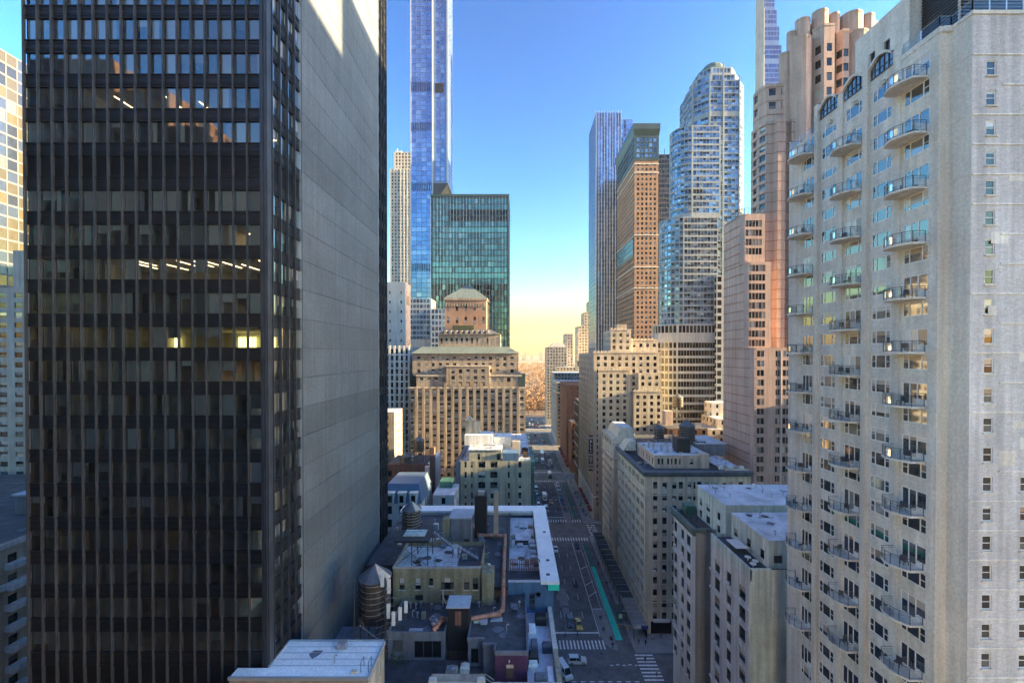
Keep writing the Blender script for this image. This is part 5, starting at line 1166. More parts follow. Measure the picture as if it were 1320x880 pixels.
# platform
t = thing('steel_platform', 'dark steel platform on tall braced legs above the white roof', 'platform', (-16.5, 64.7, 46.9))
b = MB(); b.box(-19.0, -13.6, 62.8, 67.0, 50.55, 50.85); obj('deck', b, 'black_metal', t)
b = MB(); b.box(-18.0, -14.6, 64.4, 66.6, 50.86, 51.0); obj('deck_panel', b, 'mint_paint', t)
for k in range(3): bx('panel_rib', 'galv', -18.0, -14.6, 64.75+k*.6, 64.8+k*.6, 51.0, 51.05, t)
b = MB()
for xx in (-18.8, -16.3, -13.8):
    for yy in (63.0, 66.8): b.bar((xx,yy,46.9),(xx,yy,50.55),.09,4)
for (p, q) in (((-18.8,63,47.0),(-14.2,63,50.5)), ((-14.0,63,47.0),(-18.8,63,50.5)), ((-16.3,66.8,47),(-13.8,66.8,50.5))): b.bar(p, q, .05, 4)
b.tube([(-16,62.8,49.9),(-11,62.8,49.9)], .05, 4); obj('leg_frame', b, 'rail_metal', t)
def stair(t, p, q, w=.9, n=10):
    b = MB(); p = Vector(p); q = Vector(q); d = (q-p); s = Vector((0, w, 0))
    for e in (Vector((0,0,0)), s):
        b.bar(p+e, q+e, .07, 4); b.bar(p+e+Vector((0,0,1)), q+e+Vector((0,0,1)), .03, 4)
        for k in range(0, n+1, 2): z = p+e+d*(k/n); b.bar(z, z+Vector((0,0,1)), .025, 4)
    obj('stringer', b, 'rail_metal', t)
    for k in range(n): z = p + d*((k+.5)/n); bx('tread', 'galv', z.x-.14, z.x+.14, z.y, z.y+w, z.z-.02, z.z+.02, t)
t = thing('steel_stair', 'grey steel stair descending from the platform to the dark roof', 'stairs', (-10, 65, 47))
stair(t, (-13.5, 65.6, 50.9), (-10.4, 65.4, 48.6)); stair(t, (-9.3, 65.4, 48.5), (-6.0, 64.6, 46.95))
bx('landing', 'galv', -10.4, -9.3, 65.2, 66.5, 48.5, 48.6, t)
b = MB()
for xx in (-10.3, -9.4): b.bar((xx,65.3,46.9),(xx,65.3,48.5),.06,4); b.bar((xx,66.4,46.9),(xx,66.4,48.5),.06,4)
obj('leg_frame', b, 'rail_metal', t)

# dark roofed block behind, with chimneys
t = thing('dark_roof_block', 'dark tar roofed block with bulkheads behind the olive brick house', 'building', (-13, 80, 0))
b = MB(); b.box(-26.0, -1.3, 69.7, 91, 0, 43.5); obj('wall', b, 'dark_brick', t)
b = MB(); b.quad((-26,69.7,43.52),(-1.3,69.7,43.52),(-1.3,91,43.52),(-26,91,43.52)); obj('roof', b, 'roof_tar', t)
b = MB(); b.box(-5.35, -1.3, 62.5, 69.7, 0, 43.5); obj('wing', b, 'dark_brick', t)
b = MB(); b.quad((-5.35,62.5,43.52),(-1.3,62.5,43.52),(-1.3,69.7,43.52),(-5.35,69.7,43.52)); obj('wing_roof', b, 'roof_tar', t)
b = MB(); b.box(-5.3, -1.2, 62.35, 62.65, 43.5, 43.95); b.box(-1.55, -1.2, 62.65, 91, 43.5, 43.95); obj('parapet', b, 'black_metal', t)
bx('bulkhead', 'slate_paint', -12.2, -8.4, 75, 79, 43.5, 49.35, t); bx('bulkhead_roof', 'roof_grey', -12.4, -8.2, 74.8, 79.2, 49.37, 49.6, t); bx('bulkhead_door', 'black_metal', -9.6, -8.7, 74.95, 75.0, 43.6, 45.6, t)
bx('chimney', 'olive_brick', -13.6, -12.3, 74.6, 76.4, 43.5, 49.4, t); bx('chimney', 'black_metal', -8.2, -5.8, 80, 82.4, 43.5, 51.8, t); bx('chimney_cap', 'galv', -7.6, -6.4, 80.6, 81.8, 51.8, 52.4, t); bx('chimney', 'tan_brick', -4.4, -3.5, 79.6, 80.6, 43.5, 52.8, t)
for k, (x, y) in enumerate(((-16.5, 76), (-15.2, 76.2), (-17, 83), (-22, 86))):
    b = MB(); b.box(x, x+.95, y, y+.8, 43.53, 44.9); b.box(x+.1, x+.85, y-.02, y, 43.8, 44.7)
    single('condenser', b, 'white_paint', ['white condenser box left of the bulkhead', 'second white condenser box nearer the bulkhead', 'white condenser box at the middle of the dark roof', 'white condenser box in the far left corner of the dark roof'][k], 'air conditioner', 'white condensers on the dark roof')
# white coped building on the avenue
t = thing('white_coped_building', 'avenue building with a wide white parapet cap around a pale sunken roof', 'building', (3, 78, 0))
b = MB(); b.box(-1.2, 5.9, 63, 94, 0, 42.9); b.box(-26, -1.2, 91.2, 94, 0, 43.4); obj('wall', b, 'blue_paint', t)
b = MB(); b.box(-1.2, 5.9, 63.0, 63.3, 42.9, 44.3); obj('south_parapet', b, 'blue_paint', t)
bx('south_coping', 'roof_grey', -1.2, 4.0, 62.9, 63.4, 44.3, 44.45, t)
b = MB(); b.box(4.1, 5.88, 63.3, 94, 42.9, 44.1); b.box(-26, 4.1, 91.3, 94, 43.5, 44.1); obj('parapet', b, 'pale_stone', t)
b = MB(); b.box(3.9, 6.8, 62.7, 94.3, 44.1, 44.55); b.box(-26.2, 3.9, 91.1, 94.3, 44.1, 44.55); obj('cornice_cap', b, 'roof_white', t)
b = MB(); b.box(5.0, 6.75, 62.66, 94.2, 43.2, 44.1); obj('cornice', b, 'copper_green', t) if False else obj('cornice', b, 'green_lane', t)
for (a, c) in ((5.2, 69), (5.4, 80), (4.9, 64.5)): bx('roof_hatch', 'black_metal', a, a+.55, c, c+.5, 44.55, 44.62, t)
b = MB(); b.quad((-1.2,69,42.95),(4.1,69,42.95),(4.1,91.2,42.95),(-1.2,91.2,42.95)); obj('roof', b, 'roof_silver', t)
b = MB(); b.quad((-1.2,63.3,42.95),(4.1,63.3,42.95),(4.1,69,42.95),(-1.2,69,42.95)); obj('roof', b, 'roof_tar', t)
bx('roof_divider', 'black_metal', -1.0, 2.6, 78.2, 78.5, 42.96, 43.3, t); bx('roof_divider', 'black_metal', -1.0, 2.6, 79.2, 79.4, 42.96, 43.3, t)
for k in range(17): bx('fence_post', 'red_brick', -1.0+k*.31, -.86+k*.31, 68.6, 68.68, 42.96, 45.0, t)
for z in (43.3, 44.1, 44.9): bx('fence_rail', 'red_brick', -1.05, 4.05, 68.68, 68.74, z, z+.1, t)
for k, (x, y, w) in enumerate(((2.6,71.0,1.3),(2.6,73.0,1.3),(2.7,75.2,1.1),(2.4,76.6,1.2),(-.9,79.9,.8),(-.9,77.0,.7))):
    b = MB(); b.box(x, x+w, y, y+.9, 43.0, 44.1); b.bar((x+w/2,y+.45,44.1),(x+w/2,y+.45,44.18),.33,10)
    for s in range(4): b.box(x+.05, x+w-.05, y-.02, y, 43.15+s*.22, 43.27+s*.22)
    lab = ['grey rooftop cooling unit nearest the red fence', 'second grey cooling unit from the red fence', 'third cooling unit along the white parapet', 'fourth cooling unit along the white parapet', 'small unit by the pipe beyond the roof divider', 'small unit by the pipe just before the divider'][k]
    single('cooling_unit', b, 'roof_grey' if k % 2 else 'galv', lab, 'air conditioner', 'cooling units on the sunken roof')
b = MB()
for k in range(3):
    y = 72+k*5.5; b.tube([(3.7,y,42.96),(3.7,y,45.4),(3.7,y+2.6,45.4),(3.7,y+2.6,42.96)], .05, 4); b.bar((3.7,y,43),(3.7,y+2.6,45.3),.04,4)
obj('duct_frame', b, 'rail_metal', t)
# star and door on the blue end wall
st = MB(); cx, cz = PX(694,62.9), 42.4; pts = []
for k in range(10): rr = .62 if k % 2 == 0 else .26; a = math.pi/2 + k*math.pi/5; pts.append((cx+rr*math.cos(a), cz+rr*math.sin(a)))
st.poly([(p[0],62.97,p[1]) for p in pts][::-1]); st.poly([(p[0],62.97,p[1]) for p in pts]); obj('painted_star', st, 'navy_paint', t)
b = MB(); b.box(2.1, 3.0, 62.94, 63, 40.0, 42.6); o = obj('door', b, 'navy_paint', t)
for (a, c) in ((2.2, 2.52), (2.6, 2.9)): 
    for z in (41.0, 41.8): g = MB(); g.quad((a,62.93,z),(c,62.93,z),(c,62.93,z+.6),(a,62.93,z+.6)); gg = obj('pane', g, 'pane_dark'); gg.parent = o

# purple painted front building with terrace
t = thing('purple_building', 'low roofed building painted purple and slate with a white street terrace', 'building', (-6, 55, 0))
b = MB()
def ft(z0, z1, *r): b.box(*r, z0, z1)
b = MB(); b.box(-17.2, -9.6, 54, 60.9, 30, 42.3); obj('left_wing', b, 'slate_paint', t)
b = MB(); b.box(-9.6, -6.3, 57.6, 60.9, 30, 42.3); obj('middle_wing', b, 'slate_paint', t)
b = MB(); b.box(-6.3, -4.2, 52.9, 60.9, 30, 42.3); b.box(-4.2, -2.6, 51.9, 60.9, 30, 42.3); obj('right_wing', b, 'slate_paint', t)
b = MB(); b.box(-2.6, 1.45, 50.5, 62.9, 30, 42.3); obj('purple_wing', b, 'purple_paint', t)
b = MB()
for (a, c, d, e) in ((-17.2,-9.6,54,60.9),(-9.6,-6.3,57.6,60.9),(-6.3,-4.2,52.9,60.9),(-4.2,-2.6,51.9,60.9),(-2.6,1.45,50.5,62.9)): b.quad((a,d,42.32),(c,d,42.32),(c,e,42.32),(a,e,42.32))
obj('roof', b, 'roof_tar', t)
b = MB()
for (a, c, d, e) in ((-17.3,-9.5,53.9,54.12),(-6.4,-4.1,52.8,53.02),(-4.3,-2.5,51.8,52.02),(-2.7,1.55,50.4,50.62),(-17.3,-17.1,54.12,60.9),(-9.7,-9.5,54.12,57.6),(-6.4,-6.2,53.02,57.6),(1.35,1.55,50.62,62.8),(-9.5,-6.4,57.5,57.7),(-6.2,-3,60.7,60.9),(-2.8,-2.6,50.62,51.8)): b.box(a, c, d, e, 42.2, 42.72)
obj('coping', b, 'slate_paint', t)
bx('stair_house', 'black_metal', -9.35, -6.45, 54.9, 57.4, 39.5, 45.4, t); bx('stair_house_roof', 'roof_grey', -9.5, -6.3, 54.7, 57.5, 45.4, 45.55, t)
b = MB(); b.box(-8.3, -7.5, 54.83, 54.9, 43.0, 44.9); b.box(-8.1,-7.7,54.8,54.83,43.1,44.8); obj('stair_door', b, 'red_brick', t)
def win(root, x0, x1, y, z0, z1, n=2, mat='pane_dark'):
    w = MB(); w.box(x0, x1, y-.05, y+.01, z0, z1); o = obj('window', w, 'dark_frame', root)
    for k in range(n):
        a = x0 + (x1-x0)*k/n + .06; c = x0 + (x1-x0)*(k+1)/n - .06; g = MB(); g.quad((a,y-.055,z0+.07),(c,y-.055,z0+.07),(c,y-.055,z1-.07),(a,y-.055,z1-.07)); p = obj('pane', g, mat); p.parent = o
win(t, -16.4, -15.2, 54, 40.1, 41.6, 1); win(t, -13.6, -10.0, 54, 39.3, 41.5, 3); win(t, -5.9, -4.9, 52.9, 39.4, 41.3, 1); win(t, -1.2, -.3, 50.5, 39.3, 40.5, 1)
bx('wall_lamp', 'white_frame', -.9, -.75, 50.4, 50.5, 41.3, 41.6, t); bx('wall_sign', 'straw', -1.2, -.3, 50.42, 50.49, 40.6, 41.0, t)
bx('courtyard_floor', 'roof_tar', -18, -2.6, 47.6, 54, 38.0, 38.9, t)
b = MB(); b.box(1.45, 5.5, 47.9, 63, 30, 39.5); obj('terrace_base', b, 'purple_paint', t)
b = MB(); b.quad((1.45,47.9,39.52),(5.4,47.9,39.52),(5.4,62.99,39.52),(1.45,62.99,39.52)); obj('terrace_floor', b, 'roof_silver', t)
for k in range(24): bx('coping_stone', 'pale_stone' if k > 8 else 'tan_brick', 4.95, 5.6, 48.4+k*.605, 48.98+k*.605, 39.5, 40.55 + R.uniform(-.02,.02), t)
for k in range(13): bx('coping_stone', 'pale_stone', -3.0+k*.66, -2.38+k*.66, 47.7, 48.35, 39.0, 40.55 + R.uniform(-.02,.02), t)
b = MB(); b.box(.1, 5.5, 47.4, 48.4, 20, 39.0); obj('front_wall', b, 'tan_brick', t)
b = MB(); b.bar((-11.8,57.2,42.33),(-11.8,57.2,42.42),.55,14); b.bar((-11.8,57.2,42.42),(-11.8,57.2,42.75),.22,10); obj('roof_vent', b, 'galv', t)
for (x, y) in ((-11.3, 54.9), (-11.0, 55.6)): v = MB(); v.bar((x,y,42.3),(x,y,43.1),.12,8); v.bar((x,y,43.1),(x,y,43.35),.26,8); obj('pipe_vent', v, 'galv', t)
bx('skylight', 'mint_paint', -5.9, -4.8, 56.3, 57.2, 42.33, 42.6, t); bx('skylight', 'roof_grey', -3.6, -1.9, 56.6, 57.5, 42.33, 42.45, t); bx('skylight', 'roof_grey', -14.5, -12.7, 54.4, 54.9, 42.33, 42.6, t)
b = MB(); b.box(-11.0, -10.85, 60.2, 60.4, 42.3, 44.6); b.bar((-11.0,60.3,44.0),(-10.4,59.8,42.9),.05,4); obj('vent_fin', b, 'pale_stone', t)
# copper pipes
def pipe(pts, r, label):
    b = MB(); b.tube(pts, r, 10)
    for p in pts[1:-1]: 
        v = Vector(p); b.prism([(v.x+r*1.0*math.cos(2*math.pi*k/10), v.y+r*1.0*math.sin(2*math.pi*k/10)) for k in range(10)], v.z-r*.95, v.z+r*.95)
    t = thing('copper_pipe', label, 'pipe', pts[0]); obj('pipe_run', b, 'copper_pipe', t)
    for p, q in zip(pts, pts[1:]):
        p, q = Vector(p), Vector(q); L = (q-p).length; n = int(L/2.2)
        for k in range(1, n): 
            c = p+(q-p)*(k/n); d = (q-p).normalized()*.08; s = MB(); s.bar(c-d, c+d, r*1.16, 10); obj('pipe_clamp', s, 'galv' if (k % 3) else 'copper_pipe', t)
pipe([(-11.2,86.5,45.6),(-10.0,85.6,44.5),(-8.2,82.6,44.25),(-7.4,79.6,44.25),(-2.1,79.2,44.25),(-2.0,66,44.25),(-1.95,62.0,44.2),(-1.95,61.4,43.6),(-1.9,58.4,43.0),(-2.4,57.5,42.9),(-6.3,56.4,42.9)], .33, 'long copper red duct running over the dark roofs in right angle bends')
pipe([(-9.6,56.3,42.9),(-10.4,56.2,42.9),(-10.9,54.8,42.9),(-11.1,54.2,42.6)], .33, 'short copper red duct bending towards the slate wall')
g = MB(); g.tube([(-4.2,63.4,43.5),(-4.2,63.4,46.6),(-4.6,63.0,46.9)], .42, 10); single('kitchen_flue', g, 'galv', 'galvanised flue with a hooded top beside the copper duct', 'flue')
g = MB(); g.box(-4.6, -3.6, 62.2, 63.1, 42.4, 45.5); single('flue_casing', g, 'slate_paint', 'dark casing below the galvanised flue', 'duct')
# courtyard things
for k, (x, y, w, d, h, m, lab, cat) in enumerate(((-8.9,50.6,1.5,1.0,1.3,'galv','grey condenser unit standing in the dark courtyard','air conditioner'),(-7.2,51.6,1.2,.9,.9,'white_paint','low white unit in the dark courtyard','air conditioner'),
    (1.75,57.2,1.1,2.2,.85,'roof_white','white covered sofa on the street terrace','sofa'),(2.1,54.9,.9,1.2,.9,'slate_paint','small covered grill on the street terrace','grill'),(3.6,54.3,1.4,1.0,1.1,'navy_paint','dark covered table by the terrace parapet','table'),
    (1.7,52.6,1.3,1.3,1.0,'black_metal','dark covered round table on the terrace','table'),(1.6,51.3,1.2,1.0,.8,'white_paint','white bench below the dark covered table','bench'),(2.9,59.9,1.7,1.4,1.3,'black_metal','big dark covered set near the blue wall','table'),(2.3,49.0,1.5,1.2,.9,'slate_paint','dark folded cover in the front corner of the terrace','cover'),(3.9,49.0,.9,2.6,.5,'roof_white','long pale lounger along the terrace parapet','lounger'))):
    zz = 38.9 if x < 0 else 39.52; b = MB(); i = .12*min(w, d)
    b.frustum([(x,y),(x+w,y),(x+w,y+d),(x,y+d)], zz, [(x,y),(x+w,y),(x+w,y+d),(x,y+d)], zz+h*.75); b.frustum([(x,y),(x+w,y),(x+w,y+d),(x,y+d)], zz+h*.75, [(x+i,y+i),(x+w-i,y+i),(x+w-i,y+d-i),(x+i,y+d-i)], zz+h)
    if cat == 'air conditioner':
        b.bar((x+w/2,y+d/2,zz+h),(x+w/2,y+d/2,zz+h+.1),.35,10)
    single(cat.replace(' ', '_') if cat != 'cover' else 'folded_cover', b, m, lab, cat)
def shrub(x, y, z, r, h, label, group=None, leaf='leaf', n=90):
    t = thing('shrub', label, 'plant', (x, y, z), group=group); b = MB(); rr = random.Random(int(x*91+y*37))
    for k in range(n):
        a = rr.uniform(0, 6.28); e = rr.uniform(0, 1)**.5*r; zz = z + .15 + rr.random()*h; e *= (1.05 - .6*(zz-z)/h); c = Vector((x+e*math.cos(a), y+e*math.sin(a), zz)); s = rr.uniform(.06, .13)
        u = Vector((rr.uniform(-1,1), rr.uniform(-1,1), rr.uniform(-.4,1))).normalized(); v = u.orthogonal().normalized()
        b.quad(tuple(c-u*s), tuple(c+v*s*.6), tuple(c+u*s), tuple(c-v*s*.6))
    obj('foliage', b, leaf, t, kind='stuff')
    s = MB(); s.bar((x,y,z),(x,y,z+h*.7),.05,5,0,.02); obj('stem', s, 'bark', t)
shrub(-15.2, 53.2, 38.9, .9, 1.1, 'green shrub below the slate wall window'); shrub(-16.2, 53.0, 38.9, .5, 2.0, 'thin leafy plant left of the green shrub')
for k in range(7): shrub(38.2+.35*(k%2), 84.8+k*1.35, 43.1, .4+.1*(k%3), .9+.5*((k*2)%3), ['low round shrub at the near corner of the roof garden','tall shrub second from the near roof corner','bushy shrub third along the green cornice','shrub in the middle of the roof garden','upright shrub past the middle of the roof garden','small shrub near the far end of the roof garden','last shrub at the far end of the roof garden'][k], 'shrubs in the roof garden')
for k in range(5): shrub(PX(906+k*5,190), 189+k%2, 46, .8, 1.5, ['leftmost','second','third','fourth','rightmost'][k]+' planter bush on the sunlit yellow block roof', 'bushes on the sunlit block roof', n=40)
b = MB(); b.box(39.2, 41.4, 92.6, 95.0, 43.0, 45.1); single('garden_screen', b, 'green_box', 'dark green screen box on the roof garden', 'screen')
# mobile antennas beside the near tank
for k, (x, y, z, h) in enumerate(((-16.9,52.6,45.4,1.9),(-16.2,52.4,44.6,1.8),(-15.5,53.0,44.9,1.7),(-14.9,53.6,45.5,1.5),(-17.9,53.2,49.2,1.6),(-17.1,53.4,48.2,1.9))):
    t = thing('mobile_antenna', ['tall white antenna panel low beside the near tank','second white antenna panel from the near tank','third white antenna panel from the near tank','rightmost white antenna panel over the tar roof','upper white antenna panel at the tank rim','upper right white antenna panel by the mast'][k], 'antenna', (x, y, z), group='white antenna panels by the near water tank')
    b = MB(); b.box(x, x+.42, y, y+.18, z, z+h); obj('panel', b, 'white_frame', t); b = MB(); b.bar((x+.2,y+.35,z-1.2),(x+.2,y+.35,z+h),.05,6); b.bar((x+.2,y+.3,z+.3),(x+.2,y+.1,z+.3),.04,4); b.bar((x+.2,y+.35,z-1.0),(-17.4,53.6,z-1.0),.04,4); obj('bracket', b, 'rail_metal', t)
t = thing('antenna_mast', 'tall steel mast frame right of the near water tank', 'mast', (-17.4, 53.6, 38)); b = MB(); b.bar((-17.4,53.6,38),(-17.4,53.6,50.2),.13,6); b.bar((-21.4,53.2,38),(-21.4,53.2,49.8),.1,6); b.bar((-20.8,53.4,44),(-17.5,53.6,41.4),.07,4); obj('post', b, 'rail_metal', t)
b = MB()
for k in range(7): b.bar((-17.4,53.6,42+k*1.1),(-16.4+.3*(k%3),53.2,42.3+k*1.1),.04,4); b.bar((-18.6,53.4,40+k*.9),(-17.0,53.6,40.5+k*.9),.03,4)
obj('cable_run', b, 'galv', t, kind='stuff')
# tan front building at the very bottom
t = thing('tan_front_block', 'tan parapeted block at the bottom edge of the rooftops', 'building', (-6.5, 48, 0))
b = MB(); b.box(-9.9, -3.6, 45.6, 47.4, 20, 42.3); obj('wall', b, 'tan_brick', t); bx('coping', 'limestone', -10, -3.5, 45.5, 46.0, 42.3, 42.5, t)
for x in (-9.9, -4.4): bx('pier_cap', 'pale_stone', x, x+.8, 45.5, 46.1, 42.5, 43.0, t)
win(t, -9.2, -6.6, 45.6, 39.9, 41.6, 2); win(t, -5.6, -4.2, 45.6, 39.9, 41.6, 1)
b = MB(); b.box(-15.4, -10.1, 44.5, 47.5, 20, 40.6); o = obj('side_roof', b, 'mint_paint', t)
b = MB(); b.tube([(-3.5,46,43.4),(-2.6,47.6,41.4)], .05, 5); b.tube([(-3.5,46,42.9),(-2.6,47.6,40.9)], .05, 5); obj('railing', b, 'steel_blue', t)
def clutter(root, x0, x1, y0, y1, z, n, seed, avoid=()):
    q = random.Random(seed)
    for k in range(n):
        x = q.uniform(x0, x1); y = q.uniform(y0, y1); kind = q.choice(('vent', 'vent', 'hatch', 'box', 'line', 'patch', 'patch', 'goose'))
        b = MB()
        if kind == 'vent': b.bar((x,y,z),(x,y,z+.7),.09,7); b.bar((x,y,z+.7),(x,y,z+.86),.19,8); obj('pipe_vent', b, 'galv', root)
        elif kind == 'hatch': b.box(x, x+.9, y, y+.9, z, z+.28); b.box(x-.05, x+.95, y-.05, y+.95, z+.28, z+.34); obj('roof_hatch', b, q.choice(('galv', 'slate_paint', 'roof_grey')), root)
        elif kind == 'box': b.box(x, x+q.uniform(.5,1.2), y, y+q.uniform(.5,1.0), z, z+q.uniform(.4,1.0)); obj('plant_box', b, q.choice(('galv', 'white_frame', 'slate_paint', 'tan_brick')), root)
        elif kind == 'line': b.tube([(x,y,z+.12),(x+q.uniform(-3,3),y,z+.12),(x+q.uniform(-3,3),y+q.uniform(-2,2),z+.12)], .045, 5); obj('roof_conduit', b, q.choice(('galv', 'black_metal', 'copper_pipe')), root)
        elif kind == 'patch':
            m_ = [(x+.9*q.uniform(.5,1)*math.cos(a*.785), y+.9*q.uniform(.5,1)*math.sin(a*.785), z+.006+.0004*k) for a in range(8)]; b.poly(m_); obj('tar_patch', b, q.choice(('roof_tar', 'black_metal', 'slate_paint')), root)
        else: b.tube([(x,y,z),(x,y,z+.8),(x+.15,y,z+.95),(x+.32,y,z+.85)], .08, 7); obj('gooseneck_vent', b, 'galv', root)
T_ = {o['label']: o for o in COL.objects if o.parent is None and 'label' in o.keys() and o['category'] == 'building'}
def bl(start): return next(o for l, o in T_.items() if l.startswith(start))
clutter(bl('low roofed building painted purple'), -16.5, -10, 55, 60.5, 42.33, 12, 1); clutter(bl('low roofed building painted purple'), -5.5, .8, 53.5, 60.3, 42.33, 14, 2)
clutter(bl('dark tar roofed'), -25, -2.5, 71, 90, 43.54, 60, 3); clutter(bl('olive brick'), -18, -6, 62, 69, 46.92, 16, 4); clutter(bl('avenue building with'), -.8, 3.2, 70, 90, 42.97, 18, 5)
clutter(bl('limestone apartment') if any(l.startswith('limestone apartment') for l in T_) else bl('long limestone'), 42.5, 57, 122, 137, 49.76, 24, 6); clutter(bl('long limestone'), 38, 41, 118, 144, 45.72, 10, 7); clutter(bl('long limestone'), 59, 66, 116.5, 134, 46.42, 20, 8); clutter(bl('long limestone'), 44, 66, 150, 170, 45.72, 30, 9)
clutter(bl('white and mint'), 42.5, 64, 66.8, 76.5, 49.56, 14, 10); clutter(bl('white pre-war'), 42.5, 66, 81, 91.5, 50.06, 14, 11); clutter(bl('beige brick block'), -16, 3.5, 140.5, 168, 46.42, 40, 12); clutter(bl('beige brick block'), -15, -6, 127, 131, 50.32, 8, 13)
clutter(bl('brown brick block'), -42, -29, 133, 148, 41.9, 24, 14); clutter(bl('brick block with white'), -125, -82, 55, 72, 50.62, 40, 15); clutter(bl('tan annex'), -26, -17, 44.2, 47.2, 45.96, 3, 16)
for (x0, y0, x1, y1, z, nm) in ((-17.4,53.7,-12,61.2,47.9,'purple'),(-5.5,61,1.0,60,46,'purple'),(-13,62,-8,76,49,'dark tar'),(3.5,66,-3.6,80,47,'dark tar'),(-18,61.5,-9,75,48.5,'olive')):
    root = next(o for l, o in T_.items() if nm in l); b = MB(); pts = [(x0+(x1-x0)*k/8, y0+(y1-y0)*k/8, z - .9*math.sin(math.pi*k/8)) for k in range(9)]; b.tube(pts, .025, 4); obj('sagging_cable', b, 'black_metal', root)
# limestone block roof clutter
t = thing('roof_frame', 'dark steel frame around the tanks of the limestone block roof', 'frame', (58, 140, 46)); b = MB()
for x in (55, 58, 61.5, 64):
    for y in (136.5, 145): b.bar((x,y,46),(x,y,50.3),.12,4)
for y in (136.5, 145): b.box(54.8, 64.2, y-.12, y+.12, 50.1, 50.4)
b.bar((55,136.5,46),(58,136.5,50),.06,4); b.bar((61.5,136.5,46),(64,136.5,50),.06,4); obj('girder', b, 'black_metal', t)
for k, (x, y, m, lab) in enumerate(((57.6,127,'blue_tarp','bright blue tarpaulin bundle on the limestone block roof'),(60,146,'orange_tarp','orange sheet stretched between the roof tanks'))):
    b = MB(); rr = random.Random(k)
    pts = [[(x+i*.8, y+j*.7, (46.5 if k == 0 else 51.3)+rr.uniform(0,.8)) for i in range(5)] for j in range(4)]
    for j in range(3):
        for i in range(4): b.quad(pts[j][i], pts[j][i+1], pts[j+1][i+1], pts[j+1][i])
    single('tarpaulin', b, m, lab, 'tarpaulin')
for k, (x, y) in enumerate(((42.8,130),(43.6,128),(45.6,126.5),(46.6,124))):
    b = MB(); b.bar((x,y,49.7),(x,y,51.4),.3,8); b.bar((x,y,51.4),(x,y,51.8),.42,8); single('roof_ventilator', b, 'galv', ['farthest','second','third','nearest'][k]+' round metal ventilator on the pink penthouse roof', 'vent', 'ventilators on the pink penthouse')
for k in range(5):
    b = MB(); x = 59.2+k*1.5; b.box(x, x+1.0, 117+.7*(k%2), 118+.7*(k%2), 46.4, 47.3); single('roof_unit', b, 'galv' if k % 2 else 'white_frame', ['leftmost','second','middle','fourth','rightmost'][k]+' small unit right of the pink penthouse', 'air conditioner', 'units right of the pink penthouse')
# seat and table on the mint roof
b = MB(); b.box(38.6, 40.8, 70.6, 74.0, 45.9, 46.0); 
for k in range(9): b.box(38.6, 40.8, 70.6+k*.38, 70.66+k*.38, 46.0, 46.06)
single('roof_awning', b, 'roof_white', 'ribbed white awning on the mint building roof', 'awning')
for k in range(3):
    b = MB(); x, y = (39.0, 39.9, 39.4)[k], (66.2, 67.1, 68.4)[k]; b.bar((x,y,45.0),(x,y,45.5),.1,6); b.bar((x,y,45.5),(x,y,45.6),.5,12); single('roof_table', b, 'white_frame', ['nearest white round table','middle white round table','farthest white round table'][k]+' on the mint building roof', 'table', 'round tables on the mint roof')

# ================================================================== STREET LEVEL
t = thing('pavement_shed', 'long dark scaffold shed over the pavement below the limestone block', 'scaffold', (35, 140, 0))
for k in range(30):
    y = 112.2 + k*2.0; bx('roof_panel', 'island' if k < 7 else 'roof_tar', 32.9, 36.85, y, y+1.93, 3.55+.03*(k%3), 3.7+.03*(k%3), t)
    bx('guard_panel', 'grey_stone' if k < 7 else 'green_metal', 32.78, 32.88, y, y+1.94, 3.55, 4.7, t)
    if k % 2 == 0:
        bx('post', 'rail_metal', 32.9, 33.02, y, y+.12, .13, 3.55, t); bx('beam', 'galv', 32.9, 36.85, y+.9, y+1.05, 3.75, 3.9, t)
bx('banner', 'sign_blue', 34.9, 36.9, 112.0, 112.08, 3.4, 4.3, t); bx('end_panel', 'white_paint', 32.9, 34.9, 112.0, 112.1, 3.5, 4.4, t)
b = MB(); b.box(36.75, 36.89, 113, 171, .13, 3.5); obj('shop_front', b, 'dark_glass', t)
b = MB(); b.box(38.6, 44.5, 114.9, 114.98, .2, 3.6); obj('corner_shop_front', b, 'dark_glass', cream)
b = MB(); b.box(39.2, 43.8, 114.3, 114.9, 3.7, 4.4); obj('shop_fascia', b, 'sign_white', cream)
t = thing('news_kiosk', 'green street kiosk with a white poster by the bike lane', 'kiosk', (31, 122, 0)); bx('body', 'green_box', 30.4, 32.3, 120.5, 124, .13, 2.6, t); bx('roof', 'green_metal', 30.2, 32.5, 120.2, 124.3, 2.6, 2.8, t); bx('poster', 'sign_white', 30.8, 31.9, 120.44, 120.49, .9, 2.2, t)
def lamp(x, y, ax, label):
    t = thing('street_lamp', label, 'street lamp', (x, y, .13), group='street lamps along the avenue'); b = MB(); b.bar((x,y,.13),(x,y,8.6),.11,8,0,.07); obj('pole', b, 'galv', t)
    b = MB(); b.tube([(x,y,8.0),(x+ax*.4,y,8.9),(x+ax,y,9.2)], .05, 6); obj('arm', b, 'galv', t); b = MB(); b.box(x+ax-.4, x+ax+.4, y-.15, y+.15, 9.1, 9.25); obj('lamp_head', b, 'galv', t)
for k, (x, y, ax, lab) in enumerate(((33.0,111,-3.2,'street lamp at the near crossing by the scaffold shed'),(9.8,150,3,'street lamp on the left kerb before the second crossing'),(32.6,176,-3,'street lamp at the second crossing right corner'),(9.8,200,3,'street lamp on the left kerb past the second crossing'),(32.6,226,-3,'street lamp before the cream sign hotel'),(32.6,276,-3,'street lamp by the red canopies'))): lamp(x, y, ax, lab)
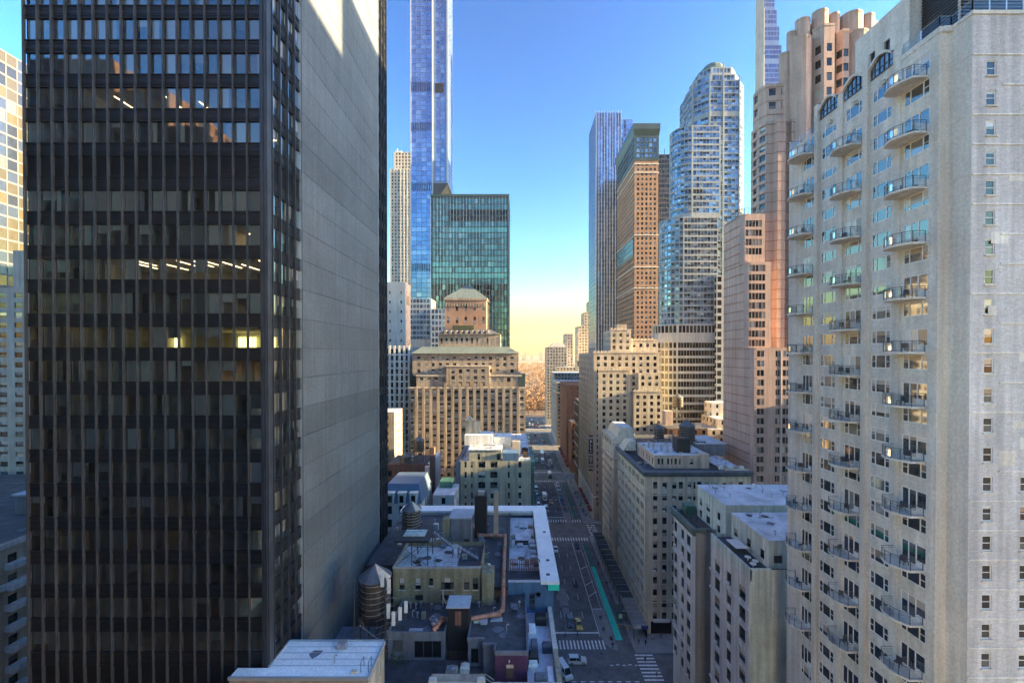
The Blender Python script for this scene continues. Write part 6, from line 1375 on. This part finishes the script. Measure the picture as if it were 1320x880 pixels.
def signal(x, y, ax, label):
    t = thing('traffic_light', label, 'traffic light', (x, y, .13), group='traffic lights on arms'); b = MB(); b.bar((x,y,.13),(x,y,6.6),.1,8,0,.08); obj('pole', b, 'galv', t); b = MB(); b.tube([(x,y,6.3),(x+ax,y,6.9)], .06, 6); obj('arm', b, 'galv', t)
    for f in (.55, .98):
        hx = x+ax*f; hz = 6.3+.6*f; h = MB(); h.box(hx-.17, hx+.17, y-.16, y+.16, hz-1.15, hz-.1)
        for q in range(3): h.bar((hx,y+.16,hz-.3-.33*q),(hx,y+.3,hz-.3-.33*q),.12,8)
        obj('signal_head', h, 'signal_yellow', t)
signal(32.9, 109.0, -5.2, 'traffic light arm at the near crossing'); signal(32.9, 193, -5.2, 'traffic light arm at the second crossing'); signal(10.0, 173.5, 5, 'left traffic light arm before the second crossing'); signal(32.9, 272, -5, 'traffic light arm at the third crossing')
for k in range(3):
    t = thing('planter', ['dark round planter on the island nearest the crossing','middle round planter on the traffic island','farthest round planter on the traffic island'][k], 'planter', ((26.7,25.4,25.6)[k], (112.6,116.3,121.6)[k], .12), group='planters on the traffic island'); x, y = t.location.x, t.location.y
    b = MB(); b.bar((x,y,.12),(x,y,.75),.42,10,0,.5); obj('pot', b, 'red_brick' if k == 0 else 'slate_paint', t); b = MB(); b.bar((x,y,.75),(x,y,.9),.4,8,0,.1); obj('soil', b, 'leaf', t)

# ---- vehicles
CAR_COL = {'white': (.70,.71,.72), 'black': (.018,.019,.022), 'dark blue': (.03,.045,.08), 'grey': (.16,.17,.18), 'silver': (.42,.43,.45), 'red': (.28,.02,.02), 'yellow': (.75,.42,.015)}
for k, v in CAR_COL.items():
    m = flat('paint_'+k.replace(' ', '_'), v, .3, 0, .5, .05, .5); m.node_tree.nodes['Principled BSDF'].inputs['Coat Weight'].default_value = .6
    M['paint_'+k] = m
DIM = {'sedan': (4.8, 1.85, 1.45), 'suv': (4.8, 1.95, 1.78), 'van': (5.4, 2.05, 2.35), 'truck': (7.2, 2.3, 3.1), 'bus': (11.8, 2.55, 3.1)}
PROTO = {}
def car_meshes(kind, col):
    if (kind, col) in PROTO: return PROTO[(kind, col)]
    L, w, h = DIM[kind]; pm = 'paint_'+col; hl = L/2; hw = w/2; P = []
    def prof(pts, wid, taper=1.0, z_ref=None):
        """side outline (y, z) swept across the width; upper part drawn in"""
        b = MB(); n = len(pts); zt = max(p[1] for p in pts); zb = min(p[1] for p in pts)
        def xx(z): return wid*(1 - (1-taper)*max(0, (z-zb)/(zt-zb)))
        l = [(-xx(z), y, z) for y, z in pts]; r = [(xx(z), y, z) for y, z in pts]
        b.poly(l[::-1]); b.poly(r)
        for k in range(n): j = (k+1) % n; b.quad(l[k], l[j], r[j], r[k])
        return b
    if kind in ('sedan', 'suv', 'van'):
        bel = .92 if kind == 'sedan' else 1.05 if kind == 'suv' else 1.25
        hood = .78*hl if kind != 'van' else .93*hl
        body = prof([(-hl,.38),(-hl+.15,.25),(hl-.15,.25),(hl,.38),(hl-.03,bel-.22),(hl*.42 if kind != 'van' else hl*.72,bel),(-hl*.62 if kind == 'sedan' else -hl+.06,bel+.02),(-hl+.02,bel-.08)], hw, .93)
        if kind == 'sedan': cab = [(hl*.42,bel-.02),(hl*.12,h-.06),(-hl*.30,h-.04),(-hl*.66,bel-.02)]; rf = [(hl*.12,h-.07),(hl*.0,h),(-hl*.25,h),(-hl*.32,h-.06)]
        elif kind == 'suv': cab = [(hl*.44,bel-.02),(hl*.16,h-.06),(-hl*.84,h-.06),(-hl*.97,bel-.02)]; rf = [(hl*.17,h-.08),(hl*.08,h),(-hl*.8,h),(-hl*.87,h-.08)]
        else: cab = [(hl*.74,bel-.02),(hl*.44,h-.1),(-hl*.97,h-.1),(-hl*.985,bel-.02)]; rf = [(hl*.46,h-.16),(hl*.34,h),(-hl*.94,h),(-hl*.98,h-.16)]
        P.append(('body', body.mesh('body', [pm]))); P.append(('cabin_glass', prof(cab, hw*.9, .82).mesh('cabin_glass', ['car_glass'])))
        roof = prof(rf, hw*.765, .9)
        for (y, q) in ((cab[0][0]*.9, cab[1][0]), ): pass
        P.append(('roof', roof.mesh('roof', [pm])))
        pl = MB()
        for s in (-1, 1):
            pl.bar((s*hw*.86, cab[0][0], bel), (s*hw*.74, cab[1][0], h-.07), .05, 4); pl.bar((s*hw*.86, cab[3][0]+.05, bel), (s*hw*.74, cab[2][0], h-.07), .06, 4); pl.bar((s*hw*.875, -.1*hl, bel), (s*hw*.74, -.1*hl, h-.07), .04, 4)
            if kind == 'van': pl.quad((s*hw*.905,.15*hl,bel),(s*hw*.905,-.98*hl,bel),(s*hw*.76,-.97*hl,h-.12),(s*hw*.76,.15*hl,h-.12))
        P.append(('pillar', pl.mesh('pillar', [pm])))
    elif kind == 'truck':
        b = MB(); b.box(-hw, hw, -hl, hl*.42, .75, h); P.append(('cargo_box', b.mesh('cargo_box', ['paint_white'])))
        P.append(('cab', prof([(hl*.46,.45),(hl,.45),(hl,1.25),(hl*.86,1.4),(hl*.74,2.2),(hl*.46,2.25)], hw*.92, .92).mesh('cab', [pm]))); b = MB(); b.poly([(-hw*.75,hl*.872,1.45),(hw*.75,hl*.872,1.45),(hw*.7,hl*.752,2.12),(-hw*.7,hl*.752,2.12)]); P.append(('windscreen', b.mesh('windscreen', ['car_glass'])))
        b = MB(); b.box(-hw*.8, hw*.8, -hl+.1, hl*.9, .42, .75); P.append(('chassis', b.mesh('chassis', ['rubber'])))
    else:
        P.append(('body', prof([(-hl,.4),(hl,.4),(hl,1.2),(hl-.1,h-.1),(hl-.4,h),(-hl+.3,h),(-hl,h-.2)], hw, .96).mesh('body', [pm]))); b = MB()
        for s in (-1, 1): b.quad((s*hw*.99,-hl+.6,1.4),(s*hw*.99,hl-.4,1.4),(s*hw*.975,hl-.4,2.4),(s*hw*.975,-hl+.6,2.4))
        b.quad((-hw*.9,hl-.0,1.25),(hw*.9,hl-.0,1.25),(hw*.88,hl-.08,2.5),(-hw*.88,hl-.08,2.5)); P.append(('cabin_glass', b.mesh('cabin_glass', ['car_glass'])))
    wm = MB(); wm.bar((-.11,0,0),(.11,0,0),.33 if kind != 'truck' else .42,12); wm.bar((.105,0,0),(.125,0,0),.2,8,1); wm.bar((-.125,0,0),(-.105,0,0),.2,8,1); wmm = wm.mesh('wheel', ['rubber', 'galv'])
    hm = MB(); hm.box(-.2,.2,-.06,.06,-.09,.09); hmm = hm.mesh('headlight', ['headlight']); tmm = hm.mesh('tail_light', ['tail'])
    PROTO[(kind, col)] = (P, wmm, hmm, tmm); return PROTO[(kind, col)]
def car(kind, col, x, y, rz, label, group, detail=True, taxi=False):
    L, w, h = DIM[kind]; P, wm, hm, tm = car_meshes(kind, col)
    nm = {'sedan': 'car', 'suv': 'car', 'van': 'van', 'truck': 'truck', 'bus': 'bus'}[kind]
    t = thing('taxi' if taxi else nm, label, 'taxi' if taxi else nm, (x, y, .01), rz, group, local=True)
    def add(n, me, loc=(0,0,0)):
        o = link(bpy.data.objects.new(n, me)); o.parent = t; o.location = loc
    for n, me in P: add(n, me)
    for sx in (-1, 1):
        for sy in (-1, 1): add('wheel', wm, (sx*(w/2-.1), sy*L*.31, .33 if kind != 'truck' else .42))
        if detail: add('headlight', hm, (sx*w*.33, L/2-.04, .66 if kind != 'truck' else .85)); add('tail_light', tm, (sx*w*.36, -L/2+.04, .78))
    if taxi:
        b = MB(); b.box(-.35,.35,-.12,.12,h,h+.2); add('roof_sign', b.mesh('roof_sign', ['sign_white']))
    return t
S180 = math.pi
car('sedan', 'yellow', 18.5, 118.4, S180, 'yellow taxi waiting at the near stop line', 'vehicles on the avenue', taxi=True)
car('suv', 'dark blue', 16.0, 119.4, S180, 'dark blue car waiting left of the yellow taxi', 'vehicles on the avenue')
car('suv', 'white', 15.9, 104.3, -math.pi/2, 'white car crossing sideways in the near junction', 'vehicles on the avenue')
car('van', 'white', 12.2, 100.6, S180*1.12, 'white van at the bottom of the picture beside the terrace parapet', 'vehicles on the avenue')
car('sedan', 'white', 16.2, 164, S180, 'white car driving just before the second crossing', 'vehicles on the avenue')
car('suv', 'black', 25.3, 166.5, S180, 'dark car standing right before the second crossing', 'vehicles on the avenue')
car('truck', 'white', 15.8, 222, S180, 'white box truck in the left lane past the second crossing', 'vehicles on the avenue')
car('truck', 'white', 19.6, 296, S180, 'white box truck in the block past the third crossing', 'vehicles on the avenue')
car('bus', 'white', 20.6, 318, S180, 'white bus in the block past the third crossing', 'vehicles on the avenue')
car('van', 'white', 11.9, 236, S180, 'white van at the left kerb past the second crossing', 'vehicles on the avenue')
car('truck', 'black', 22, 262, S180, 'dark truck in the third junction', 'vehicles on the avenue')
cr = random.Random(5); COLS = ['white', 'white', 'black', 'black', 'grey', 'silver', 'dark blue', 'white', 'red', 'grey']
names = {196: 'the second and third crossings', 276: 'the third and fourth crossings', 356: 'the fourth and fifth crossings', 433: 'the fifth crossing and the park'}
for (a, c) in [(199, 250), (279, 325), (359, 407), (434, 488)]:
    nm = names[{199:196, 279:276, 359:356, 434:433}[a]]
    for (x, what, gap, p) in ((12.0, 'parked at the left kerb', 6.4, .85), (25.2, 'parked along the bike lane', 6.4, .85), (15.5, 'driving in the left lane', 9, .6), (18.8, 'driving in the middle lane', 9, .6), (22.1, 'driving in the right lane', 9, .55)):
        y = a + 4 + cr.uniform(0, 3)
        while y < c - 3:
            if cr.random() < p and not (abs(y-236) < 7 and x < 13) and not (abs(y-222) < 8 and abs(x-15.5) < 1) and not (abs(y-296) < 9 and abs(x-18.8) < 1) and not (abs(y-318) < 11 and 18 < x < 23):
                kd = cr.choice(('sedan', 'suv', 'suv', 'van')); co = cr.choice(COLS)
                if 'driving' in what and cr.random() < .2: co, kd = 'yellow', 'sedan'
                word = 'taxi' if co == 'yellow' else {'sedan': 'low car', 'suv': 'tall car', 'van': 'van'}[kd]
                car(kd, co, x + cr.uniform(-.15,.15), y, S180, '%s %s %s between %s' % (co, word, what, nm), 'vehicles on the avenue', detail=y < 260, taxi=co == 'yellow')
            y += gap + (cr.uniform(0, 9) if gap > 7 else cr.uniform(0, .8))

# ---- people
def person_mesh(step, arm):
    me = bpy.data.meshes.new('person'); import bmesh
    bm = bmesh.new(); sk = bm.verts.layers.skin.verify()
    V = {}
    def v(n, co, r, root=False): x = bm.verts.new(co); x[sk].radius = (r, r*.85); x[sk].use_root = root; V[n] = x
    v('pel', (0,0,.95), .15, True); v('bel', (0,0,1.12), .14); v('che', (0,.02,1.35), .17); v('nek', (0,.02,1.52), .06); v('hed', (0,.04,1.62), .085); v('top', (0,.04,1.72), .07)
    for s, n in ((-1, 'l'), (1, 'r')):
        f = step*s
        v(n+'hip', (s*.09,0,.88), .105); v(n+'kne', (s*.10,f*.16+.03,.50), .07); v(n+'ank', (s*.10,f*.28-.03,.09), .05); v(n+'toe', (s*.11,f*.28+.13,.04), .04)
        v(n+'sho', (s*.19,.01,1.42), .07); v(n+'elb', (s*.25,-f*.10*arm,1.15), .05); v(n+'wri', (s*.26,-f*.2*arm+.07,.93), .035); v(n+'han', (s*.26,-f*.22*arm+.1,.83), .035)
    E = [('pel','bel'),('bel','che'),('che','nek'),('nek','hed'),('hed','top')]
    for n in 'lr': E += [('pel',n+'hip'),(n+'hip',n+'kne'),(n+'kne',n+'ank'),(n+'ank',n+'toe'),('che',n+'sho'),(n+'sho',n+'elb'),(n+'elb',n+'wri'),(n+'wri',n+'han')]
    for a, b in E: bm.edges.new((V[a], V[b]))
    bm.to_mesh(me); bm.free(); o = bpy.data.objects.new('tmp', me); COL.objects.link(o); o.modifiers.new('s', 'SKIN'); sd = o.modifiers.new('d', 'SUBSURF'); sd.levels = 1
    r = bpy.data.meshes.new_from_object(o.evaluated_get(bpy.context.evaluated_depsgraph_get())); bpy.data.objects.remove(o); r.name = 'person'
    return r
COATS = {'black': (.015,.015,.018), 'dark blue': (.02,.03,.07), 'beige': (.35,.28,.2), 'red': (.3,.03,.03), 'grey': (.12,.12,.13), 'white': (.6,.6,.6)}
M['skin'] = flat('skin', (.42,.27,.2), .6, var=0); M['trousers'] = flat('trousers', (.025,.028,.04), .8, var=.1); M['hair'] = flat('hair', (.03,.022,.018), .7, var=0)
for k, c in COATS.items(): M['coat_'+k] = flat('coat_'+k.replace(' ', '_'), c, .85, var=.1)
base = [person_mesh(1, 1), person_mesh(-.6, .8)]
def person(x, y, rz, coat, lab, i):
    me = base[i % 2].copy()
    for mt in ('trousers', 'coat_'+coat, 'skin', 'hair'): me.materials.append(M[mt])
    for p in me.polygons:
        z = p.center.z; hand = abs(p.center.x) > .2 and z < .92
        p.material_index = 2 if hand or (1.52 < z and not (z > 1.69 or (p.center.y < .0 and z > 1.56))) else 3 if z > 1.52 else 1 if z > .86 else 0
        p.use_smooth = True
    o = link(bpy.data.objects.new('person', me)); o.location = (x, y, .13 if x > KR or x < KL else 0.01); o.rotation_euler = (0,0,rz); tag(o, lab, 'person', 'pedestrians')
PP = [(13.9,113.2,1.6,'black','person in black stepping onto the near crosswalk at its left end'),(17.5,114.0,-1.5,'dark blue','person in dark blue in front of the yellow taxi'),(26.4,109.4,.4,'red','person in red at the rounded tip of the traffic island'),
 (33.5,104,0.2,'black','person in black halfway over the side street crossing'),(34.9,99.6,3.0,'beige','person in beige coming over the side street crossing'),(35.8,96,3.1,'dark blue','person in dark blue at the near end of the side street crossing'),(33.8,110.6,2.4,'grey','person in grey waiting at the corner'),(35.6,110.2,2.2,'black','person in black waiting right of the grey one at the corner'),(38.2,112.2,1.7,'white','person in white beside the corner shop front'),(40.8,113.0,1.7,'red','person in red before the lit fascia'),
 (31.0,131,0,'red','person in red walking beside the green lane'),(31.4,139,3.1,'black','person in black walking beside the shed'),(31.2,152,0,'grey','person in grey walking where the green lane begins'),(33.8,180,0,'black','person in black at the second crossing right side'),(35.0,183,3,'beige','person in beige at the second crossing right side'),(34.2,186,0,'dark blue','person in dark blue at the second crossing right side'),(34,205,3,'black','person in black before the cream sign hotel'),(35,216,0,'white','person in white before the cream sign hotel')]
q = random.Random(9); seen_l = set()
for k in range(26):
    side = k % 4 == 0; x = q.uniform(7, 9.8) if side else q.uniform(33.2, 36.6); y = q.choice((q.uniform(192, 255), q.uniform(192, 255), q.uniform(272, 330))); c = q.choice(list(COATS)); d = q.choice((('walking away', 0), ('walking this way', math.pi)))
    PP.append((x, y, d[1], c, 'person in %s %s on the %s pavement, %s' % (c, d[0], 'left' if side else 'right', 'beside the cream sign hotel' if y < 230 and not side else 'past the second crossing' if y < 260 else 'past the third crossing')))
for i, (x, y, rz, c, l) in enumerate(PP): person(x, y, rz, c, l, i)

# ================================================================== PARK AND SKYLINE
def tree_crown(b, x, y, z, r, h, n, rr, s0=.5, s1=1.3):
    for k in range(n):
        u = rr.uniform(-1, 1); a = rr.uniform(0, 6.28); q = rr.random()**.4; p = math.sqrt(1-u*u)
        c = Vector((x + r*q*p*math.cos(a), y + r*q*p*math.sin(a), z + h*.5*(1+u*q))); s = rr.uniform(s0, s1)
        d = Vector((rr.uniform(-1,1), rr.uniform(-1,1), rr.uniform(.1,1.2))).normalized(); v = d.cross(Vector((rr.uniform(-1,1), rr.uniform(-1,1), .3))).normalized()
        b.quad(tuple(c-d*s), tuple(c+v*s*.22), tuple(c+d*s), tuple(c-v*s*.22))
tr = random.Random(3)
for k in range(16):
    x = 8 + (k % 8)*9 + tr.uniform(-3,3); y = 524 + 22*(k//8) + tr.uniform(-5,8); h = tr.uniform(12, 17)
    t = thing('bare_tree', 'bare brown park tree standing at the park edge', 'tree', (x, y, .03), group='bare trees at the park edge')
    b = MB(); b.bar((x,y,0),(x,y,h*.45),.4,6,0,.25)
    for q in range(6): a = q*1.05; b.bar((x,y,h*(.3+.03*q)),(x+2.8*math.cos(a),y+2.8*math.sin(a),h*(.7+.04*q)),.14,4,0,.04)
    obj('trunk', b, 'bark', t); b = MB(); tree_crown(b, x, y, h*.35, 4.6, h*.65, 260, tr, .3, .9); obj('crown', b, 'twigs', t, kind='stuff')
b = MB()
for k in range(1500):
    y = 570 + 2600*(tr.random()**1.7); sp = 90 + .22*(y-500); x = 30 + tr.uniform(-1, 1)*sp
    tree_crown(b, x, y, 2, 6+y*.002, tr.uniform(10,17), 26, tr, 1.6+y*.0006, 3.2+y*.0012)
    b.bar((x,y,0),(x,y,7),.5,3,0,.3,False)
obj('park_woods', b, 'twigs', None, kind='stuff')
for k in range(26):
    x = -420 + k*44 + tr.uniform(-15,15); y = 4300 + tr.uniform(0,900); h = tr.choice((40,55,70,95,120)); w = tr.uniform(16,30)
    t = MB(); t.box(x, x+w, y, y+w, 0, h); t.box(x+w*.3, x+w*.6, y+w*.3, y+w*.6, h, h+6)
    single('far_building', t, 'grey_stone' if k % 2 else 'tan_brick', 'hazy far building on the horizon beyond the park', 'building', 'hazy buildings beyond the park')
b = MB(); n = 40
for k in range(n):
    x0 = -5000 + 10000*k/n; x1 = -5000 + 10000*(k+1)/n; f = lambda x: 30 + 22*math.sin(x*.0013) + 12*math.sin(x*.0041)
    b.quad((x0,6500,-1),(x1,6500,-1),(x1,7000,f(x1)),(x0,7000,f(x0)))
obj('far_hills', b, 'park_ground', None, kind='structure')

# ---- air
hz = bpy.data.materials.new('haze'); hz.use_nodes = True; ht = hz.node_tree; ht.nodes.clear()
ho = ht.nodes.new('ShaderNodeOutputMaterial'); hv = ht.nodes.new('ShaderNodeVolumePrincipled')
hv.inputs['Color'].default_value = (.95, .87, .72, 1); hv.inputs['Density'].default_value = .00005; hv.inputs['Anisotropy'].default_value = .2
ht.links.new(hv.outputs[0], ho.inputs['Volume'])
M['haze'] = hz
obj('haze', MB().box(-6100, 6100, -2100, 9100, -1.5, 476), 'haze', None, kind='stuff')
